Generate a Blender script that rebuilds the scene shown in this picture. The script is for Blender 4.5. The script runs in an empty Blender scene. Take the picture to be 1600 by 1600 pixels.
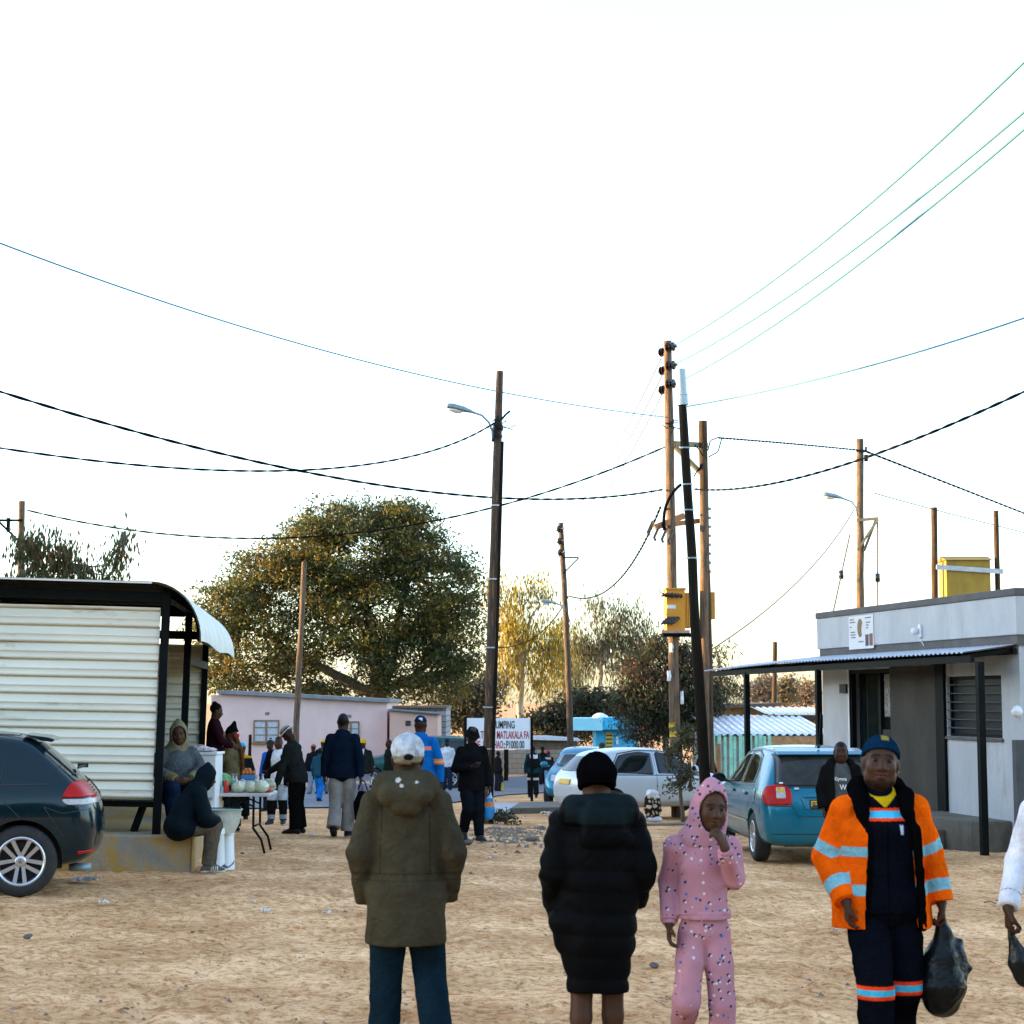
import bpy, bmesh, math, random
import numpy as np
from mathutils import Vector, Matrix
from mathutils.bvhtree import BVHTree
random.seed(7)
RNG = np.random.default_rng(11)
S = bpy.context.scene
COL = S.collection
R = math.radians
# ------------------------------------------------------------------ camera
FPX, HOR, EYE = 2800.0, 1093.0, 1.9          # focal length in photo pixels, horizon row, eye height
PITCH = math.atan((HOR - 800) / FPX)
cd = bpy.data.cameras.new('camera'); cam = bpy.data.objects.new('camera', cd); COL.objects.link(cam)
cd.sensor_width = 36; cd.lens = 36 * FPX / 1600; cd.clip_end = 3000; cd.clip_start = .1
cam.location = (0, 0, EYE); cam.rotation_euler = (math.pi / 2 + PITCH, 0, 0)
cd.dof.use_dof = True; cd.dof.focus_distance = 22; cd.dof.aperture_fstop = 8.0
S.camera = cam
# ------------------------------------------------------------------ sky, sun, exposure
SUN_EL, SUN_AZ = R(6), R(-84)                # low evening sun from the left, a little beyond the square
w = bpy.data.worlds.new('World'); S.world = w; w.use_nodes = True
nt = w.node_tree; bg = nt.nodes['Background']
sky = nt.nodes.new('ShaderNodeTexSky'); sky.sky_type = 'NISHITA'; sky.sun_disc = False
sky.sun_elevation = SUN_EL; sky.sun_rotation = SUN_AZ
sky.air_density = 1.0; sky.dust_density = 1.0; sky.ozone_density = 3.0
hs = nt.nodes.new('ShaderNodeHueSaturation'); hs.inputs['Saturation'].default_value = .72
nt.links.new(sky.outputs[0], hs.inputs['Color']); nt.links.new(hs.outputs[0], bg.inputs[0])
bg.inputs[1].default_value = .15
sl = bpy.data.lights.new('sun', 'SUN'); sl.energy = 2.7; sl.angle = R(1.0); sl.color = (1, .66, .30)
so = bpy.data.objects.new('sun', sl); COL.objects.link(so)
sd = Vector((math.sin(SUN_AZ) * math.cos(SUN_EL), math.cos(SUN_AZ) * math.cos(SUN_EL), math.sin(SUN_EL)))
so.rotation_euler = sd.to_track_quat('Z', 'Y').to_euler()
S.view_settings.view_transform = 'Standard'; S.view_settings.look = 'None'
S.view_settings.exposure = 3.08; S.view_settings.gamma = 1
S.cycles.max_bounces = 6; S.cycles.diffuse_bounces = 3; S.cycles.glossy_bounces = 3
S.cycles.transparent_max_bounces = 6; S.cycles.caustics_reflective = False

# ------------------------------------------------------------------ placing helpers
_c, _s = math.cos(PITCH), math.sin(PITCH)
def pt(px, py, Y):
    """world point seen at photo pixel (px,py) at distance Y"""
    u, v = (px - 800) / FPX, (800 - py) / FPX
    d = (u, _c - v * _s, _s + v * _c); t = Y / d[1]
    return Vector((d[0] * t, Y, EYE + d[2] * t))
_ey = np.array([0, 24, 27, 32, 36, 52, 62, 90, 160, 3000.]); _ez = np.array([0, 0, .08, .17, .31, .6, .85, 1.0, 1.3, 1.3])
_ty = np.arange(0, 700, .5); _tz = np.interp(_ty, _ey, _ez); _k = np.ones(9) / 9
_tz = np.convolve(np.pad(_tz, 4, mode='edge'), _k, 'valid')
def gz(x, y):
    x = np.asarray(x, float); y = np.asarray(y, float)
    fade = np.clip((60 - y) / 30, 0, 1)
    return .09 - .035 * np.clip(x, -6, 3.5) * fade - .0066 * np.clip(y, 0, 70) - np.interp(y, _ty, _tz)
def gp(px, py):
    """ground point under photo pixel"""
    lo, hi = 4., 400.
    for _ in range(50):
        m = (lo + hi) / 2; p = pt(px, py, m)
        if p.z > float(gz(p.x, p.y)): lo = m
        else: hi = m
    p = pt(px, py, lo); p.z = float(gz(p.x, p.y)); return p
def gd(px, Y):
    p = pt(px, 1100, Y); return Vector((p.x, Y, float(gz(p.x, Y))))

# ------------------------------------------------------------------ materials
def nn(t, kind, **kw):
    n = t.nodes.new('ShaderNode' + kind)
    for k_, v_ in kw.items():
        if k_ in n.inputs: n.inputs[k_].default_value = v_
        else: setattr(n, k_, v_)
    return n
def mat(name, col, rough=.7, metal=0., var=.25, vs=3., bump=0., bs=40., spots=None, attr=False, trans=0., coat=0., spec=.5, stretch=(1, 1, 1), fine=0.):
    """procedural material: base colour broken up by two noises, optional stains, bump"""
    m = bpy.data.materials.new(name); m.use_nodes = True; t = m.node_tree; b = t.nodes['Principled BSDF']
    b.inputs['Roughness'].default_value = rough; b.inputs['Metallic'].default_value = metal
    b.inputs['Specular IOR Level'].default_value = spec
    if coat: b.inputs['Coat Weight'].default_value = coat; b.inputs['Coat Roughness'].default_value = .04
    tc = nn(t, 'TexCoord'); mp = nn(t, 'Mapping'); mp.inputs['Scale'].default_value = stretch
    t.links.new(tc.outputs['Object'], mp.inputs[0])
    if attr:
        a = nn(t, 'VertexColor', layer_name='Col'); src = a.outputs[0]
    else:
        rgb = nn(t, 'RGB'); rgb.outputs[0].default_value = (*col, 1); src = rgb.outputs[0]
    n1 = nn(t, 'TexNoise', Scale=vs, Detail=6., Roughness=.65); t.links.new(mp.outputs[0], n1.inputs['Vector'])
    mr = nn(t, 'MapRange'); mr.inputs[1].default_value = .3; mr.inputs[2].default_value = .7
    mr.inputs[3].default_value = 1 - var; mr.inputs[4].default_value = 1 + var * .6
    t.links.new(n1.outputs[0], mr.inputs[0])
    mx = nn(t, 'Mix', data_type='RGBA', blend_type='MULTIPLY'); mx.inputs[0].default_value = 1
    t.links.new(src, mx.inputs[6]); t.links.new(mr.outputs[0], mx.inputs[7]); out = mx.outputs[2]
    if spots:
        sc, thr, scol, amt = spots
        n2 = nn(t, 'TexNoise', Scale=sc, Detail=8., Roughness=.7); t.links.new(mp.outputs[0], n2.inputs['Vector'])
        r2 = nn(t, 'MapRange'); r2.inputs[1].default_value = thr; r2.inputs[2].default_value = thr + .12
        r2.inputs[3].default_value = 0; r2.inputs[4].default_value = amt
        t.links.new(n2.outputs[0], r2.inputs[0])
        m2 = nn(t, 'Mix', data_type='RGBA'); t.links.new(r2.outputs[0], m2.inputs[0]); t.links.new(out, m2.inputs[6])
        m2.inputs[7].default_value = (*scol, 1); out = m2.outputs[2]
    t.links.new(out, b.inputs['Base Color'])
    if bump:
        n3 = nn(t, 'TexNoise', Scale=bs, Detail=5.); t.links.new(mp.outputs[0], n3.inputs['Vector'])
        bp = nn(t, 'Bump', Strength=bump, Distance=.02); t.links.new(n3.outputs[0], bp.inputs['Height'])
        t.links.new(bp.outputs[0], b.inputs['Normal'])
    if trans:
        tr = nn(t, 'BsdfTranslucent'); t.links.new(out, tr.inputs[0])
        ms = nn(t, 'MixShader'); ms.inputs[0].default_value = trans
        t.links.new(b.outputs[0], ms.inputs[1]); t.links.new(tr.outputs[0], ms.inputs[2])
        t.links.new(ms.outputs[0], t.nodes['Material Output'].inputs[0])
    return m
CLOTH = mat('cloth', (1, 1, 1), .9, var=.30, vs=7, bump=.75, bs=34, attr=True, spec=0.)
NYLON = mat('nylon', (1, 1, 1), .6, var=.15, vs=7, bump=.2, bs=90, attr=True, spec=.03)
KNIT = mat('knit', (1, 1, 1), .95, var=.3, vs=14, bump=.5, bs=320, attr=True, spec=0.)
LEATHER = mat('shoe_leather', (1, 1, 1), .55, var=.25, vs=12, bump=.2, bs=120, attr=True, spec=.15)
SKIN = mat('skin', (1, 1, 1), .5, var=.14, vs=10, bump=.06, bs=160, attr=True, spec=.14)
EYEM = mat('eye', (1, 1, 1), .25, var=.02, attr=True, spec=.2)
LEAF = mat('leaf', (1, 1, 1), .55, var=.15, vs=1.2, attr=True, trans=.35, spec=.3)
BARK = mat('bark', (.11, .085, .06), .9, var=.4, vs=3, bump=.8, bs=14)
POLE_D = mat('creosoted_pole', (.055, .034, .02), .8, var=.55, vs=4, bump=.5, bs=18, stretch=(6, 6, .6), spots=(5, .54, (.30, .13, .035), .8))
POLE_L = mat('weathered_pole', (.15, .112, .078), .9, var=.7, vs=5, bump=.8, bs=18, stretch=(6, 6, .6), spots=(3.2, .50, (.30, .13, .05), .6), spec=.1)
POLE_B = mat('dark_pole', (.013, .010, .006), .8, spec=.1,  var=.5, vs=5, bump=.4, bs=20, stretch=(6, 6, .5))
POLE_M = mat('brown_pole', (.075, .05, .03), .85, spec=.1, var=.6, vs=4, bump=.5, bs=18, stretch=(6, 6, .5), spots=(4, .6, (.3, .12, .05), .7))
CABLE = mat('cable', (.006, .006, .007), .9, var=.2, spec=.05)
WIRE = mat('bare_wire', (.085, .21, .25), .7, var=.1, spec=.1)
STEEL = mat('galvanised_steel', (.42, .45, .48), .45, metal=.6, var=.25, vs=5)
DARKST = mat('dark_painted_steel', (.006, .008, .008), .5, var=.3, vs=5, spots=(6, .64, (.05, .025, .012), .5), spec=.05)
GREYST = mat('grey_lamp_metal', (.22, .30, .34), .45, metal=.3, var=.2)
PORC = mat('brown_porcelain', (.018, .010, .007), .25, var=.2)
BLACKP = mat('black_plastic', (.009, .009, .010), .5, var=.2, spec=.2)
WHITEP = mat('white_plastic', (.72, .74, .74), .45, var=.12, vs=6, spots=(7, .62, (.4, .36, .3), .3))
GLASS = mat('dark_glass', (.008, .012, .013), .04, var=.2, vs=2, spec=.45)

# ------------------------------------------------------------------ mesh helpers
def link(o, parent=None):
    COL.objects.link(o)
    if parent is not None: o.parent = parent
    return o
def mesh_obj(name, v, f, m, parent=None, smooth=False, cols=None, auto=None):
    me = bpy.data.meshes.new(name)
    if isinstance(v, np.ndarray) and isinstance(f, np.ndarray):
        me.vertices.add(len(v)); me.vertices.foreach_set('co', np.ascontiguousarray(v, np.float32).ravel())
        n, k = f.shape
        me.loops.add(n * k); me.loops.foreach_set('vertex_index', np.ascontiguousarray(f, np.int32).ravel())
        me.polygons.add(n); me.polygons.foreach_set('loop_start', np.arange(0, n * k, k, dtype=np.int32))
        me.polygons.foreach_set('loop_total', np.full(n, k, np.int32)); me.update(calc_edges=True); me.validate()
    else:
        me.from_pydata([tuple(p) for p in v], [], [tuple(q) for q in f]); me.update()
    if cols is not None:
        a = me.color_attributes.new('Col', 'FLOAT_COLOR', 'POINT')
        c4 = np.ones((len(me.vertices), 4), np.float32); c4[:, :3] = np.asarray(cols, np.float32); a.data.foreach_set('color', c4.ravel())
    for mm in (m if isinstance(m, (list, tuple)) else [m]): me.materials.append(mm)
    if smooth: me.polygons.foreach_set('use_smooth', np.ones(len(me.polygons), bool))
    o = bpy.data.objects.new(name, me); link(o, parent)
    if auto is not None:
        md = o.modifiers.new('e', 'EDGE_SPLIT'); md.split_angle = R(auto)
    return o
class MB:
    def __init__(s): s.v = []; s.f = []; s.mi = []; s.m = 0
    def add(s, v, f):
        o = len(s.v); s.v += [Vector(p) for p in v]
        for q in f: s.f.append([i + o for i in q]); s.mi.append(s.m)
        return s
    def box(s, c, d, rot=None):
        c = Vector(c); hx, hy, hz = d[0] / 2, d[1] / 2, d[2] / 2
        v = [Vector((x, y, z)) for x in (-hx, hx) for y in (-hy, hy) for z in (-hz, hz)]
        if rot is not None: v = [rot @ p for p in v]
        return s.add([p + c for p in v], [(0, 1, 3, 2), (4, 6, 7, 5), (0, 4, 5, 1), (2, 3, 7, 6), (0, 2, 6, 4), (1, 5, 7, 3)])
    def span(s, x0, x1, y0, y1, z0, z1):
        return s.box(((x0 + x1) / 2, (y0 + y1) / 2, (z0 + z1) / 2), (abs(x1 - x0), abs(y1 - y0), abs(z1 - z0)))
    def bar(s, a, b, w_, h_, up=(0, 0, 1)):
        a, b = Vector(a), Vector(b); d = (b - a); L = d.length; d.normalize(); u = Vector(up)
        if abs(d.dot(u)) > .98: u = Vector((0, 1, 0))
        x = d.cross(u).normalized(); z = x.cross(d)
        return s.box((a + b) / 2, (w_, L, h_), Matrix((x, d, z)).transposed())
    def tube(s, pts, r, n=10, caps=True):
        pts = [Vector(p) for p in pts]; rs = r if isinstance(r, (list, tuple)) else [r] * len(pts)
        v = []; f = []; prev = None
        for i, p in enumerate(pts):
            d = (pts[min(i + 1, len(pts) - 1)] - pts[max(i - 1, 0)]).normalized()
            if prev is None:
                u = Vector((0, 0, 1)) if abs(d.z) < .9 else Vector((1, 0, 0))
                x = d.cross(u).normalized()
            else: x = (prev - d * prev.dot(d)).normalized()
            prev = x; y = d.cross(x)
            for j in range(n):
                a = 2 * math.pi * j / n; v.append(p + (x * math.cos(a) + y * math.sin(a)) * rs[i])
        for i in range(len(pts) - 1):
            for j in range(n):
                j2 = (j + 1) % n; f.append((i * n + j, i * n + j2, (i + 1) * n + j2, (i + 1) * n + j))
        if caps: f.append(tuple(range(n - 1, -1, -1))); f.append(tuple(range((len(pts) - 1) * n, len(pts) * n)))
        return s.add(v, f)
    def lathe(s, prof, c=(0, 0, 0), n=20, ax=None, cap=True):
        """prof: (radius, height) list, turned about z (or the axis matrix ax)"""
        v = []; f = []; c = Vector(c)
        for r_, z in prof:
            for j in range(n):
                a = 2 * math.pi * j / n; p = Vector((r_ * math.cos(a), r_ * math.sin(a), z))
                v.append((ax @ p if ax is not None else p) + c)
        for i in range(len(prof) - 1):
            for j in range(n):
                j2 = (j + 1) % n; f.append((i * n + j, i * n + j2, (i + 1) * n + j2, (i + 1) * n + j))
        if cap: f.append(tuple(range(n - 1, -1, -1))); f.append(tuple(range((len(prof) - 1) * n, len(prof) * n)))
        return s.add(v, f)
    def prism(s, poly, y0, y1, fr=None):
        """polygon in (x,z), extruded along y; fr = function mapping a point"""
        n = len(poly); v = [Vector((x, y0, z)) for x, z in poly] + [Vector((x, y1, z)) for x, z in poly]
        if fr: v = [fr(p) for p in v]
        f = [tuple(range(n)), tuple(range(2 * n - 1, n - 1, -1))] + [(i, i + n, (i + 1) % n + n, (i + 1) % n) for i in range(n)]
        return s.add(v, f)
    def build(s, name, m, parent=None, smooth=False, bevel=0, auto=None):
        o = mesh_obj(name, s.v, s.f, m, parent, smooth, auto=auto)
        if isinstance(m, (list, tuple)): o.data.polygons.foreach_set('material_index', s.mi)
        bm = bmesh.new(); bm.from_mesh(o.data); bmesh.ops.recalc_face_normals(bm, faces=bm.faces); bm.to_mesh(o.data); bm.free()
        if bevel:
            md = o.modifiers.new('b', 'BEVEL'); md.width = bevel; md.segments = 2; md.limit_method = 'ANGLE'
        return o
def empty(name, loc=(0, 0, 0), rz=0, rot=None):
    o = bpy.data.objects.new(name, None); o.empty_display_size = .2; link(o)
    o.location = loc; o.rotation_euler = rot if rot else (0, 0, rz); return o
def tag(o, label, cat=None, group=None, kind=None):
    if label: o['label'] = label
    if cat: o['category'] = cat
    if group: o['group'] = group
    if kind: o['kind'] = kind
    return o
def clone(o, parent=None, kids=None):
    c = o.copy(); COL.objects.link(c)
    if parent is not None: c.parent = parent
    for ch in list(o.children): clone(ch, c)
    return c
_lat = RNG.random((256, 256))
def vnoise(x, y):
    xi = np.floor(x).astype(int); yi = np.floor(y).astype(int); fx = x - xi; fy = y - yi
    fx = fx * fx * (3 - 2 * fx); fy = fy * fy * (3 - 2 * fy)
    a = _lat[xi & 255, yi & 255]; b = _lat[(xi + 1) & 255, yi & 255]; c = _lat[xi & 255, (yi + 1) & 255]; d = _lat[(xi + 1) & 255, (yi + 1) & 255]
    return (a * (1 - fx) + b * fx) * (1 - fy) + (c * (1 - fx) + d * fx) * fy
def fbm(x, y, o=4):
    r = 0; a = .5
    for i in range(o): r = r + a * vnoise(x * 2 ** i + 17 * i, y * 2 ** i + 31 * i); a /= 2
    return r
def grid_faces(nx, ny):
    i, j = np.meshgrid(np.arange(nx - 1), np.arange(ny - 1), indexing='ij'); a = (i * ny + j).ravel()
    return np.stack([a, a + ny, a + ny + 1, a + 1], 1)
def text_mesh(name, s, size, m, parent, M, sx=1., thick=.002, align='LEFT'):
    cu = bpy.data.curves.new(name, 'FONT'); cu.body = s; cu.size = size; cu.extrude = thick; cu.align_x = align; cu.offset = size * .012
    t = bpy.data.objects.new(name, cu); COL.objects.link(t)
    dg = bpy.context.evaluated_depsgraph_get(); me = bpy.data.meshes.new_from_object(t.evaluated_get(dg))
    bpy.data.objects.remove(t); me.transform(Matrix.Diagonal((sx, 1, 1, 1))); me.transform(M); me.materials.clear(); me.materials.append(m)
    o = bpy.data.objects.new(name, me); return link(o, parent)

# ------------------------------------------------------------------ the ground
def axis_pts(lo, hi, step, far, g=1.12):
    a = list(np.arange(lo, hi, step)); s_ = step; x = hi
    while x < far: a.append(x); s_ *= g; x += s_
    a.append(far); return a
_xs = list(np.arange(0, 5.5, .055)) + axis_pts(5.5, 11, .11, 900); xs = np.array([-x for x in _xs[:0:-1]] + _xs)
ys = np.array([-80, -20, -5, 0, 3] + list(np.arange(5, 17, .045)) + list(np.arange(17, 34, .09)) + axis_pts(34, 72, .22, 1500))
GX, GY = np.meshgrid(xs, ys, indexing='ij')
def bumps(x, y):
    near = np.clip((48 - y) / 18, 0, 1) * np.clip((13.5 - np.abs(x)) / 2.5, 0, 1)
    b = (fbm(x * 1.1, y * 1.1) - .5) * .05 + (fbm(x * 6.2 + 9, y * 6.2) - .5) * .022 - np.clip(fbm(x * 4.6 + 40, y * 3.9 + 7, 2) - .47, 0, 1) * .055 + (np.abs(fbm(x * 9 + 3, y * 9, 2) - .38)) * .02
    return b * near
GZ = gz(GX, GY) + bumps(GX, GY)
for _ in range(1500):                          # footprints and scuffs trodden into the sand
    fy_ = 6 + 18 * RNG.random() ** .8; fx_ = RNG.uniform(-.31, .31) * fy_; a_ = RNG.normal() * .5 + (math.pi / 2 if RNG.random() < .25 else 0); L_, W_ = RNG.uniform(.11, .19), RNG.uniform(.05, .08)
    i0, i1 = np.searchsorted(xs, (fx_ - .3, fx_ + .3)); j0, j1 = np.searchsorted(ys, (fy_ - .3, fy_ + .3)); dx_, dy_ = GX[i0:i1, j0:j1] - fx_, GY[i0:i1, j0:j1] - fy_
    q_ = ((dx_ * math.sin(a_) + dy_ * math.cos(a_)) / L_) ** 2 + ((dx_ * math.cos(a_) - dy_ * math.sin(a_)) / W_) ** 2; GZ[i0:i1, j0:j1] += .013 * (-np.exp(-q_ ** 2) + .55 * np.exp(-(q_ - 2.2) ** 2))
for x0_, b0_, c0_ in ((-2.2, .02, .012), (-.75, .02, .012), (2.6, -.05, .004), (1.2, -.05, .004)):   # tyre tracks
    d_ = np.abs(GX - (x0_ + b0_ * (GY - 8) + c0_ * (GY - 12) ** 2)); GZ += np.where((GY > 4) & (GY < 27), .016 * (-np.exp(-(d_ / .09) ** 4) + .6 * np.exp(-((d_ - .15) / .05) ** 2)), 0)
def dirt_mat():
    m = bpy.data.materials.new('sandy_dirt'); m.use_nodes = True; t = m.node_tree; b = t.nodes['Principled BSDF']
    b.inputs['Roughness'].default_value = .95; b.inputs['Specular IOR Level'].default_value = .15
    tc = nn(t, 'TexCoord'); L = t.links.new
    def noise(sc, det=6., rg=.6, stretch=None):
        n = nn(t, 'TexNoise', Scale=sc, Detail=det, Roughness=rg)
        if stretch:
            mp = nn(t, 'Mapping'); mp.inputs['Scale'].default_value = stretch; L(tc.outputs['Object'], mp.inputs[0]); L(mp.outputs[0], n.inputs['Vector'])
        else: L(tc.outputs['Object'], n.inputs['Vector'])
        return n.outputs[0]
    def ramp(src, a, b_, ca, cb):
        r = nn(t, 'ValToRGB'); e = r.color_ramp.elements; e[0].position = a; e[1].position = b_; e[0].color = (*ca, 1); e[1].color = (*cb, 1)
        L(src, r.inputs[0]); return r.outputs[0]
    def mix(fac, a, b_, mode='MIX', f=None):
        x = nn(t, 'Mix', data_type='RGBA', blend_type=mode)
        if f is not None: x.inputs[0].default_value = f
        else: L(fac, x.inputs[0])
        L(a, x.inputs[6]); L(b_, x.inputs[7]); return x.outputs[2]
    base = ramp(noise(.5, 8, .65), .35, .66, (.57, .27, .094), (.84, .50, .24))
    pale = ramp(noise(8.5, 8, .68), .36, .62, (.43, .19, .064), (.92, .61, .35))
    c = mix(None, base, pale, f=.50)
    worn = ramp(noise(.8, 5, .6), .42, .62, (.80, .74, .66), (1.14, 1.14, 1.15)); c = mix(None, c, worn, 'MULTIPLY', 1.)
    sp = ramp(noise(17, 6, .75), .36, .50, (.42, .33, .25), (1, 1, 1)); c = mix(None, c, sp, 'MULTIPLY', .75)
    sp2 = ramp(noise(60, 3, .6), .34, .42, (.30, .24, .2), (1, 1, 1)); c = mix(None, c, sp2, 'MULTIPLY', .6)
    L(c, b.inputs['Base Color'])
    bp = nn(t, 'Bump', Strength=.55, Distance=.04); L(noise(11, 9, .72), bp.inputs['Height']); L(bp.outputs[0], b.inputs['Normal'])
    return m
DIRT = dirt_mat()
g = mesh_obj('ground', np.stack([GX, GY, GZ], -1).reshape(-1, 3), grid_faces(len(xs), len(ys)), DIRT, smooth=True)
g['kind'] = 'structure'
# asphalt road: strip laid over the ground between two pixel lines turned into ground lines
ASPH = mat('asphalt', (.13, .135, .15), .85, var=.25, vs=1.5, bump=.3, bs=80, spots=(2.2, .58, (.28, .2, .13), .5))
near_l = [gp(-500, 1268), gp(150, 1266), gp(400, 1264), gp(560, 1262), gp(700, 1256), gp(790, 1243), gp(900, 1236), gp(1400, 1224), gp(2300, 1212)]
far_l = [gp(-500, 1236), gp(150, 1235), gp(400, 1233), gp(560, 1231), gp(700, 1226), gp(790, 1215), gp(900, 1209), gp(1400, 1200), gp(2300, 1190)]
def resample(P, n):
    P = [Vector(p) for p in P]; o = []
    for i in range(n):
        t = i / (n - 1) * (len(P) - 1); k = min(int(t), len(P) - 2); o.append(P[k].lerp(P[k + 1], t - k))
    return o
A_, B_ = resample(near_l, 90), resample(far_l, 90); rv = []; NV = 14
for a, b in zip(A_, B_):
    for j in range(NV):
        p = a.lerp(b, j / (NV - 1)); z = float(gz(p.x, p.y) + bumps(p.x, p.y)); rv.append((p.x, p.y, z + .03 + .02 * math.sin(math.pi * j / (NV - 1))))
rd = mesh_obj('road', np.array(rv), grid_faces(90, NV), ASPH, smooth=True); rd['kind'] = 'structure'
# ------------------------------------------------------------------ implicit surfaces for bodies and clothes
f32 = np.float32
class Field:
    def __init__(s): s.ops = []; s.post = []
    def _ab(s, P, r, k):
        P = np.asarray(P, float); return P.min(0) - r - k, P.max(0) + r + k
    def ell(s, c, r, M=None, k=.02, op='u'):
        """ellipsoid, axes given by the columns of M"""
        M = np.eye(3) if M is None else np.asarray(M); c = np.asarray(c, float); r = np.asarray(r, float)
        def fn(X, Y, Z):
            x, y, z = X - c[0], Y - c[1], Z - c[2]
            q = [(x * M[0, i] + y * M[1, i] + z * M[2, i]) / r[i] for i in range(3)]
            return ((np.sqrt(q[0] ** 2 + q[1] ** 2 + q[2] ** 2) - 1) * r.min()).astype(f32)
        s.ops.append((op, fn, k, *s._ab([c], r.max(), k))); return s
    def seg(s, a, b, ra, rb, side=(1, 0, 0), k=.02, f0=False, f1=False, op='u'):
        a, b = np.asarray(a, float), np.asarray(b, float); ra = np.broadcast_to(np.asarray(ra, float), 2); rb = np.broadcast_to(np.asarray(rb, float), 2)
        d = b - a; L = np.linalg.norm(d) + 1e-9; d = d / L; sd_ = np.asarray(side, float); sd_ = sd_ - d * sd_.dot(d)
        if np.linalg.norm(sd_) < .05: sd_ = np.cross(d, (0, 1, 0.01))
        sd_ /= np.linalg.norm(sd_); fr = np.cross(d, sd_)
        def fn(X, Y, Z):
            x, y, z = X - a[0], Y - a[1], Z - a[2]
            ax = x * d[0] + y * d[1] + z * d[2]; t = np.clip(ax / L, 0, 1)
            u = x * sd_[0] + y * sd_[1] + z * sd_[2]; v = x * fr[0] + y * fr[1] + z * fr[2]; e = ax - t * L
            rx = ra[0] + (rb[0] - ra[0]) * t; ry = ra[1] + (rb[1] - ra[1]) * t; rm = np.minimum(rx, ry)
            q = (np.sqrt((u / rx) ** 2 + (v / ry) ** 2 + (e / rm) ** 2) - 1) * rm
            if f0: q = np.maximum(q, -ax)
            if f1: q = np.maximum(q, ax - L)
            return q.astype(f32)
        s.ops.append((op, fn, k, *s._ab([a, b], max(ra.max(), rb.max()), k))); return s
    def chain(s, pts, rs, side=(1, 0, 0), k=.02, f0=False, f1=False):
        n = len(pts)
        for i in range(n - 1):
            s.seg(pts[i], pts[i + 1], rs[i], rs[i + 1], side, k if i == 0 else min(k, .012), f0 and i == 0, f1 and i == n - 2)
        return s
    def cut(s, p, n):
        """keep what lies on the side the normal points away from"""
        p = np.asarray(p, float); n = np.asarray(n, float); n = n / np.linalg.norm(n)
        s.post.append(lambda X, Y, Z, D: np.maximum(D, ((X - p[0]) * n[0] + (Y - p[1]) * n[1] + (Z - p[2]) * n[2]).astype(f32))); return s
    def disp(s, fn): s.post.append(lambda X, Y, Z, D: D + fn(X, Y, Z).astype(f32)); return s
    def sub(s, other):
        s.post.append(('sub', other)); return s
    def _eval(s, X, Y, Z, lo, h, shp):
        D = np.full(shp, .6, f32)
        for op, fn, k, a, b in s.ops:
            i0 = np.maximum(np.floor((a - lo) / h).astype(int) - 2, 0); i1 = np.minimum(np.ceil((b - lo) / h).astype(int) + 3, shp)
            if (i1 <= i0).any(): continue
            sl_ = tuple(slice(p, q) for p, q in zip(i0, i1))
            d = fn(X[sl_[0]], Y[:, sl_[1]], Z[:, :, sl_[2]]); D0 = D[sl_]
            if op == 'u':
                t = np.clip(.5 + .5 * (D0 - d) / k, 0, 1); D[sl_] = D0 + (d - D0) * t - k * t * (1 - t)
            else:
                d = -d; t = np.clip(.5 - .5 * (D0 - d) / k, 0, 1); D[sl_] = D0 + (d - D0) * t + k * t * (1 - t)
        for p in s.post:
            if isinstance(p, tuple): D = np.maximum(D, -p[1]._eval(X, Y, Z, lo, h, shp))
            else: D = p(X, Y, Z, D)
        return D
    def surface(s, h, pad=.03):
        u = [o for o in s.ops if o[0] == 'u']
        lo = np.min([o[3] for o in u], 0) - pad; hi = np.max([o[4] for o in u], 0) + pad
        shp = np.ceil((hi - lo) / h).astype(int) + 1
        X = (lo[0] + h * np.arange(shp[0]))[:, None, None]; Y = (lo[1] + h * np.arange(shp[1]))[None, :, None]; Z = (lo[2] + h * np.arange(shp[2]))[None, None, :]
        return surf_nets(s._eval(X, Y, Z, lo, h, shp), lo, h)
    def mesh(s, name, h, m, parent, colf=None, relax=1):
        V, F = s.surface(h)
        if relax and len(F):
            for _ in range(relax):
                acc = np.zeros_like(V); cnt = np.zeros(len(V))
                for i in range(4):
                    np.add.at(acc, F[:, i], V[F[:, (i + 1) % 4]] + V[F[:, (i + 3) % 4]]); np.add.at(cnt, F[:, i], 2)
                V = V * .5 + .5 * acc / np.maximum(cnt, 1)[:, None]
        c = colf(V) if callable(colf) else np.tile(np.asarray(colf if colf is not None else (1, 1, 1), float), (len(V), 1))
        return mesh_obj(name, V, F, m, parent, True, c)
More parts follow.
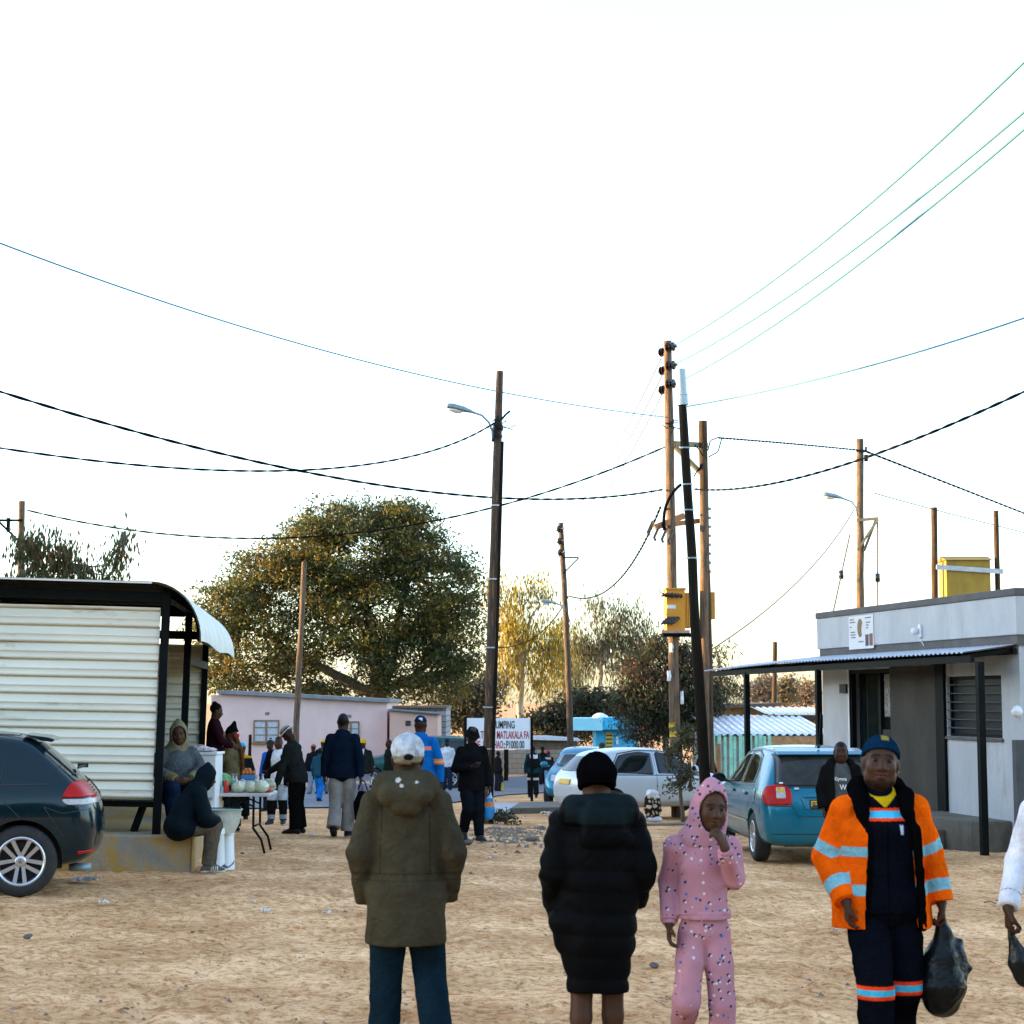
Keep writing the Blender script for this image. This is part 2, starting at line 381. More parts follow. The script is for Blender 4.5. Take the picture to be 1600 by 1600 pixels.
def surf_nets(D, lo, h):
    Sg = D < 0; nx, ny, nz = D.shape
    cnt = np.zeros((nx - 1, ny - 1, nz - 1), np.int8); corners = [(i, j, k) for i in (0, 1) for j in (0, 1) for k in (0, 1)]
    for i, j, k in corners: cnt += Sg[i:nx - 1 + i, j:ny - 1 + j, k:nz - 1 + k]
    act = (cnt > 0) & (cnt < 8); ci = np.argwhere(act); idx = np.full(act.shape, -1, np.int64); idx[act] = np.arange(len(ci))
    acc = np.zeros((len(ci), 3)); wt = np.zeros(len(ci))
    for a in corners:
        for ax in range(3):
            if a[ax]: continue
            b = list(a); b[ax] = 1
            da = D[ci[:, 0] + a[0], ci[:, 1] + a[1], ci[:, 2] + a[2]]; db = D[ci[:, 0] + b[0], ci[:, 1] + b[1], ci[:, 2] + b[2]]
            m_ = (da < 0) != (db < 0); t = np.where(m_, da / np.where(m_, da - db, 1), 0)
            p = np.tile(np.array(a, float), (len(ci), 1)); p[:, ax] = t; acc[m_] += p[m_]; wt[m_] += 1
    V = lo + h * (ci + acc / np.maximum(wt, 1)[:, None]); F = []
    for ax in range(3):
        o = [(0, 0, 0)] * 4; u, v = [q for q in range(3) if q != ax]
        if ax == 1: u, v = v, u
        sl0 = [slice(1, n - 1) for n in D.shape]; sl0[ax] = slice(0, D.shape[ax] - 1); sl1 = list(sl0); sl1[ax] = slice(1, D.shape[ax])
        A = Sg[tuple(sl0)]; B = Sg[tuple(sl1)]; e = np.argwhere(A != B); flip = A[A != B]
        e = e + np.array([0 if q == ax else 1 for q in range(3)])
        q = []
        for du, dv in ((1, 1), (0, 1), (0, 0), (1, 0)):
            c = e.copy(); c[:, u] -= du; c[:, v] -= dv; q.append(idx[c[:, 0], c[:, 1], c[:, 2]])
        q = np.stack(q, 1); q[~flip] = q[~flip][:, ::-1]; F.append(q)
    F = np.concatenate(F); return V, F[(F >= 0).all(1)]
def folds(amp, seed, fr=16., zs=.55):
    r = np.random.default_rng(seed); K = r.normal(size=(5, 3)); K[:, 2] *= zs; K /= np.linalg.norm(K, axis=1)[:, None]; ph = r.random(5) * 6.28
    def fn(X, Y, Z):
        wq = .05 * np.sin(9 * Z + ph[0] + 5 * X) ; o = 0
        for i in range(5):
            a = (K[i, 0] * (X + wq) + K[i, 1] * Y + K[i, 2] * (Z + wq)) * fr * (1 + .35 * i) + ph[i]
            o = o + np.sin(a) * (1 - .12 * i)
        o = o / 2.2; return 1.35 * amp * (.8 * np.abs(o) - .35 + .75 * np.exp(-(o / .20) ** 2) * (.5 + .5 * np.sin(4 * Z + 7 * X + ph[1])))
    return fn
def rotm(pitch=0, yaw=0, roll=0):
    """columns = right, forward, up of a head; pitch>0 looks down, yaw>0 turns to its left"""
    m = Matrix.Rotation(R(yaw), 3, 'Z') @ Matrix.Rotation(R(-pitch), 3, 'X') @ Matrix.Rotation(R(roll), 3, 'Y')
    return np.array(m)
SKD, SKM, SKB = (.042, .0185, .0095), (.070, .033, .017), (.125, .07, .042)

class Person:
    """root Empty at the feet, body as one surface, clothing and hair as children; local frame x right, y forward, z up"""
    def __init__(s, label, loc, yaw, H=1.72, b=1.0, h=.012, skin=SKD, lean=0, pose=None, head=(0, 0, 0), hs=None, group=None, hair='crop', flat_feet=True, hipz=.525, hands=True, py=0.):
        s.H, s.b, s.h, s.skin = H, b, h, skin; s.seed = abs(hash(label)) % 9999 if False else sum(map(ord, label)) % 9973
        s.root = tag(empty('person', loc, yaw), label, 'person', group); P = {}
        ln = R(lean); cz = .55
        def up(x, y, z):
            y0, z0 = y, z - cz; return np.array((x, y0 * math.cos(ln) + z0 * math.sin(ln) + py, cz - .525 + hipz + z0 * math.cos(ln) - y0 * math.sin(ln))) * H
        s.up = up; n = lambda x, y, z: np.array((x, y, z)) * H
        P['pel'] = n(0, py, hipz); P['waist'] = up(0, 0, .62); P['chest'] = up(0, .005, .73); P['shl'] = up(0, -.003, .795); P['neck'] = up(0, -.005, .835)
        P['hc'] = up(0, .018, .93)
        for sd_, q in ((-1, 'l'), (1, 'r')):
            P[q + 'hip'] = n(.05 * sd_ * b, py, hipz - .01); P[q + 'k'] = n(.055 * sd_, .014, .285); P[q + 'a'] = n(.06 * sd_, -.012, .045)
            P[q + 's'] = up(.098 * sd_ * (.6 + .4 * b), -.004, .792); P[q + 'e'] = up(.142 * sd_ * (.5 + .5 * b), -.02, .635); P[q + 'w'] = up(.15 * sd_ * (.5 + .5 * b), .02, .48)
        for k_, v_ in (pose or {}).items():
            if k_ not in ('lh', 'rh', 'lt', 'rt'): P[k_] = n(*v_)
        for sd_, q in ((-1, 'l'), (1, 'r')):
            P[q + 't'] = n(*pose[q + 't']) if pose and q + 't' in pose else P[q + 'a'] + n(.018 * sd_, .098, -.030)
        s.P = P; s.pose = pose or {}; s.HM = rotm(*head); s.hs = (H / 1.72 if hs is None else hs); s.hair = hair; s.hands = hands
        s.body()
    def hp(s, x, y, z):                       # head frame -> local
        return s.P['hc'] + s.HM @ (np.array((x, y, z)) * s.hs)
    def leg_pts(s, q):
        P = s.P; hip, k, a = P[q + 'hip'], P[q + 'k'], P[q + 'a']; d = a - k
        back = np.array((0, -1, 0)) if abs(d[2]) > .1 else np.array((0, 0, -1))
        return hip, hip + (k - hip) * .45, k, k + d * .32 + back * .006 * s.H, a
    def body(s):
        P, H, b, hs = s.P, s.H, s.b, s.hs; F = Field(); X = (1, 0, 0)
        F.chain([P['pel'], P['waist'], P['chest'], P['shl']], [np.array((.080, .056)) * H * b, np.array((.076, .055)) * H * b, np.array((.092, .062)) * H * b, np.array((.075, .045)) * H * b], X, .03)
        F.seg(P['ls'], P['rs'], .032 * H, .032 * H, k=.03); F.chain([P['shl'], P['neck'], s.hp(0, -.015, -.085)], [.05 * H, .036 * H, .034 * H], k=.03)
        for q in 'lr':
            p = s.leg_pts(q); F.chain(p, [.044 * H * b, .046 * H * b, .034 * H, .034 * H, .021 * H], k=.03)
            F.chain([p[4], p[4] + np.array((0, -.02, -.02)) * H * 0 + (P[q + 't'] - p[4]) * .5 + np.array((0, 0, .004)), P[q + 't']], [.022 * H, .022 * H, .015 * H], k=.015)
            F.chain([P[q + 's'], P[q + 'e'], P[q + 'w']], [.033 * H, .025 * H, .0165 * H], k=.02)
            if s.hands: s.hand(F, q)
        M = s.HM; E = lambda c, r, k=.015, op='u', M_=None: F.ell(s.hp(*c), np.array(r) * hs, M if M_ is None else M_, k * hs, op)
        E((0, -.014, .028), (.076, .096, .090), .03); E((0, .026, -.040), (.061, .064, .080), .035); E((0, .058, -.094), (.026, .024, .020), .02)
        for sx in (-1, 1):
            E((.036 * sx, .058, -.030), (.030, .028, .028), .02); E((.079 * sx, -.008, -.008), (.010, .019, .032), .008); E((.055 * sx, .0, -.07), (.018, .03, .03), .02)
        for sx in (-1, 1): E((.032 * sx, .092, .004), (.019, .010, .0085), .010, 's')
        F.seg(s.hp(-.042, .075, .022), s.hp(.042, .075, .022), .011 * hs, .011 * hs, k=.014 * hs)
        F.seg(s.hp(0, .086, .002), s.hp(0, .104, -.034), .009 * hs, .0135 * hs, k=.012 * hs)
        for sx in (-1, 1): E((.017 * sx, .092, -.037), (.013, .013, .010), .007)
        E((0, .088, -.059), (.026, .012, .0065), .004); E((0, .087, -.075), (.023, .012, .0075), .004)
        sk = np.array(s.skin)
        def colf(V):
            q = ((V - P['hc']) @ M) / hs; c = np.tile(sk, (len(V), 1)); x, y, z = q.T
            inh = (np.abs(x) < .1) & (np.abs(y) < .13) & (z > -.13)
            lip = inh & ((x / .027) ** 2 + ((z + .067) / .0135) ** 2 < 1) & (y > .07); c[lip] = sk * .8 + np.array((.035, .008, .006)); c[inh & (np.abs(z + .067) < .0022) & (np.abs(x) < .024) & (y > .07)] = sk * .25
            c[inh & (z > .035) & (z < .075) & (y > .05)] *= 1.15  # forehead highlight put into the skin colour
            br = inh & (np.abs(z - .0275 + np.clip(np.abs(x) - .034, 0, 1) * .3) < .0050) & (np.abs(x) > .012) & (np.abs(x) < .054) & (y > .06); c[br] = sk * .22
            if s.hair == 'crop':
                hr = inh & (z > np.where(y > .03, .068 - .012 * np.cos(x * 30) + 0 * z, .068 - (.03 - y) * 1.25)) & (z > -.085); c[hr] = (.008, .007, .006)
            if s.hair == 'beard':
                bd = inh & (z < -.075) & (y > -.0) & (np.abs(z + .067) > .018); c[bd] = sk * .45
            return c
        s.bodyo = F.mesh('body', s.h, SKIN, s.root, colf)
        if s.h <= .0125:
            for sx in (-1, 1):
                c = s.hp(.0315 * sx, .0735, .004); mb = MB(); mb.lathe([(.0135 * hs * math.sin(a), -.0135 * hs * math.cos(a)) for a in np.linspace(.05, math.pi - .05, 9)], (0, 0, 0), 12)
                v = np.array([tuple(p) for p in mb.v]); v = (M @ np.stack([v[:, 0], v[:, 2], v[:, 1]], 0)).T + c
                fw = (v - c) @ M[:, 1]; col = np.where((fw > .0092 * hs)[:, None], (.008, .005, .004), (.12, .10, .085)); mesh_obj('eye', v, mb.f, EYEM, s.root, True, col)
    def hand(s, F, q):
        P = s.P; sc = s.H / 1.72; sx = -1 if q == 'l' else 1; d0 = P[q + 'w'] - P[q + 'e']; d0 /= np.linalg.norm(d0)
        o = s.pose.get(q + 'h', {}); d = np.array(o.get('d', d0), float); d /= np.linalg.norm(d)
        nrm = np.array(o.get('n', (-sx, 0, 0)), float); nrm -= d * nrm.dot(d); nrm /= np.linalg.norm(nrm); ac = np.cross(d, nrm)
        if ac.dot(np.array(o.get('thumb', (0, 1, 0)), float)) < 0: ac = -ac      # ac points to the thumb side
        curl = o.get('curl', 28); W = P[q + 'w']
        F.seg(W, W + d * .085 * sc, (.028 * sc, .017 * sc), (.040 * sc, .014 * sc), ac, k=.012)
        for i, (off, L) in enumerate(((.030, .070), (.010, .080), (-.010, .074), (-.029, .058))):
            p = W + (d * .086 + ac * off) * sc; a = 0; r_ = .0092 * sc
            for j, (fl, kk) in enumerate(((.45, .5), (.32, .9), (.23, .8))):
                a += R(curl + i * 3) * kk; dd = d * math.cos(a) + nrm * math.sin(a) + ac * off * .8; p2 = p + dd * L * fl * sc
                F.seg(p, p2, r_, r_ * .9, k=.004); p = p2; r_ *= .92
        p = W + (d * .022 + ac * .022) * sc; p1 = p + (d * .038 + ac * .028 + nrm * .012) * sc; p2 = p1 + (d * .032 + ac * .004 + nrm * (.010 + curl * .0003)) * sc
        F.chain([p, p1, p2], [.015 * sc, .0115 * sc, .009 * sc], k=.012)
    # ---------------- clothing
    def top(s, col, t=.018, hem=.47, flare=0., sleeve=1., m=None, fold=.006, name='jacket', ff=18., bt=1.0, extra=None, colf=None, arm=1.0, collar=0., neckcut=True, hh=None, zs=.55, seed=0):
        P, H, b = s.P, s.H, s.b; F = Field(); h = hh or s.h
        hemp = np.array((0, P['pel'][1] / H * 1., hem - .525 + P['pel'][2] / H)) * H
        r = lambda x, y, e=0: np.array((x * H * b * bt + t + e, y * H * b * bt + t + e))
        pel = P['pel'].copy(); pts = [hemp, pel, P['waist'], P['chest'], P['shl']]; rs = [r(.108, .076, flare), r(.106, .074, flare * .5), r(.092, .064), r(.097, .066), r(.066, .046)]
        if hemp[2] > pel[2] - .01: pts.pop(1); rs.pop(1)
        F.chain(pts, rs, k=.03, f0=True)
        F.seg(P['ls'], P['rs'], .029 * H + t * .55, .029 * H + t * .55, k=.03); F.seg(P['ls'] * .5 + P['rs'] * .5, P['neck'], .050 * H + t * .3, .036 * H + t * .3, k=.05)
        for q in 'lr':
            a, e, w_ = P[q + 's'], P[q + 'e'], P[q + 'w']
            if sleeve >= .9: F.chain([a, e, e + (w_ - e) * min(sleeve, 1.6)], [(.031 * H + t * .62) * arm, (.026 * H + t * .68) * arm, (.020 * H + t * .62) * arm], k=.022, f1=True)
            else: F.seg(a, a + (e - a) * sleeve * 2, .032 * H + t * .6, .031 * H + t * .7, k=.02, f1=True)
        if collar: F.seg(P['shl'] + (P['neck'] - P['shl']) * .3, P['neck'] + (s.hp(0, 0, -.08) - P['neck']) * collar, .05 * H + t * .5, .045 * H + t * .4, k=.03, f1=True)
        if extra: extra(F)
        if fold: F.disp(folds(fold, s.seed + seed, ff, zs))
        return F.mesh(name, h, m or CLOTH, s.root, colf or col)
    def legs(s, col, t=.014, cuff=.97, m=None, fold=.005, name='trousers', wide=1., top=.60, colf=None, ff=17., straight=0., hh=None):
        P, H, b = s.P, s.H, s.b; F = Field()
        for q in 'lr':
            p = s.leg_pts(q); e = p[3] + (p[4] - p[3]) * ((cuff - .32) / .68 if cuff > .32 else .01)
            rr = [.049 * H * b + min(t, .010), .050 * H * b + t, .038 * H + t * wide, (.036 * H + t * wide), (.026 + .008 * straight) * H + t * wide * (1 + .5 * straight)]
            F.chain([p[0], p[1], p[2], p[3], e], rr, k=.02, f1=True)
        tp = P['pel'] + (P['waist'] - P['pel']) * ((top - .525) / .095)
        F.seg(P['pel'], tp, np.array((.088, .064)) * H * b + min(t, .010), np.array((.082, .060)) * H * b + min(t, .008), k=.025, f1=True)
        if fold: F.disp(folds(fold, s.seed + 5, ff, .9))
        return F.mesh(name, hh or s.h, m or CLOTH, s.root, colf or col)
    def shoes(s, col, sole=(.3, .3, .3), m=None, hh=None, t=.010, colf=None):
        P, H = s.P, s.H
        for q in 'lr':
            a, tt = P[q + 'a'], P[q + 't']; d = tt - a; F = Field(); L = np.linalg.norm(d)
            fw = d / L; heel = a - np.array((fw[0], fw[1], 0)) * .022 * H + np.array((0, 0, -.020 * H)); upv = np.array((0, 0, 1.))
            F.chain([a + (P[q + 'k'] - a) * .06, a + d * .1 - upv * .004, a + d * .55, tt + d / L * .012], [.024 * H + t, .026 * H + t * .6, .024 * H + t * .5, .019 * H + t * .5], k=.02)
            F.ell(heel, np.array((.022, .026, .024)) * H + t * .4, k=.02)
            base = min(heel[2], tt[2]) - .022 * H
            if base < .03: F.cut((0, 0, .002), (0, 0, -1)); base = .0
            o = F.mesh('shoe', hh or max(.007, s.h * .8), m or LEATHER, s.root, colf or (lambda V, base=base: np.where((V[:, 2] < base + .022)[:, None], np.array(sole), np.array(col))))
    def cap(s, col, brim=1, name='cap', hh=None, back=False, bc=None, tilt=8, m=None, colf=None, puff=1.0, seedf=.002, lift=0., low=.030):
        F = Field(); hs = s.hs; M = s.HM; F.ell(s.hp(0, -.014, .036 + lift), np.array((.086, .106, .094)) * hs * puff, M, .01)
        n = s.HM @ np.array((0, -math.sin(R(tilt)), -math.cos(R(tilt)))); F.cut(s.hp(0, 0, low + lift), n)
        F.disp(folds(seedf, s.seed + 3, 40)); G = Field()
        if brim:
            y = -1 if back else 1
            G.ell(s.hp(0, .102 * y - .01, .032 + lift - .012 * brim), np.array((.070, .075, .009)) * hs, s.HM @ rotm(tilt * 1.6 * y), .008)
        o = F.mesh(name, hh or s.h * .8, m or CLOTH, s.root, colf or col)
        if brim: G.mesh('peak', hh or s.h * .7, m or CLOTH, o, bc or col)
        return o
    def beanie(s, col, bob=None, name='beanie', m=None, r=1.0, hh=None, tall=0., colf=None, low=.012):
        F = Field(); hs = s.hs; M = s.HM; F.ell(s.hp(0, -.018, .032), np.array((.090, .108, .098)) * hs * r, M, .01)
        if tall: F.seg(s.hp(0, -.03, .08), s.hp(0, -.05 - tall * .3, .12 + tall), .07 * hs, .035 * hs, k=.04)
        F.seg(s.hp(0, -.02, .018), s.hp(0, -.022, .05), np.array((.092, .108)) * hs * r, np.array((.092, .108)) * hs * r, M[:, 0], .01, True, True)
        F.seg(s.hp(0, -.022, low - .01), s.hp(0, -.02, .03), np.array((.088, .104)) * hs * r, np.array((.091, .108)) * hs * r, M[:, 0], .01); F.cut(s.hp(0, 0, low), M @ np.array((0, -.30, -1))); F.disp(lambda X, Y, Z: .0022 * np.sin((X - Y) * 190) * np.sin(Z * 150)); F.disp(folds(.004, s.seed, 30))
        o = F.mesh(name, hh or s.h * .85, m or KNIT, s.root, colf or col)
        if bob is not None:
            B = Field(); B.ell(s.hp(0, -.03, .155), np.array((.034, .034, .03)) * hs); B.disp(folds(.006, 8, 90)); B.mesh('bobble', s.h * .8, KNIT, o, bob)
        return o
    def brimhat(s, col, band, name='hat', drop=.25, w_=1.0, colf=None, tall=.0, brimcol=None):
        F = Field(); hs = s.hs; M = s.HM
        F.seg(s.hp(0, -.014, .035), s.hp(0, -.012, .095 + tall), np.array((.088, .106)) * hs, np.array((.078, .094)) * hs, M[:, 0], .01, True, False)
        F.seg(s.hp(0, -.012, .040), s.hp(0, -.010, .040 - .045 * drop), np.array((.098, .116)) * hs, np.array((.142, .165)) * hs * w_, M[:, 0], .012, True, True)
        F.cut(s.hp(0, 0, .10 + tall), M @ np.array((0, 0, 1.)))
        return F.mesh(name, s.h * .75, CLOTH, s.root, colf or col)
    def hair_mass(s, col=(.008, .007, .006), parts=(), name='hair', knots=.004):
        F = Field(); hs = s.hs; F.ell(s.hp(0, -.024, .036), np.array((.084, .100, .094)) * hs, s.HM, .01); F.cut(s.hp(0, .045, .03), s.HM @ np.array((0, 1, -.55)))
        for c, r in parts: F.ell(s.hp(*c), np.array(r) * hs, s.HM, .012)
        F.disp(folds(knots, s.seed, 60)); return F.mesh(name, s.h * .85, KNIT, s.root, col)
# ------------------------------------------------------------------ market stall (left)
CREAM = mat('cream_sheet', (.79, .75, .60), .5, var=.12, vs=1.5, stretch=(.35, 1, 1.6), spots=(2.6, .575, (.34, .21, .09), .75), spec=.4)
CREAMR = mat('cream_roof_sheet', (.66, .66, .58), .5, var=.15, vs=1.5, spots=(2, .62, (.4, .3, .18), .6))
CONC = mat('stained_concrete', (.30, .27, .215), .9, var=.35, vs=2.5, bump=.5, bs=30, spots=(1.9, .42, (.42, .235, .03), .9))
p0 = gp(296, 1364)
p0 = p0 + Vector((-.10, 0, 0))
st = empty('market_stall', p0, rot=(0, R(1.4), R(6.1)))
tag(st, 'open market stall of cream ribbed metal sheets with curved roof on a concrete base', 'market stall')
def ribbed(x0, x1, y, z0, z1, per, name, m, parent, sgn=1):
    prof = []; z = z1
    while z > z0:
        for dz, dy in ((0, -.024), (.026, -.024), (.028, .045), (.041, .045), (.046, 0), (.112, 0), (.116, -.010), (.130, -.010), (.134, 0)):
            if z - dz * per / .18 > z0: prof.append((y + dy * sgn, z - dz * per / .18))
        z -= per
    v = []; n = 14
    for yy, zz in prof:
        for i in range(n):
            xx = x0 + (x1 - x0) * i / (n - 1); v.append((xx, yy + .004 * math.sin(3 * xx + zz * 9), zz + .004 * math.sin(xx * 1.7 + zz)))
    return mesh_obj(name, np.array(v), grid_faces(len(prof), n), m, parent)
MB().span(-7, .10, 0, 7.6, -.35, .385).build('concrete_base', CONC, st, bevel=.015)
ribbed(-6.9, -.34, .20, .69, 2.79, .1815, 'front_panel', CREAM, st)
ribbed(-6.9, -.30, 7.2, .5, 2.60, .1815, 'back_panel', CREAM, st)
for i, y in enumerate((.2, 3.6, 7.2)):
    MB().span(-.325, -.240, y - .045, y + .045, .385, 2.97).build('post', DARKST, st)
MB().span(-6.9, -.34, .16, .24, 2.86, 2.96).build('beam', DARKST, st)
mb = MB()
for z, y0, y1 in ((2.95, .25, 7.15), (2.30, 3.65, 7.15)): mb.span(-.33, -.24, y0, y1, z - .05, z + .05)
mb.span(-6.9, -.34, 3.55, 3.65, 2.85, 2.98); mb.span(-6.9, -.34, 7.15, 7.25, 2.68, 2.8)
for x in (-2.4, -4.6): mb.span(x - .03, x + .03, .3, 7.2, 2.90, 2.97)
mb.build('roof_frame', DARKST, st)
mb = MB(); mb.span(-6.95, -6.87, .2, 7.2, .4, 3.0); mb.build('side_panel', CREAM, st)
v = []; nx = 0; prof = [(-7.0, 3.02), (-5, 3.035), (-3, 3.045), (-1, 3.05), (-.45, 3.05)]
for a in np.linspace(0, math.pi / 2, 12): prof.append((-.42 + .53 * math.sin(a), 2.44 + .61 * math.cos(a)))
NY = 7.5 / .0475; ysr = np.linspace(-.08, 7.42, int(NY))
for i, (x, z) in enumerate(prof):
    a = max(0, min(1, (i - 3) / 10)) * math.pi / 2; nxv, nzv = math.sin(a), math.cos(a)
    for j, y in enumerate(ysr):
        d = .012 * (1 if (j % 4) in (0, 1) else -1); v.append((x + nxv * d, y, z + nzv * d + (.02 * math.sin(y * 1.3) if i > 14 else 0)))
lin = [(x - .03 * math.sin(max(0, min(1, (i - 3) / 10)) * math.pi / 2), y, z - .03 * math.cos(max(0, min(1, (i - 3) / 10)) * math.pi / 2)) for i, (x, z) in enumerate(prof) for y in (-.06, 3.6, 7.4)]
mesh_obj('roof_shade_sheet', np.array(lin), grid_faces(len(prof), 3), mat('olive_shade', (.022, .021, .012), .8, var=.3, spec=.1), st)  # shade under the roof put in as a dark sheet below it
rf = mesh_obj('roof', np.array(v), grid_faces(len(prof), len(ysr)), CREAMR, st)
MB().span(-7.0, -.42, -.10, -.085, 3.035, 3.055).build('roof_edge', CREAMR, st)
mb = MB()
for x in (-1.0, -.45):
    mb.bar((x - .1, .5, .385), (x, .45, .68), .06, .06)
mb.span(-3.2, -.3, .3, .9, .66, .72)
b = mb.build('bench', DARKST); b.matrix_world = st.matrix_basis.copy(); b.location = st.location; b.rotation_euler = st.rotation_euler
tag(b, 'dark low bench on splayed legs behind the cream panel', 'bench')

# ------------------------------------------------------------------ shop on the right
PLAST = mat('pale_plaster', (.43, .45, .455), .85, var=.18, vs=1.6, bump=.4, bs=45, stretch=(1, 1, .4), spots=(1.5, .56, (.27, .255, .23), .6))
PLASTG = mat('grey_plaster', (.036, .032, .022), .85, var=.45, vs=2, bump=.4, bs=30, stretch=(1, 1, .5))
CAPG = mat('grey_coping', (.095, .09, .088), .85, var=.3, vs=3, bump=.4, bs=40)
DKGREY = mat('dark_grey_paint', (.055, .06, .062), .7, var=.3, vs=4)
CONCP = mat('plain_concrete', (.12, .11, .085), .9, var=.4, vs=3, bump=.5, bs=30)
ZINC = mat('zinc_sheet', (.55, .60, .66), .42, metal=.35, var=.2, vs=4, spots=(3, .6, (.3, .2, .12), .5))
shop = empty('shop_building', (7.15, 25.34, 0), R(11.7))
tag(shop, 'flat roofed pale grey shop with tin canopy on black posts', 'shop')
def fy(px, x=0.):
    r = (px - 800) / FPX; ox, oy = 7.15 + .979 * x, 25.34 + .2028 * x
    return (ox - oy * r) / (.2028 + .979 * r)
def fz(px, py, x=0.):
    y = fy(px, x); Y = 25.34 + .2028 * x + .979 * y; return float(pt(px, py, Y).z)
yd0, yd1 = fy(1390), fy(1323); yw0, yw1 = fy(1561), fy(1476); zw0, zw1 = fz(1520, 1152), fz(1520, 1056); zd = fz(1345, 1046)
FL = .19; T = .22
mb = MB()
def wallseg(y0, y1, z0, z1): mb.span(0, T, y0, y1, z0, z1)
wallseg(0, yw0, -.5, 2.80); wallseg(yw0, yw1, -.5, zw0); wallseg(yw0, yw1, zw1, 2.80); wallseg(yw1, yd0, -.5, 2.80)
wallseg(yd0, yd1, zd, 2.80); wallseg(yd1, 7.48, -.5, 2.80)
mb.span(T, 6, 0, .22, -.5, 2.80); mb.span(T, 6, 7.26, 7.48, -.5, 2.8); mb.span(5.8, 6, .22, 7.26, -.5, 2.8)
mb.build('wall', PLAST, shop)
mb = MB(); mb.span(-.06, 6.06, -.06, 7.56, 2.81, 3.36); mb.build('parapet', PLAST, shop, bevel=.01)
mb = MB(); mb.span(-.08, 6.08, -.08, 7.58, 3.362, 3.47); mb.build('coping', CAPG, shop, bevel=.012)
mb = MB(); mb.span(-.035, 6.03, -.03, 7.50, 2.66, 2.808); mb.build('string_course', CAPG, shop)
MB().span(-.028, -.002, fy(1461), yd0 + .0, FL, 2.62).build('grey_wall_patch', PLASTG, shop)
mb = MB(); mb.span(-.05, -.003, fy(1475), fy(1462), FL + .02, 2.62); mb.build('folded_security_gate', DARKST, shop)
MB().span(-.62, 0, .35, 7.5, -.6, FL).build('walkway', CONCP, shop, bevel=.02)
MB().span(-.80, -.623, 1.2, 7.2, -.7, .02).build('step', CONCP, shop, bevel=.02)
# window with burglar bars
wn = MB(); 
for a, b_ in ((yw0, yw0 + .05), (yw1 - .05, yw1), ((yw0 + yw1) / 2 - .03, (yw0 + yw1) / 2 + .03)): wn.span(.05, .11, a, b_, zw0, zw1)
wn.span(.05, .11, yw0 + .05, yw1 - .05, zw1 - .05, zw1); wn.span(.05, .11, yw0 + .05, yw1 - .05, zw0, zw0 + .05)
wf = wn.build('window', DARKST, shop)
gl = MB(); gl.span(.085, .095, yw0 + .04, yw1 - .04, zw0 + .04, zw1 - .04); gl.build('pane', mat('window_glass', (.016, .024, .032), .3, var=.3, vs=2, spec=.12), wf)
br = MB()
for i in range(1, 7): z = zw0 + (zw1 - zw0) * i / 7; br.span(.0, .014, yw0, yw1, z - .007, z + .007)
br.build('burglar_bars', mat('rusty_bar', (.035, .03, .014), .6, var=.5, vs=9), wf)
MB().span(-.04, .03, yw0 - .04, yw1 + .04, zw0 - .045, zw0 - .002).build('sill', CAPG, wf)
# door
d = MB(); d.span(.02, .10, yd0, yd0 + .06, FL, zd); d.span(.02, .10, yd1 - .10, yd1, FL, zd); d.span(.02, .10, yd0 + .06, yd1 - .10, zd - .07, zd)
ym = yd0 + (yd1 - yd0) * .40; d.span(.10, .16, ym - .05, ym + .05, FL, zd - .07)
dr = d.build('door', DARKST, shop)
MB().span(.16, .18, yd0 + .06, yd1 - .10, FL, zd - .07).build('glass', GLASS, dr)
MB().span(.148, .158, fy(1384), fy(1366), fz(1375, 1120), fz(1375, 1053)).build('taped_poster', mat('torn_poster', (.30, .30, .27), .8, var=.7, vs=14, spots=(22, .5, (.04, .04, .04), .9)), dr)
MB().span(-.05, .0, fy(1323) + .0, fy(1313), fz(1318, 1083), fz(1318, 1069)).build('lock_box', BLACKP, dr)
MB().span(-.03, .02, fy(1391), fy(1378), fz(1385, 1151), fz(1385, 1140)).build('handle', BLACKP, dr)
MB().span(-.012, -.002, fy(1324.5), fy(1323), FL, zd).build('door_trim', WHITEP, dr)
# canopy: corrugated sheet on a steel frame with four posts
XC = -.72; yc1 = fy(1108, XC); n = int((yc1 + .1) / .038); v = []
for i, (x, z) in enumerate(((-.02, 2.675), (-.4, 2.615), (XC - .12, 2.555))):
    for j in range(n):
        y = -.02 + j * .038; v.append((x, y, z + (.011 if j % 4 < 2 else -.011) + (-.05 * max(0, y - 7.5) / 3)))
cn = mesh_obj('canopy', np.array(v), grid_faces(3, n), ZINC, shop)
fr = MB(); fr.bar((XC, -.02, 2.47), (XC, yc1 - .2, 2.42), .06, .10); fr.bar((-.06, 0, 2.58), (-.06, yc1 - .3, 2.53), .05, .09)
for y in np.linspace(.1, yc1 - .4, 8): fr.bar((XC, y, 2.5 - .005 * y), (-.06, y, 2.60 - .005 * y), .05, .06)
fr.build('canopy_frame', DARKST, cn)
for px in (1528, 1276.5, 1165):
    y = fy(px, XC); wp = Matrix.Rotation(R(11.7), 4, 'Z') @ Vector((XC, y, 0)); zb = float(gz(7.15 + wp.x, 25.34 + wp.y)) - .05
    MB().span(XC - .047, XC + .047, y - .047, y + .047, zb, 2.42).build('post', DARKST, cn)
ft = MB(); ft.span(-.5, -.42, fy(1445, -.5), fy(1390, -.5), 2.42, 2.47); ft.build('fluorescent_lamp', mat('dusty_lamp', (.42, .45, .36), .5), shop)
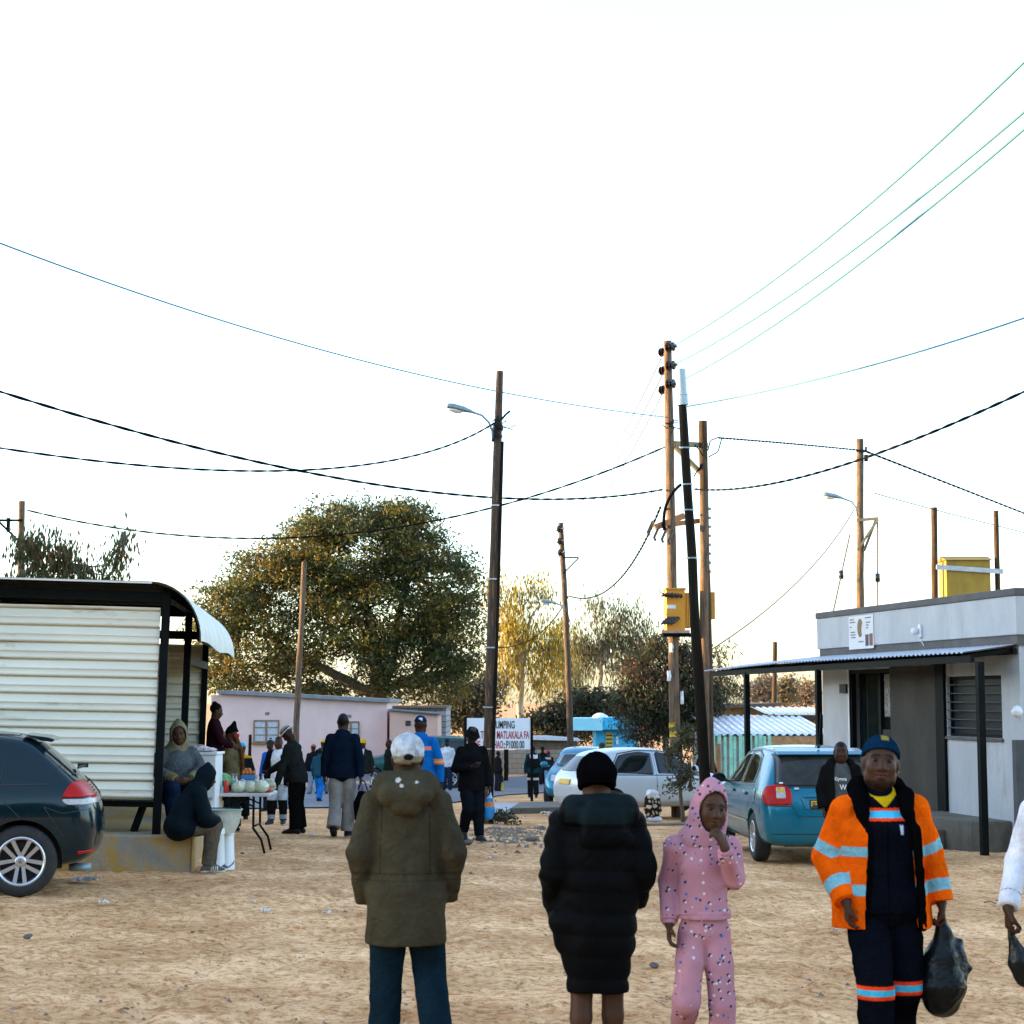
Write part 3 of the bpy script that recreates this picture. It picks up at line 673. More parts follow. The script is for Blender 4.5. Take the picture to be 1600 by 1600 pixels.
# lamp and poster on the parapet
yl = fy(1443.5); zl = fz(1443, 986)
lp = MB(); lp.span(-.10, -.062, yl - .06, yl + .03, zl - .10, zl + .10); lo_ = lp.build('wall_lamp', WHITEP, shop, bevel=.008)
MB().lathe([(.001, -.06), (.05, -.045), (.062, 0), (.05, .045), (.001, .06)], (-.15, yl + .03, zl), 12).build('globe', WHITEP, lo_, True)
MB().tube([(-.07, yl, zl - .1), (-.075, yl - .02, zl - .16), (-.07, yl - .08, zl - .2), (-.068, yl - .11, zl - .24)], .006, 6).build('flex', WHITEP, lo_)
MB().lathe([(.001, -.085), (.05, -.07), (.085, 0), (.05, .07), (.001, .085)], (-.07, -.03, fz(1590, 1112)), 20).build('round_lamp', WHITEP, shop, True)
pa, pb = fy(1370), fy(1331.5); pz0, pz1 = fz(1350, 1014), fz(1350, 962)
ps = MB(); ps.span(-.072, -.063, pa, pb, pz0, pz1); po = ps.build('poster_board', mat('poster_white', (.62, .62, .62), .6, var=.08), shop)
H_, W_ = pz1 - pz0, pb - pa
def pr(y0, y1, z0, z1, m, nm='poster_picture', o=-.075): MB().span(o, -.0722, pb - W_ * y1, pb - W_ * y0, pz0 + H_ * z0, pz0 + H_ * z1).build(nm, m, po)
GOLD = mat('printed_gold', (.16, .10, .015), .6, var=.3, vs=12); DKP = mat('printed_dark', (.03, .03, .03), .6, var=.4, vs=20); REDP = mat('printed_red', (.22, .05, .045), .6, var=.7, vs=25); GRP = mat('printed_grey', (.10, .10, .11), .6)
MB().prism([(pb - W_ * (.47 + .11 * math.cos(a)), pz0 + H_ * (.63 + .28 * math.sin(a))) for a in np.linspace(0, 6.28, 20)[:-1]], -.0745, -.0722, lambda p: Vector((p.y, p.x, p.z))).build('poster_picture', GOLD, po)
MB().prism([(pb - W_ * (.585 + .05 * math.cos(a)), pz0 + H_ * (.56 + .2 * math.sin(a))) for a in np.linspace(0, 6.28, 16)[:-1]], -.0765, -.0748, lambda p: Vector((p.y, p.x, p.z))).build('poster_picture', mat('printed_white', (.7, .7, .7), .6), po)
pr(.68, .81, .08, .42, DKP); pr(.84, .97, .08, .44, REDP)
for i, (a, b_) in enumerate(((.05, .22), (.05, .28), (.05, .12), (.08, .26), (.08, .28), (.10, .28), (.68, .92), (.72, .88), (.72, .82), (.72, .80), (.40, .60))):
    z = (.88, .80, .66, .5, .42, .34, .9, .76, .68, .6, .2)[i]; MB().span(-.075, -.0722, pb - W_ * b_, pb - W_ * a, pz0 + H_ * z, pz0 + H_ * (z + .035)).build('poster_print', GRP, po)
# broken kerb stones in front, dark pillar at the right edge
gpil = pt(1591, 1100, 24.6); mb = MB(); zg = float(gz(gpil.x, gpil.y)); mb.box((gpil.x + .03, gpil.y, zg + .74), (.21, .21, 1.66)); pl = mb.build('gate_pillar', DKGREY, bevel=.01)
tag(pl, 'dark grey gate pillar at the right end of the shop front', 'pillar')
def rock(name, loc, r, seed, m, sq=(1, .8, .6), sink=.25):
    rr = np.random.default_rng(seed); bm = bmesh.new(); bmesh.ops.create_icosphere(bm, subdivisions=2, radius=1)
    K = rr.normal(size=(6, 3)); T_ = rr.uniform(.45, .95, 6)
    for v_ in bm.verts:
        p = np.array(v_.co); 
        for k_, t_ in zip(K, T_):
            k_ = k_ / np.linalg.norm(k_); dd = p.dot(k_) - t_
            if dd > 0: p = p - k_ * dd * .9
        v_.co = Vector(p * np.array(sq) * r)
    me = bpy.data.meshes.new(name); bm.to_mesh(me); bm.free(); me.materials.append(m); o = bpy.data.objects.new(name, me); link(o)
    o.location = (loc[0], loc[1], loc[2] + r * sq[2] * (1 - sink * 1.6)); o.rotation_euler = (0, 0, rr.random() * 6); return o
STONE = mat('field_stone', (.30, .25, .19), .9, var=.35, vs=8, bump=.5, bs=30); STONED = mat('dark_stone', (.12, .10, .085), .9, var=.35, vs=9, bump=.5, bs=30); KERB = mat('weathered_kerb', (.34, .29, .2), .95, var=.35, vs=5, bump=.8, bs=20)
for i, px in enumerate((1482, 1500, 1519, 1541)):
    p = gp(px, 1326); o = rock('kerb_stone', p, .15, 40 + i, KERB, (1.3, .7, .7))
    tag(o, ('flat worn kerb stone left of the canopy post foot', 'low worn kerb stone just left of the front canopy post', 'crumbled kerb stone below the front canopy post', 'worn kerb stone right of the front canopy post')[i], 'kerb stone', 'worn kerb stones along the shop step')
for i, (px, r_, lb) in enumerate(((1577, .13, 'upright tan boulder leaning by the dark gate pillar'), (1594, .20, 'large tan boulder at the right edge below the gate pillar'))):
    o = rock('boulder', gp(px, 1330), r_, 60 + i, KERB, (1, .8, .8), .1); tag(o, lb, 'boulder', 'boulders by the gate pillar')

# ------------------------------------------------------------------ houses beyond the road
PINK = mat('pink_plaster', (.74, .545, .50), .9, var=.10, vs=1.2, bump=.2, bs=20, spots=(.8, .64, (.5, .4, .36), .4))
SALM = mat('salmon_plaster', (.68, .42, .33), .9, var=.12, vs=1.2, bump=.2, bs=20)
BLOCK = mat('grey_block', (.33, .32, .31), .9, var=.3, vs=3, bump=.4, bs=20); WOODW = mat('brown_wood', (.25, .15, .07), .7, var=.3, vs=6)
CURT = mat('lace_curtain', (.50, .54, .58), .8, var=.35, vs=12, stretch=(4, 1, .6))
YH = 65.
def xw(px, Y): return float(pt(px, 1093, Y).x)
def zw(py, Y): return float(pt(800, py, Y).z)
ph = empty('pink_house', gd(478, YH)); tag(ph, 'long pink plastered house with brown framed windows under the big tree', 'house')
def inpar(o, par): o.parent = par; o.matrix_parent_inverse = Matrix.Translation(par.location).inverted(); return o
def wpart(mb, name, m, par, **k): o = mb.build(name, m, None, **k); return inpar2(o, par)
def inpar2(o, par):
    o.parent = par; M_ = Matrix.Identity(4); p = par
    while p is not None: M_ = p.matrix_basis.inverted() @ M_ if False else M_; p = p.parent
    root = par
    while root.parent is not None: root = root.parent
    o.data.transform(Matrix.Translation(-root.location)); return o
mb = MB(); xa, xb = xw(345, YH), xw(605, YH); za, zb = zw(1080, YH), zw(1094, YH); zg = -2.0
mb.prism([(xa, zg), (xb, zg), (xb, zb), (xa, za)], YH, YH + 6); wpart(mb, 'wall', PINK, ph)
mb = MB(); mb.prism([(xa - .1, za + .04), (xb + .12, zb + .04), (xb + .12, zb - .08), (xa - .1, za - .08)], YH - .25, YH + 6.3); wpart(mb, 'roof', mat('tin_roof', (.22, .24, .25), .5, metal=.3, var=.3), ph)
mb = MB(); mb.span(xw(328, YH), xa + .0, YH + .3, YH + 5.8, zg, zw(1086, YH)); wpart(mb, 'side_room', PINK, ph)
def house_window(par, px0, px1, py0, py1, Y, nx=2, bars=2):
    x0, x1, z0, z1 = xw(px0, Y), xw(px1, Y), zw(py1, Y), zw(py0, Y); m = MB(); t = .045
    m.span(x0, x0 + t, Y - .05, Y - .004, z0, z1); m.span(x1 - t, x1, Y - .05, Y - .004, z0, z1)
    m.span(x0 + t, x1 - t, Y - .05, Y - .004, z1 - t, z1); m.span(x0 + t, x1 - t, Y - .05, Y - .004, z0, z0 + t)
    for i in range(1, nx): x = x0 + (x1 - x0) * i / nx; m.span(x - .035, x + .035, Y - .045, Y - .004, z0 + t, z1 - t)
    for i in range(1, bars + 1): z = z0 + (z1 - z0) * (i / (bars + 1)); m.span(x0 + t, x1 - t, Y - .035, Y - .004, z - .015, z + .015)
    wo = wpart(m, 'window', WOODW, par)
    m = MB(); m.span(x0 + t, x1 - t, Y - .02, Y - .012, z0 + t, z1 - t); wpart(m, 'pane', CURT, wo)
    m = MB(); m.span(x0 - .06, x1 + .06, Y - .12, Y - .003, z0 - .07, z0 - .004); wpart(m, 'sill', WOODW, wo)
house_window(ph, 397, 437, 1125, 1160, YH); house_window(ph, 535, 562, 1127, 1162, YH)
for px, py in ((418, 1115), (546, 1119)):
    m = MB()
    for i in range(3): x = xw(px, YH) + (i - 1) * .055; z = zw(py, YH); m.span(x - .018, x + .018, YH - .004, YH - .001, z - .06, z + .05)
    wpart(m, 'air_vent', DKP, ph)
ax = empty('outbuilding', gd(650, 64.)); tag(ax, 'small salmon outbuilding with a sloping tin roof right of the pink house', 'outbuilding')
Y = 64.; xa, xb = xw(609, Y), xw(684, Y); mb = MB(); mb.prism([(xa, -2), (xb, -2), (xb, zw(1116, Y)), (xa, zw(1109, Y))], Y, Y + 3.5); wpart(mb, 'wall', SALM, ax)
mb = MB(); mb.prism([(xa - .05, zw(1108, Y)), (xb + .1, zw(1115, Y)), (xb + .1, zw(1117, Y)), (xa - .05, zw(1110, Y))], Y - .15, Y + 3.6); wpart(mb, 'roof', mat('thin_tin', (.12, .12, .12), .5, var=.3), ax)
m = MB(); m.span(xw(634, Y), xw(642, Y), Y - .03, Y - .003, zw(1134, Y), zw(1126, Y)); wpart(m, 'air_vent', DKP, ax)
bl = empty('block_building', gd(655, 68.)); tag(bl, 'unplastered grey block building behind the salmon outbuilding', 'building')
BLKW = bpy.data.materials.new('block_wall'); BLKW.use_nodes = True; t = BLKW.node_tree
bk = nn(t, 'TexBrick', Scale=1.0); bk.inputs['Color1'].default_value = (.34, .35, .37, 1); bk.inputs['Color2'].default_value = (.27, .25, .23, 1); bk.inputs['Mortar'].default_value = (.12, .11, .1, 1)
bk.inputs['Brick Width'].default_value = .42; bk.inputs['Row Height'].default_value = .21; bk.inputs['Mortar Size'].default_value = .018
tc = nn(t, 'TexCoord'); sp_ = nn(t, 'SeparateXYZ'); cb = nn(t, 'CombineXYZ'); t.links.new(tc.outputs['Object'], sp_.inputs[0]); t.links.new(sp_.outputs[0], cb.inputs[0]); t.links.new(sp_.outputs[2], cb.inputs[1]); t.links.new(cb.outputs[0], bk.inputs['Vector'])
t.links.new(bk.outputs[0], t.nodes['Principled BSDF'].inputs['Base Color']); t.nodes['Principled BSDF'].inputs['Roughness'].default_value = .9
Y = 68.; mb = MB(); mb.span(xw(600, Y), xw(697, Y), Y, Y + 5, -2, zw(1107, Y)); wpart(mb, 'wall', BLKW, bl)
mb = MB(); mb.span(xw(598, Y), xw(699, Y), Y - .2, Y + 5.2, zw(1106.5, Y), zw(1103, Y)); wpart(mb, 'roof', mat('rust_roof', (.20, .13, .08), .8, var=.3), bl)
# yard wall of concrete blocks and low roofs behind the sign
Y = 78.; yw_ = MB(); yw_.span(xw(690, Y), xw(905, Y), Y, Y + .2, -2.2, zw(1172, Y)); TANB = BLKW.copy(); TANB.name = 'tan_block_wall'; tb2 = [n_ for n_ in TANB.node_tree.nodes if n_.type == 'TEX_BRICK'][0]; tb2.inputs['Color1'].default_value = (.40, .31, .23, 1); tb2.inputs['Color2'].default_value = (.32, .25, .19, 1); tb2.inputs['Mortar'].default_value = (.22, .18, .14, 1)
o = yw_.build('yard_wall', TANB); o.location.z = 0
tag(o, 'low tan concrete block yard wall across the road behind the sign', 'wall')
sh = empty('shack', gd(860, 82.)); tag(sh, 'low shack with thin dark tin roof behind the block yard wall', 'shack')
Y = 82.; mb = MB(); mb.span(xw(805, Y), xw(902, Y), Y, Y + 3, -2.2, zw(1158, Y)); wpart(mb, 'wall', mat('shack_wall', (.13, .11, .09), .9, var=.4), sh)
mb = MB(); mb.prism([(xw(800, Y), zw(1152, Y)), (xw(856, Y), zw(1151, Y)), (xw(906, Y), zw(1155, Y)), (xw(906, Y), zw(1157.5, Y)), (xw(800, Y), zw(1155, Y))], Y - .5, Y + 3.3); wpart(mb, 'roof', ZINC, sh)
# blue kiosk
BLUE = mat('sky_blue_paint', (.03, .42, .68), .6, var=.15, vs=2); BLUEL = mat('pale_blue_paint', (.30, .68, .78), .6, var=.1, vs=2)
ki = empty('kiosk', gd(935, 74.)); tag(ki, 'bright blue flat roofed kiosk behind the white car', 'kiosk')
Y = 74.; mb = MB(); mb.span(xw(931, Y), xw(996, Y), Y, Y + 3, -2.2, zw(1139, Y)); wpart(mb, 'wall', BLUE, ki)
mb = MB(); mb.span(xw(895, Y), xw(940, Y), Y - .6, Y + 3.2, zw(1141, Y), zw(1122, Y)); wpart(mb, 'roof_fascia', BLUEL, ki)
mb = MB(); mb.span(xw(940, Y) + .004, xw(997, Y), Y - .58, Y + 3.15, zw(1139.5, Y), zw(1121, Y)); wpart(mb, 'roof', BLUE, ki)
m = MB(); m.span(xw(946, Y), xw(957, Y), Y - .04, Y - .003, zw(1170, Y), zw(1144, Y)); wd = wpart(m, 'window', mat('yellow_frame', (.6, .42, .06), .6), ki)
m = MB(); [m.span(xw(947, Y), xw(956, Y), Y - .06, Y - .043, zw(1168 - i * 6, Y), zw(1166 - i * 6, Y)) for i in range(4)]; wpart(m, 'bars', DKP, wd)
m = MB(); m.span(xw(962, Y), xw(966, Y), Y - .04, Y - .003, zw(1163, Y), zw(1150, Y)); wpart(m, 'notice', WHITEP, ki)
m = MB(); m.lathe([(.35, 0), (.3, .1), (.12, .2), (.01, .22)], (xw(938, Y), Y + .2, zw(1122, Y)), 14); wpart(m, 'roof_dome', WHITEP, ki, smooth=True)
# sheds in the gap between the leaning pole and the shop
TEAL = mat('mint_green_paint', (.26, .60, .47), .7, var=.35, vs=5); TAN = mat('tan_plaster', (.30, .22, .10), .9, var=.25)
def corr(x0, x1, Y0, Y1, z0, z1, per, name, m, par, amp=.02):
    n = int((x1 - x0) / per * 4); v = []
    for y, z in ((Y0, z0), ((Y0 + Y1) / 2, (z0 + z1) / 2), (Y1, z1)):
        for j in range(n): v.append((x0 + (x1 - x0) * j / (n - 1), y, z + (amp if j % 4 < 2 else -amp)))
    return inpar2(mesh_obj(name, np.array(v), grid_faces(3, n), m), par)
Y = 50.; sd1 = empty('tin_shed', gd(1195, Y)); tag(sd1, 'long tin roofed shed above a mint green slat fence', 'shed')
corr(xw(1112, Y), xw(1300, Y), Y, Y + 6, zw(1148, Y), zw(1118, Y + 6), .2, 'roof', ZINC, sd1, .025)
mb = MB(); mb.span(xw(1114, Y), xw(1298, Y), Y + .3, Y + 5.8, -1.8, zw(1149, Y)); wpart(mb, 'wall', mat('shed_wall', (.2, .22, .22), .9, var=.4), sd1)
Y = 60.; sd2 = empty('tan_building', gd(1160, Y)); tag(sd2, 'tan building with a thin dark sloping roof behind the tin shed', 'building')
mb = MB(); mb.prism([(xw(1112, Y), -2), (xw(1205, Y), -2), (xw(1205, Y), zw(1102, Y)), (xw(1112, Y), zw(1107, Y))], Y, Y + 6); wpart(mb, 'wall', TAN, sd2)
mb = MB(); mb.prism([(xw(1108, Y), zw(1102, Y)), (xw(1218, Y), zw(1098, Y)), (xw(1218, Y), zw(1103, Y)), (xw(1108, Y), zw(1107.5, Y))], Y - .4, Y + 6.4); wpart(mb, 'roof', mat('dark_fascia', (.10, .085, .07), .8), sd2)
Y = 56.; sd3 = empty('tin_shed', gd(1240, Y)); tag(sd3, 'small shed with pale tin roof and orange brown end beside the shop wall', 'shed')
mb = MB(); mb.span(xw(1196, Y), xw(1290, Y), Y, Y + 3, -2, zw(1119, Y)); wpart(mb, 'wall', mat('ochre_wall', (.32, .18, .05), .9, var=.4), sd3)
corr(xw(1194, Y), xw(1292, Y), Y - .2, Y + 3.4, zw(1116, Y), zw(1105, Y + 3.4), .2, 'roof', ZINC, sd3)
mb = MB(); mb.span(xw(1217, Y), xw(1292, Y), Y - .25, Y - .21, zw(1125, Y), zw(1117, Y)); wpart(mb, 'fascia', mat('black_fascia', (.03, .028, .025), .8), sd3)
Y = 47.; fe = empty('slat_fence', gd(1160, Y)); tag(fe, 'mint green slat fence with uneven boards below the tin shed', 'fence')
rr = random.Random(3); mb = MB(); x = xw(1112, Y)
while x < xw(1200, Y):
    w_ = rr.uniform(.06, .11); mb.span(x, x + w_, Y - .01 * rr.random(), Y + .02, -1.5, zw(1148 + rr.uniform(-1, 3), Y)); x += w_ + rr.choice((.012, .02, .05, .07))
wpart(mb, 'slats', TEAL, fe); mb = MB(); mb.span(xw(1112, Y), xw(1200, Y), Y + .025, Y + .07, zw(1158, Y), zw(1155, Y)); mb.span(xw(1112, Y), xw(1200, Y), Y + .025, Y + .07, zw(1186, Y), zw(1183, Y)); wpart(mb, 'rails', WOODW, fe)
Y = 44.; p = gd(1121, Y); o = MB().tube([p, (p.x, Y, zw(1162, Y))], .07, 8).build('fence_post', mat('rust_post', (.25, .13, .05), .9, var=.4, vs=8), smooth=True); tag(o, 'short rusty brown post in front of the mint green fence', 'post')
Y = 48.; o = MB().span(xw(1200, Y), xw(1290, Y), Y, Y + .2, -1.5, zw(1151, Y)).build('brick_wall', mat('ochre_brick', (.40, .22, .10), .9, var=.5, vs=7, spots=(5, .58, (.6, .55, .5), .6))); tag(o, 'low orange brown brick wall right of the mint green fence', 'wall')

# ------------------------------------------------------------------ sign and bollard
sg = empty('signboard', gp(831, 1252)); Y = sg.location.y
tag(sg, 'white no dumping signboard lettered in black and red on black posts', 'sign')
x0, x1, z0, z1 = xw(729, Y), xw(829, Y), zw(1171, Y), zw(1122, Y)
mb = MB(); mb.span(x0, x1, Y - .02, Y + .02, z0, z1); pn = wpart(mb, 'panel', mat('sign_white', (.74, .79, .82), .5, var=.05), sg)
for px in (727.5, 830.8): m = MB(); m.span(xw(px, Y) - .035, xw(px, Y) + .035, Y - .035, Y + .035, float(gz(sg.location.x, Y)) - .1, z1 + .02); wpart(m, 'post', DARKST, sg)
BLT = mat('sign_black', (.015, .015, .015), .6, var=.1); RDT = mat('sign_red', (.42, .012, .02), .6, var=.1)
Z2Y = Matrix.Rotation(math.pi / 2, 4, 'X')
for s_, px, py, hpx, m, wpx in (('DUMPING', 769, 1138, 11.3, BLT, 35), ('LATLHE', 740, 1153.8, 11.3, RDT, 33), ('MATLAKALA FA', 776.5, 1153.8, 11.3, RDT, 50), ('FINE', 735, 1169, 11.3, RDT, 15.5), ('KOTLHAO', 755, 1169, 11.3, RDT, 31), (':', 787, 1169, 11.3, BLT, 2.2), ('P1000.00', 791, 1169, 11.3, BLT, 28)):
    sz = hpx / 2800 * Y / .69; o = text_mesh('lettering', s_, sz, m, None, Matrix.Identity(4), 1., .004)
    xsv = [v_.co.x for v_ in o.data.vertices]; sc = (wpx / 2800 * Y) / (max(xsv) - min(xsv)); mnx = min(xsv)
    o.data.transform(Matrix.Translation((xw(px, Y), Y - .026, zw(py, Y))) @ Z2Y @ Matrix.Diagonal((sc, 1, 1, 1)) @ Matrix.Translation((-mnx, 0, 0))); o.parent = pn
    o.data.transform(Matrix.Translation(-sg.location))
bo = empty('bollard', gp(781, 1237)); Y = bo.location.y; tag(bo, 'yellow and black painted bollard by the road behind the lamp pole', 'bollard')
YEL = mat('yellow_paint', (.62, .40, .02), .6, var=.3, vs=5); r_ = .115; k = .0
for nm, a, b_, m in (('yellow_band', 0, .30, YEL), ('black_band', .302, .52, BLACKP), ('yellow_band', .522, .66, YEL)): MB().lathe([(r_ * 1.05, a), (r_, b_)], (0, 0, 0), 16).build(nm, m, bo, auto=40)
MB().lathe([(r_ * 1.0, .662), (r_ * .9, .76), (r_ * .6, .83), (.005, .86)], (0, 0, 0), 16).build('cap', CONCP, bo, True)
# concrete drain kerb by the road
def slab(name, pxs, h, m, label=None, cat=None):
    b = [gp(px, py) for px, py in pxs]; n = len(b); v = [Vector((p.x, p.y, p.z - .15)) for p in b] + [Vector((p.x, p.y, p.z + h)) for p in b]
    o = mesh_obj(name, v, [tuple(range(n)), tuple(range(n, 2 * n))] + [(i, (i + 1) % n, (i + 1) % n + n, i + n) for i in range(n)], m); 
    bm = bmesh.new(); bm.from_mesh(o.data); bmesh.ops.recalc_face_normals(bm, faces=bm.faces); bm.to_mesh(o.data); bm.free()
    if label: tag(o, label, cat)
    else: o['kind'] = 'structure'
    return o
slab('drain_kerb', [(797, 1272), (866, 1270), (905, 1269), (905, 1259), (866, 1260), (812, 1262)], .12, CONCP, 'raised concrete drain kerb beside the road near the white car', 'kerb')
slab('pavement', [(764, 1276), (792, 1274), (812, 1256), (770, 1256)], .03, mat('pale_concrete', (.36, .36, .37), .9, var=.2))
# ------------------------------------------------------------------ poles
def pole(name, label, pb, ptop, Y, r0, r1, m, mid=None, Ytop=None, group='utility poles around the square'):
    b = gd(pb[0], Y); b.z -= .4; t_ = pt(ptop[0], ptop[1], Ytop or Y); root = empty(name, (b.x, b.y, b.z + .4)); tag(root, label, 'utility pole' if 'pole' in name else 'post', group)
    n = 14; pts = []; rr = random.Random(len(label))
    for i in range(n + 1):
        q = b.lerp(t_, i / n); k = math.sin(math.pi * i / n); pts.append(q + Vector((rr.uniform(-.012, .012) * k, rr.uniform(-.01, .01) * k, 0)) + (Vector((mid, 0, 0)) * k if mid else Vector()))
    mb = MB(); mb.tube(pts, [r0 + (r1 - r0) * i / n + rr.uniform(-.004, .004) for i in range(n + 1)], 14)
    o = mb.build('shaft', m, None, True, auto=50); inpar2(o, root); root['_t'] = tuple(t_); return root
def rp(mb, name, m, root, smooth=False, auto=None): return inpar2(mb.build(name, m, None, smooth, auto=auto), root)
def street_lamp(root, arm, head_a, head_b, r=.02, hw=.10):
    a = rp(MB().tube(arm, r, 8), 'lamp_arm', GREYST, root, True)
    A, B = Vector(head_a), Vector(head_b); d = (B - A); L = d.length; d.normalize(); X_ = d.cross(Vector((0, 0, 1))).normalized(); Z_ = X_.cross(d); ax = Matrix((X_, d, Z_)).transposed()
    v = []; f = []; prof = [(0, .3, .25), (.12, .55, .5), (.4, .9, .9), (.8, 1, 1), (.96, .85, .8), (1, .5, .4)]; n = 12
    for t_, wx, hz in prof:
        for j in range(n):
            q = 2 * math.pi * j / n; x = math.cos(q); z = math.sin(q); z = z * (.75 if z > 0 else .28); v.append(A + ax @ Vector((x * hw * wx, t_ * L, z * hw * hz)))
    for i in range(len(prof) - 1):
        for j in range(n): f.append((i * n + j, i * n + (j + 1) % n, (i + 1) * n + (j + 1) % n, (i + 1) * n + j))
    f += [tuple(range(n)), tuple(range((len(prof) - 1) * n, len(prof) * n))]; h_ = rp(MB().add(v, f), 'lamp_head', GREYST, root, True)
    v = []; f = []; n = 12
    for i, (rr_, dz) in enumerate(((1, 0), (.95, -.35), (.75, -.7), (.4, -.9), (.05, -1))):
        for j in range(n): q = 2 * math.pi * j / n; v.append(A + ax @ Vector((math.cos(q) * hw * .82 * rr_, L * (.68 + .27 * math.sin(q) * rr_), -hw * .25 + dz * hw * .5)))
    for i in range(4):
        for j in range(n): f.append((i * n + j, i * n + (j + 1) % n, (i + 1) * n + (j + 1) % n, (i + 1) * n + j))
    rp(MB().add(v, f), 'lens', mat('lamp_lens', (.75, .75, .66), .25, var=.05), h_, True)
def insul(root, c, d, r=.1, n=3):
    d = Vector(d).normalized(); u = Vector((0, 0, 1)) if abs(d.z) < .9 else Vector((1, 0, 0)); x = d.cross(u).normalized(); y = d.cross(x); ax = Matrix((x, y, d)).transposed()
    prof = [(.02, -.12)]
    for i in range(n): z = -.09 + i * .075; prof += [(.03, z - .012), (r, z), (r * .9, z + .018), (.035, z + .03)]
    prof.append((.018, .16)); rp(MB().lathe(prof, c, 18, ax), 'insulator', PORC, root, True, auto=60)
YB = gp(765, 1287).y
lampp = pole('lamp_pole', 'tall dark brown wooden lamp pole leaning right with a street lamp, near the centre', (758, 1287), (781, 580), YB, .098, .068, POLE_D)
Q = lambda px, py, Y: pt(px, py, Y)
street_lamp(lampp, [Q(770, 686, YB - .1), Q(769, 672, YB - .12), Q(764, 660, YB - .15), Q(753, 649, YB - .2), Q(738, 644, YB - .2)], Q(741, 645, YB - .2), Q(698, 635, YB - .25), .02, .11)
mb = MB(); mb.tube([Q(777, 650, YB - .09), Q(770, 690, YB - .09)], .03, 8); mb.lathe([(.09, -.02), (.09, .02)], Q(777.5, 682, YB), 14); mb.lathe([(.088, -.06), (.1, -.02), (.088, .05)], Q(778, 668, YB), 12); rp(mb, 'clamp', BLACKP, lampp)
rr = random.Random(5); mb = MB()
for i in range(9):
    a = Q(777 + rr.uniform(-4, 5), 660 + rr.uniform(-6, 16), YB - .11); pts = [a]
    for k in range(3): pts.append(pts[-1] + Vector((rr.uniform(-.1, .13), rr.uniform(-.03, .0), rr.uniform(-.09, .07))))
    mb.tube(pts, .008, 5)
mb.tube([Q(784, 655, YB - .05), Q(790, 648, YB), Q(797, 642, YB)], .02, 7)
rp(mb, 'wire_tangle', BLACKP, lampp)
mb = MB(); mb.tube([Q(785, 690, YB - .02), Q(782, 800, YB - .05), Q(776.5, 1000, YB - .07), Q(770, 1200, YB - .09), Q(767, 1284, YB - .1)], .028, 8); rp(mb, 'cable_conduit', POLE_B, lampp, True)
for py in (790, 905, 1012, 1105, 1170): 
    px = 781 - (py - 580) * 23 / 707; mb = MB(); mb.lathe([(.092 + (py - 580) * .00003, -.012), (.092 + (py - 580) * .00003, .012)], Q(px, py, YB), 14); rp(mb, 'strap', STEEL, lampp)
# transformer H-frame: pole A, pole D, leaning pole C
YA = 39.
pA = pole('utility_pole', 'tall pale peeling utility pole with black insulators at its top carrying the yellow transformer', (1056, 1250), (1043, 533), YA, .125, .092, POLE_L)
for px, py, d in ((1048, 542, (.9, -.6, 0)), (1048.5, 571, (.9, -.6, 0)), (1048.5, 600, (.9, -.6, 0)), (1036.5, 550, (-.75, .7, -.05)), (1037, 579, (-.75, .7, -.05)), (1037, 609, (-.75, .7, -.05))):
    insul(pA, Q(px, py, YA + (-.12 if d[0] > 0 else .1)), d, .105)
mb = MB(); 
for i in range(8):
    a = Q(1047 + rr.uniform(-5, 5), 655 + rr.uniform(-6, 12), YA - .13); mb.tube([a, a + Vector((rr.uniform(-.12, .12), -.02, rr.uniform(-.15, .1))), a + Vector((rr.uniform(-.2, .2), 0, rr.uniform(-.2, .2)))], .012, 5)
rp(mb, 'wire_tangle', BLACKP, pA)
pC = pole('utility_pole', 'black leaning utility pole topped by a pale cylinder, in front of the transformer', (1106, 1290), (1066, 626), 31., .105, .072, POLE_B)
ct, cb_ = Q(1063, 577, 31), Q(1067, 633, 31); dd = (ct - cb_); ln_ = dd.length; dd.normalize(); x_ = dd.cross(Vector((0, 1, 0))).normalized(); y_ = dd.cross(x_); ax_ = Matrix((x_, y_, dd)).transposed()
rp(MB().lathe([(.098, 0), (.098, ln_ * .26), (.104, ln_ * .27), (.104, ln_ * .29), (.090, ln_ * .30), (.090, ln_)], cb_, 20, ax_), 'cylinder_cover', mat('pale_blue_plastic', (.34, .44, .48), .4, var=.08), pC, True, auto=40)
for py in (700, 757, 797, 872): px = 1066 + (py - 626) * 40 / 664; rp(MB().lathe([(.09, -.012), (.09, .012)], Q(px, py, 31), 12), 'strap', GREYST, pC)
YD = 39.6
pD = pole('utility_pole', 'brown utility pole behind the leaning black pole, right leg of the transformer frame', (1108, 1250), (1098, 658), YD, .12, .095, POLE_M)
pD2 = pole('utility_pole', 'shorter peeling orange and white pole strapped to the transformer frame', (1101, 1250), (1099.5, 768), 39.2, .10, .095, POLE_L)
for i in range(8): py = 795 + i * 14; rp(MB().lathe([(.03, -.03), (.03, .03)], Q(1109, py, YD), 8, Matrix(((0, 0, 1), (1, 0, 0), (0, 1, 0)))), 'bolt', STEEL, pD)
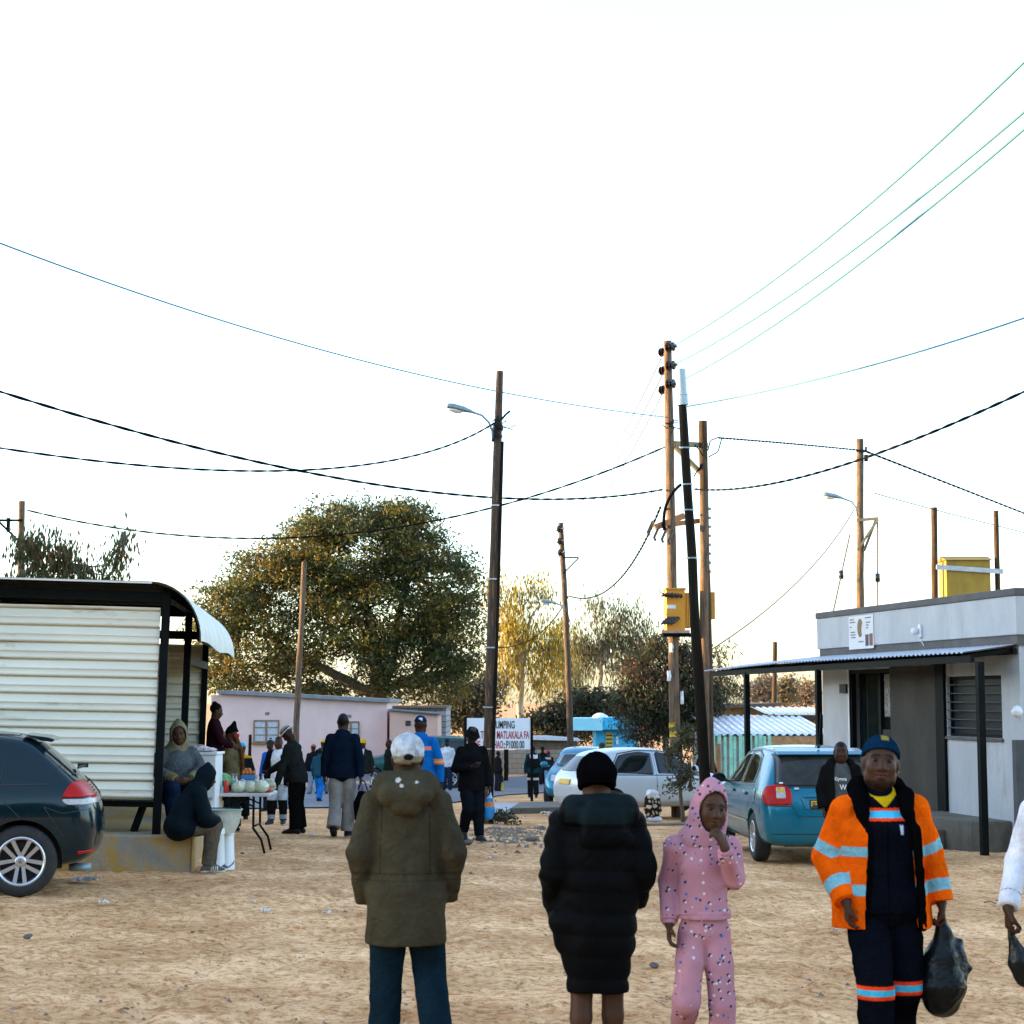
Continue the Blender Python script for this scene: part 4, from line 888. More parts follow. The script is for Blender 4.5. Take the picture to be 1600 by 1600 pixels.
# crossbars
cbm = MB(); cbm.bar(Q(1053, 693, 39.1), Q(1104, 696, 39.8), .09, .11); cbm.bar(Q(1053, 696, 39.1), Q(1102, 746, 39.8), .07, .09)
o = rp(cbm, 'crossbar', mat('tan_beam', (.24, .19, .10), .85, var=.3), pD)
cbm = MB(); cbm.bar(Q(1024, 824, 38.8), Q(1068, 806, 39.1), .11, .13); cbm.bar(Q(1028, 822, 39.1), Q(1100, 813, 39.8), .10, .11); rp(cbm, 'crossbar', mat('orange_beam', (.38, .18, .07), .85, var=.4, vs=6), pA)
for px, py in ((1012, 822), (1022, 830), (1034, 833), (1044, 836)):
    rp(MB().tube([Q(px + 8, py - 8, 38.8), Q(px, py + 10, 38.75), Q(px + 2, py + 14, 38.7)], .03, 7), 'fuse_cutout', PORC, pA)
TYEL = mat('transformer_yellow', (.62, .25, .006), .5, var=.15, vs=3, spots=(4, .62, (.25, .12, .02), .6))
tr = empty('transformer', Q(1062, 990, 39.)); tag(tr, 'yellow pole mounted transformer with brown bushings on a plank platform between the poles', 'transformer')
def qbox(mb, px0, px1, py0, py1, Y, dep): a, b_ = Q(px0, py1, Y), Q(px1, py0, Y); return mb.span(a.x, b_.x, Y, Y + dep, a.z, b_.z)
Yt = 38.75
rp(qbox(MB(), 1042, 1070, 921, 985, Yt, .7), 'tank', TYEL, tr); rp(qbox(MB(), 1040, 1072, 918.5, 921, Yt - .03, .76), 'lid', TYEL, tr)
mb = MB(); [qbox(mb, 1071 + i * 2.6, 1072.2 + i * 2.6, 926, 980, Yt + .05, .6) for i in range(4)]; rp(mb, 'radiator_fins', TYEL, tr)
rp(qbox(MB(), 1104, 1117, 925, 967, Yt + .9, .3), 'side_tank', TYEL, tr)
for i in range(3): a = Q(1044 + i * 7, 931, Yt - .02); insul(tr, a + Vector((0, -.12, 0)), (-.9, -.4, .1), .05, 4)
for i in range(4): a = Q(1040 + i * 5, 968, Yt - .02); insul(tr, a + Vector((0, -.1, -.02)), (-.6, -.4, -.5), .045, 3)
mb = MB(); qbox(mb, 1034, 1078, 984.5, 989, Yt - .12, 1.0); rp(mb, 'platform', mat('pinkish_plank', (.42, .26, .19), .9, var=.3), tr)
mb = MB(); qbox(mb, 1036, 1080, 989.2, 995, Yt + .0, .1); qbox(mb, 1036, 1080, 989.2, 995, Yt + .6, .1); rp(mb, 'bearer', DARKST, tr)
mb = MB(); a = Q(1050, 948, Yt - .012); mb.span(a.x - .1, a.x + .08, Yt - .012, Yt - .002, a.z - .04, a.z + .04); rp(mb, 'rating_plate', WHITEP, tr)
# torn notices and rags on pole A
for i, (px, py, hpx, wpx, m) in enumerate(((1050, 1012, 14, 7, WHITEP), (1046, 1056, 16, 7, WHITEP), (1066, 1090, 20, 5, WHITEP), (1052, 1133, 8, 13, YEL), (1053, 1147, 9, 13, YEL))):
    Yp = YA - .135; a = Q(px, py, Yp); mb = MB(); hw, hh_ = wpx / 2800 * Yp / 2, hpx / 2800 * Yp / 2; v = []
    for j in range(4):
        for k in range(5): u = -1 + 2 * j / 3; w_ = -1 + 2 * k / 4; v.append((a.x + u * hw, Yp + .05 * u * u + .02 * math.sin(k * 2 + i), a.z + w_ * hh_ + .01 * math.sin(j * 3 + i)))
    inpar2(mesh_obj('torn_notice' if i < 3 else 'tape_band', np.array(v), grid_faces(4, 5), m), pA)
# street lamp pole over the shop, two-pole transformer on the right, far poles
YHp = 45.
pH = pole('lamp_pole', 'weathered utility pole with a small street lamp rising behind the shop', (1342, 1250), (1343.5, 686), YHp, .10, .088, POLE_L)
street_lamp(pH, [Q(1340, 806, YHp - .12), Q(1338, 794, YHp - .15), Q(1331, 784, YHp - .2), Q(1316, 778.5, YHp - .2)], Q(1318, 779, YHp - .2), Q(1284, 773, YHp - .25), .022, .12)
mb = MB(); mb.bar(Q(1339, 813, YHp - .15), Q(1372, 810, YHp - .3), .05, .07); mb.bar(Q(1372, 811, YHp - .3), Q(1340, 860, YHp - .15), .05, .06); mb.bar(Q(1369, 811, YHp - .1), Q(1350, 861, YHp - .1), .05, .06); rp(mb, 'bracket', mat('olive_steel', (.13, .12, .08), .7, var=.3), pH)
mb = MB(); mb.bar(Q(1338, 704, YHp - .14), Q(1354, 705, YHp - .14), .06, .06); mb.tube([Q(1353, 704, YHp - .14), Q(1353, 698, YHp - .14)], .03, 6); mb.span(Q(1334, 0, YHp).x, Q(1339, 0, YHp).x, YHp - .2, YHp - .1, Q(0, 722, YHp).z, Q(0, 712, YHp).z); rp(mb, 'cable_clamp', BLACKP, pH)
for px, pz, (bx, by) in ((1328, 835, (1303, 951)), (1371, 812, (1371.5, 960))):
    a, b_ = Q(px, pz, YHp - .2), Q(bx, by, YHp - 1.2); e = a + (b_ - a) * 1.6
    gw = empty('guy_wire', e); tag(gw, 'thin guy wire with a brown insulator left of the lamp pole behind the shop' if bx < 1350 else 'hanging guy wire with a brown insulator right of the lamp pole behind the shop', 'guy wire', 'guy wires of the pole behind the shop')
    rp(MB().tube([a, e], .020, 6), 'wire', mat('rust_wire', (.10, .06, .04), .8), gw); c = a.lerp(b_, .55 if bx < 1350 else .62); rp(MB().lathe([(.03, -.11), (.06, -.09), (.06, .09), (.03, .11)], c, 10), 'insulator', PORC, gw, True)
YT = 50.
p1 = pole('utility_pole', 'short brown pole left of the yellow box above the shop roof', (1459, 1250), (1459.5, 793), YT, .095, .085, POLE_M)
p2 = pole('utility_pole', 'short brown pole right of the yellow box above the shop roof', (1563, 1250), (1556, 798), YT, .085, .07, POLE_M)
tx = empty('transformer', Q(1507, 960, YT)); tag(tx, 'dull yellow transformer box with peaked lid between two poles above the shop roof', 'transformer')
TYD = mat('faded_yellow', (.30, .19, .012), .6, var=.25, vs=3, spots=(2.5, .58, (.16, .11, .03), .7), stretch=(1, 1, .5))
a, b_ = Q(1475, 960, YT), Q(1541, 877, YT); mb = MB(); mb.span(a.x, b_.x, YT - .4, YT + .5, a.z, b_.z); rp(mb, 'cabinet', TYD, tx)
mb = MB(); yy = [YT - .48, YT + .05, YT + .58]; x0, x1, zt = a.x - .05, b_.x + .05, b_.z; mb.add([(x0, yy[0], zt + .003), (x1, yy[0], zt + .003), (x1, yy[1], zt + .14), (x0, yy[1], zt + .14), (x0, yy[2], zt + .003), (x1, yy[2], zt + .003)], [(0, 1, 2, 3), (3, 2, 5, 4), (0, 3, 4), (1, 5, 2), (0, 4, 5, 1)]); rp(mb, 'lid', TYD, tx)
mb = MB(); mb.bar(Q(1463, 886, YT - .45), Q(1567, 893, YT - .45), .06, .13); rp(mb, 'rail', STEEL, tx)
YE = 67.
pE = pole('utility_pole', 'far brown utility pole with three insulators leaning beside the yellow lit trees', (893, 1205), (876, 817), YE, .13, .10, POLE_D, mid=.05)
for py in (826, 845, 863): insul(pE, Q(876 + (py - 817) * .045, py, YE - .15), (.7, -.7, 0), .13, 1); insul(pE, Q(872 + (py - 817) * .045, py + 3, YE - .1), (-.7, -.7, 0), .13, 1)
mb = MB(); mb.bar(Q(879, 871, YE - .1), Q(904, 871, YE - .3), .05, .05); mb.bar(Q(904, 872, YE - .3), Q(880, 896, YE - .1), .04, .04); rp(mb, 'bracket', DARKST, pE)
street_lamp(pE, [Q(884, 955, YE - .15), Q(880, 947, YE - .2), Q(866, 942, YE - .2)], Q(868, 942.5, YE - .2), Q(843, 940, YE - .3), .03, .14)
YF = 52.
pF = pole('utility_pole', 'grey leaning utility pole in front of the pink house', (459, 1230), (475.5, 878), YF, .10, .075, POLE_L)
YG = 42.
pG = pole('utility_pole', 'grey utility pole with a side bracket behind the market stall roof', (31, 1250), (34, 783), YG, .085, .075, POLE_L)
mb = MB(); mb.bar(Q(-30, 813, YG - .1), Q(35, 813, YG - .1), .05, .05); mb.bar(Q(-5, 812, YG - .1), Q(32, 848, YG - .1), .045, .045); mb.span(Q(37, 0, YG).x, Q(41, 0, YG).x, YG - .15, YG - .05, Q(0, 832, YG).z, Q(0, 810, YG).z); rp(mb, 'bracket', DARKST, pG)
YQ = 75.
pQ = pole('utility_pole', 'distant thin brown pole seen under the tin canopy', (1206, 1200), (1211, 1003), YQ, .11, .09, POLE_M)
pO = [pole('wooden_post', 'thin dark wooden stake standing before the pink house left of its window', (391, 1222), (391, 1148), 50, .05, .045, POLE_B, group=None), pole('wooden_post', 'dark fence post by the road below the signboard', (791, 1212), (791, 1171), 70, .09, .09, POLE_B, group=None)]
# ------------------------------------------------------------------ cables
def cable(label, P3, r, m=CABLE, twist=False, n=60, group='overhead cables', ext=(0, 1)):
    a, b_, c = [Vector(p) for p in P3]; L1 = (b_ - a).length; t1 = L1 / (L1 + (c - b_).length); pts = []
    for i in range(n + 1):
        t = ext[0] + (ext[1] - ext[0]) * i / n; pts.append(a * ((t - t1) * (t - 1) / (t1)) + b_ * (t * (t - 1) / (t1 * (t1 - 1))) + c * (t * (t - t1) / (1 - t1)))
    mb = MB()
    if not twist: mb.tube(pts, r, 6)
    else:
        n2 = max(200, int((pts[-1] - pts[0]).length / .09)); fine = resample(pts, n2)
        for k in range(2):
            q = []
            for i, p in enumerate(fine):
                d = (fine[min(i + 1, n2 - 1)] - fine[max(i - 1, 0)]).normalized(); x = d.cross(Vector((0, 0, 1))).normalized(); y = d.cross(x); s_ = i * .62 + k * math.pi
                q.append(p + (x * math.cos(s_) + y * math.sin(s_)) * r * .62)
            mb.tube(q, r * .75, 5)
    o = mb.build('cable', m, None, True); return tag(o, label, 'cable', group)
cable('uppermost of three pale wires running from the insulators to the top right corner', [Q(1056, 538, YA - .2), Q(1330, 343, 26.5), Q(1600, 97, 19.5)], .016, WIRE, ext=(0, 1.5))
cable('middle of three pale wires running from the insulators to the right edge', [Q(1056, 568, YA - .2), Q(1330, 393, 26.5), Q(1600, 175, 20)], .016, WIRE, ext=(0, 1.5))
cable('lowest of three pale wires running from the insulators to the right edge', [Q(1056, 599, YA - .2), Q(1330, 422, 26.5), Q(1600, 202, 20)], .016, WIRE, ext=(0, 1.5))
cable('thin pale wire sloping from the left edge down to the peeling pole', [Q(0, 380, 21), Q(500, 546, 28), Q(1042, 652, YA)], .011, WIRE, ext=(-.3, 1))
cable('thin wire rising from the leaning pole to the right edge below the three pale wires', [Q(1068, 636, 31), Q(1350, 574, 27), Q(1600, 497, 24)], .013, WIRE, ext=(0, 1.4))
cable('thick twisted black cable dipping from the left edge to the transformer poles', [Q(0, 612, 24), Q(500, 742, 29), Q(1035, 765, YA)], .0175, CABLE, True, ext=(-.2, 1))
cable('thick twisted black cable rising from the transformer poles to the right edge', [Q(1085, 764, YA), Q(1350, 716, 29), Q(1600, 612, 24)], .0175, CABLE, True, ext=(0, 1.3))
cable('black cable sagging from the left edge up to the street lamp on the dark pole', [Q(0, 700, 24), Q(400, 736, 26.5), Q(772, 661, YB - .1)], .0135, CABLE, True, ext=(-.25, 1))
cable('long twisted cable from the pole behind the stall to the peeling pole', [Q(42, 797, YG), Q(560, 832, 40.5), Q(1042, 697, YA)], .0175, CABLE, True)
cable('twisted cable from the brown frame pole to the lamp pole behind the shop', [Q(1121, 684, YD), Q(1220, 692, 42), Q(1338, 703, YHp - .14)], .0175, CABLE, True)
cable('black cable sloping from the lamp pole behind the shop down to the right edge', [Q(1352, 705, YHp - .14), Q(1480, 755, 51), Q(1600, 802, 57)], .024, CABLE, True, ext=(0, 1.2))
cable('thin line with clamps passing the two short poles above the shop', [Q(1365, 770, YHp), Q(1459, 796, YT - .1), Q(1600, 832, 54)], .012, CABLE, ext=(0, 1.2))
cable('thin yellowish line drooping from the lamp pole behind the shop to the canopy', [Q(1335, 795, YHp - .2), Q(1235, 920, 42), Q(1113, 1014, 40)], .016, mat('yellowish_line', (.22, .19, .11), .8))
cable('black twisted cable curving down from the fuse crossbar to the far pole', [Q(1032, 792, YA - .2), Q(968, 905, 50), Q(889, 931, YE)], .022, CABLE, True)
for i, (px, py, tx_, ty) in enumerate(((1033, 560, 879, 826), (1034, 588, 880, 845), (1034, 617, 880, 863))):
    cable(('topmost', 'middle', 'lowest')[i] + ' faint wire from the left insulators down to the far pole', [Q(px, py, YA + .2), Q((px + tx_) / 2 - 6, (py + ty) / 2 + 26, 51), Q(tx_, ty, YE - .2)], .015, mat('thin_grey_wire', (.16, .17, .18), .7))
cable('dark cable from the far pole sloping down left behind the lamp pole', [Q(888, 932, YE), Q(840, 992, 72), Q(770, 1012, 78)], .025, CABLE)
for i, (a, b_, c) in enumerate((((1030, 640), (1000, 720), (1013, 823)), ((1036, 650), (1019, 740), (1022, 828)), ((1018, 838), (1010, 900), (1040, 930)), ((1030, 842), (1028, 900), (1044, 968)))):
    cable(('outer grey jumper wire looping from the pole top to the fuses', 'inner grey jumper wire hanging from the pole top to the fuses', 'wire looping out from the fuses to the upper bushings of the transformer', 'wire hanging from the fuses to the lower bushings of the transformer')[i], [Q(*a, YA - .25), Q(*b_, YA - .3), Q(*c, YA - .3)], .008, mat('grey_wire', (.12, .12, .12), .6), n=24)
cable('black cable winding down the peeling pole to the fuse crossbar', [Q(1064, 757, YA - .2), Q(1046, 778, YA - .25), Q(1038, 828, YA - .2)], .028, CABLE, True, n=24)

mb = MB()
for a_, b_, c_ in (((1121, 684), (1110, 688), (1106, 704)), ((1128, 684), (1122, 706), (1107, 714)), ((1080, 690), (1092, 702), (1098, 712)), ((1097, 726), (1088, 738), (1084, 745))):
    mb.tube(resample([Q(*a_, YD - .12), Q(*b_, YD - .12), Q(*c_, YD - .12)], 8), .014, 5)
rp(mb, 'cable_tails', CABLE, pD, True)
# ------------------------------------------------------------------ trees
def leaves(name, C, size, root, cols, droop=0., asp=2.6, seed=0, mt=None):
    """one small quad per entry of C (points), colour from cols"""
    r = np.random.default_rng(seed); n = len(C); d = r.normal(size=(n, 3))
    if droop: d = d * (1 - droop) * .7; d[:, 2] -= droop * 1.2
    d /= np.linalg.norm(d, axis=1)[:, None]; u = np.cross(d, r.normal(size=(n, 3))); u /= np.linalg.norm(u, axis=1)[:, None]
    L = size * r.uniform(.6, 1.3, n)[:, None]; W = L / asp
    V = np.stack([C - d * L * .5, C + u * W * .5, C + d * L * .5, C - u * W * .5], 1).reshape(-1, 3); F = np.arange(4 * n).reshape(n, 4)
    return inpar2(mesh_obj(name, V, F, mt or LEAF, None, False, np.repeat(cols, 4, 0)), root)
def tree(name, label, base, limbs, blobs, ncl, per, size, spread, pal, droop=0., asp=2.6, seed=1, r0=.3, gap=.42, mt=None, bark=None, cat='tree', shell=.55, group=None, flat=.7):
    """base: foot of the trunk; limbs: polylines (world) with radii; blobs: (centre, radii) volumes the leaf clumps fill"""
    root = empty(name, base); tag(root, label, cat, group); r = np.random.default_rng(seed); mb = MB()
    for P_, ra, rb in limbs:
        P_ = resample(P_, 10); P_ = [p + Vector(r.normal(size=3) * ra * .12) for p in P_]; mb.tube(P_, [ra + (rb - ra) * i / 9 for i in range(10)], 9)
    vol = np.array([b[1][0] * b[1][1] * b[1][2] for b in blobs]) ** .67; cc = []
    for i, (c, rad) in enumerate(blobs):
        k = max(1, int(ncl * vol[i] / vol.sum())); d = r.normal(size=(k, 3)); d /= np.linalg.norm(d, axis=1)[:, None]
        q = np.array(c) + d * (shell + (1 - shell) * r.random(k) ** .5)[:, None] * np.array(rad) * r.uniform(.75, 1.12, k)[:, None]; cc.append(q)
    cc = np.concatenate(cc)
    if gap: cc = cc[fbm(cc[:, 0] * .9 + seed, cc[:, 2] * .9, 3) + .25 * r.random(len(cc)) > gap]
    tips = [Vector(P_[-1]) for P_, _, _ in limbs]
    for p in cc[::max(1, len(cc) // 120)]:
        p = Vector(p); t_ = min(tips, key=lambda q: (q - p).length); m_ = t_.lerp(p, .5) + Vector((0, 0, -.08 * (p - t_).length)); mb.tube([t_, m_, p], [max(.02, r0 * .16), max(.012, r0 * .1), .008], 5)
    rp(mb, 'trunk', bark or BARK, root, True)
    n = len(cc); per_ = r.integers(int(per * .5), int(per * 1.5), n); idx = np.repeat(np.arange(n), per_)
    P = cc[idx] + r.normal(size=(len(idx), 3)) * spread * np.array((1, 1, flat)) * r.uniform(.6, 1.25, n)[idx][:, None]
    pal = np.array(pal); kc = r.integers(0, len(pal), n); c = pal[kc[idx]] * r.uniform(.65, 1.35, len(idx))[:, None] * r.uniform(.75, 1.25, n)[idx][:, None]
    leaves('crown', P, size, root, c, droop, asp, seed, mt); return root
def V3(px, py, Y): return tuple(pt(px, py, Y))
GR = [(.050, .070, .017), (.066, .080, .020), (.13, .105, .018), (.040, .058, .027), (.14, .098, .016)]
Y = 86.; sc = Y / 2800
tb = gd(590, Y); m0 = pt(590, 1085, Y)
bl_ = [((px, py), (rx, ry)) for px, py, rx, ry in ((560, 860, 105, 78), (640, 850, 62, 62), (450, 930, 110, 68), (360, 950, 58, 52), (480, 855, 60, 48), (420, 890, 62, 42), (580, 960, 130, 85), (690, 930, 62, 85), (715, 1000, 44, 70), (400, 1020, 100, 48), (640, 1030, 95, 50), (330, 990, 35, 40), (470, 1025, 60, 34), (690, 1075, 55, 35), (350, 1060, 40, 26), (515, 815, 50, 40), (620, 810, 45, 36), (440, 1075, 90, 28), (560, 1082, 80, 24))]
tree('acacia_tree', 'huge spreading acacia with dusty green and golden foliage behind the pink house', tb,
     [([tb, m0, pt(585, 1030, Y), pt(575, 950, Y)], .55, .2), ([m0, pt(560, 1075, Y), pt(520, 1050, Y), pt(480, 1035, Y), pt(430, 1000, Y)], .33, .1), ([m0, pt(612, 1040, Y), pt(620, 980, Y + 1), pt(640, 900, Y + 1)], .35, .12), ([m0, pt(640, 1060, Y), pt(690, 1020, Y)], .22, .08), ([pt(580, 1000, Y), pt(540, 940, Y - 1), pt(510, 870, Y - 1)], .2, .07), ([pt(430, 1000, Y), pt(380, 975, Y)], .1, .05)],
     [(V3(px, py, Y + dy), (rx * sc, min(rx, ry) * sc * 1.1, ry * sc)) for ((px, py), (rx, ry)) in bl_ for dy in (-1.2, 1.5)], 2500, 46, .23, .44, GR, asp=2.8, seed=4, r0=.5, gap=.33, shell=.45, flat=.42)
YEG = [(.34, .25, .025), (.38, .27, .02), (.22, .19, .03), (.14, .14, .04)]; GRG = [(.075, .085, .045), (.085, .09, .05), (.11, .105, .045)]
def euc(label, Y, pxb, blobs, pal, seed, ncl=260, per=34, size=.34, limbs=None, gap=.42, white=True):
    sc = Y / 2800; b = gd(pxb, Y); pl_ = [([b, pt(pxb + 2, 1060, Y), pt(pxb + 4, 1000, Y)], .22, .12)]
    for (px, py, rx, ry) in blobs[:7]: pl_.append(([pt(pxb + 3, 1040, Y), pt((pxb + px) / 2, (1000 + py) / 2, Y), pt(px, py + ry * .4, Y)], .11, .03))
    tree('gum_tree', label, b, pl_, [(V3(px, py, Y), (rx * sc, max(rx, ry) * sc * .8, ry * sc)) for px, py, rx, ry in blobs], ncl, per, size, .42, pal, droop=.72, asp=5.5, seed=seed, r0=.16, gap=gap, bark=mat('pale_bark', (.34, .31, .25), .8, var=.3, vs=3), group='gum trees beyond the road', flat=1.1)
euc('sunlit yellow gum tree just right of the dark lamp pole', 96., 812, [(800, 960, 26, 40), (845, 930, 22, 28), (800, 1010, 26, 40), (850, 1000, 26, 36), (790, 1060, 26, 32), (835, 1055, 26, 28), (770, 920, 14, 24), (872, 1010, 14, 40)], YEG, 11, 230, 40)
euc('loose olive gum tree between the far pole and the transformer', 104., 935, [(930, 960, 20, 26), (960, 975, 30, 30), (985, 985, 26, 34), (920, 1010, 26, 30), (960, 1030, 40, 30), (1000, 1020, 20, 30), (905, 1030, 20, 24)], GRG, 12, 240, 36)
euc('yellow green gum tree behind the far pole', 112., 880, [(885, 1000, 24, 40), (905, 1040, 30, 30), (860, 1040, 28, 34), (880, 1075, 44, 24)], YEG[2:] + GRG[:1], 13, 150, 36)
def bushy(label, Y, blobs, pal, seed, ncl, per, size=.22, name='bushy_tree', gap=.3, droop=.1, asp=2.4, cat='tree', spread=.35, group='trees beyond the road', shell=.35):
    sc = Y / 2800; px, py, rx, ry = blobs[0]; b = gd(px, Y)
    tree(name, label, b, [([b, pt(px, py, Y)], .14, .05)] + [([pt(px, py + ry * .5, Y), pt(q[0], q[1], Y)], .07, .025) for q in blobs[1:6]], [(V3(a, c, Y), (d * sc, max(d, e) * sc * .7, e * sc)) for a, c, d, e in blobs], ncl, per, size, spread, pal, droop=droop, asp=asp, seed=seed, r0=.1, gap=gap, cat=cat, group=group, shell=shell)
DG = [(.030, .036, .020), (.040, .046, .024), (.050, .050, .026)]
bushy('dark green rounded tree above the block wall and behind the kiosk', 88., [(880, 1125, 50, 34), (925, 1105, 44, 26), (960, 1100, 40, 22), (845, 1135, 30, 26), (905, 1140, 40, 20)], [(.04, .046, .024), (.055, .06, .032), (.065, .068, .04)], 21, 330, 40)
bushy('greyish shrubby tree between the acacia and the lamp pole', 92., [(725, 1095, 40, 30), (760, 1085, 26, 34), (700, 1120, 34, 22), (745, 1125, 34, 20)], [(.09, .09, .065), (.075, .08, .05)], 22, 200, 34, .24)
bushy('dense dark tree with reddish leaf tufts behind the transformer poles', 56., [(1040, 1090, 58, 60), (1005, 1060, 36, 46), (1075, 1050, 36, 40), (1020, 1130, 50, 40), (1080, 1120, 36, 50), (985, 1100, 24, 34), (1040, 1020, 36, 26), (1110, 1090, 22, 30)], [(.034, .046, .022), (.044, .056, .024), (.030, .040, .022), (.044, .056, .024), (.10, .045, .032)], 23, 620, 46, .16, droop=.35, asp=4., spread=.24)
bushy('slender grey green tree just right of the brown frame pole', 62., [(1124, 1060, 18, 16), (1122, 1018, 14, 10), (1140, 1080, 26, 10), (1118, 1095, 16, 14)], GRG, 24, 60, 26, .2, droop=.5, asp=4.)
for i, (px, py, rx, ry, lb) in enumerate(((1190, 1078, 15, 22, 'hazy pale orange tree seen under the canopy, left of the distant pole'), (1226, 1076, 16, 20, 'hazy olive tree seen under the canopy, right of the distant pole'), (1256, 1082, 14, 18, 'hazy pale tree seen under the canopy beside the shop wall'))):
    bushy(lb, 110. + 6 * i, [(px, py + 8, rx, ry), (px + 5, py - 8, rx * .6, ry * .6), (px - 8, py + 10, rx * .7, ry * .7)], [(.24, .17, .12), (.20, .16, .10)] if i != 1 else [(.14, .13, .07), (.2, .15, .09)], 30 + i, 90, 30, .26)
LG = [(.085, .095, .03), (.11, .09, .028), (.20, .08, .028), (.08, .095, .04)]
Y = 30.; sc = Y / 2800; b = gd(95, Y)
tree('gum_tree', 'reddish green gum tree whose top shows over the stall roof', b, [([b, pt(95, 940, Y)], .12, .05), ([pt(95, 940, Y), pt(60, 870, Y)], .05, .015), ([pt(95, 940, Y), pt(110, 880, Y)], .05, .012), ([pt(95, 940, Y), pt(175, 900, Y), pt(195, 830, Y)], .045, .01)],
     [(V3(a, c, Y), (d * sc, d * sc * .8, e * sc)) for a, c, d, e in ((55, 858, 30, 22), (85, 865, 24, 28), (110, 890, 34, 22), (30, 868, 20, 14), (178, 885, 18, 28), (192, 848, 10, 26), (60, 925, 50, 26), (140, 930, 50, 26))], 170, 26, .13, .12, LG, droop=.75, asp=3.6, seed=41, r0=.08, gap=.3, cat='tree', flat=1.2)
# bush by the sack and plants at the pole foot
Y = gp(1066, 1287).y; sc = Y / 2800; b = gd(1066, Y); SG = [(.06, .075, .022), (.05, .055, .02), (.09, .085, .025)]
tree('sapling', 'leafy sapling with a thin trunk in front of the white car', b, [([b, pt(1062, 1220, Y), pt(1066, 1150, Y)], .045, .02), ([pt(1062, 1225, Y), pt(1040, 1180, Y)], .02, .008), ([pt(1064, 1200, Y), pt(1082, 1150, Y)], .02, .008), ([pt(1063, 1240, Y), pt(1080, 1210, Y)], .015, .006)],
     [(V3(a, c, Y), (d * sc, d * sc, e * sc)) for a, c, d, e in ((1060, 1195, 18, 40), (1078, 1165, 16, 26), (1045, 1170, 14, 14), (1078, 1218, 14, 18), (1046, 1232, 10, 16), (1070, 1145, 20, 16))], 110, 12, .075, .06, SG, droop=.3, asp=2.2, seed=51, r0=.03, gap=.2, cat='sapling')
for i, (px, py, w_, lb) in enumerate(((770, 1287, 26, 'green weeds growing round the foot of the dark lamp pole'), (742, 1282, 12, 'small tuft of weeds left of the lamp pole foot'))):
    b = gp(px, py); Y = b.y; sc = Y / 2800; tree('weed_clump', lb, b, [([b, b + Vector((0, 0, .1))], .02, .01)], [((b.x + dx * w_ * sc, Y, b.z + .12), (w_ * sc * .7, w_ * sc * .6, .15)) for dx in (-.5, .2, .9)], 46, 14, .07, .06, [(.045, .062, .02), (.07, .08, .03), (.03, .04, .018)], asp=2.4, seed=60 + i, r0=.02, gap=0, cat='weeds', group='weeds at the lamp pole')
# trees outside the left edge of the picture: they shade the square in the evening
for i in range(10):
    x, y = -26 - 2 * (i % 2), 12 + i * 7.8; b = Vector((x, y, float(gz(x, y)) - .3)); hh_ = (11.0 if y < 37 else 6.3) + (i % 3) * .3
    tree('offscreen_tree', 'bushy evening tree beyond the left edge of the square', b, [([b, b + Vector((0, 0, hh_ * .6))], .2, .1)], [((x, y - 2.2, b.z + hh_ * .42), (2.0, 3.2, hh_ * .45)), ((x, y + 2.2, b.z + hh_ * .40), (2.0, 3.2, hh_ * .42)), ((x, y, b.z + hh_ * .6), (2.4, 3.0, hh_ * .42))], 520, 60, .72, .5, GR, seed=80 + i, r0=.2, gap=0, group='trees left of the square', shell=.2)
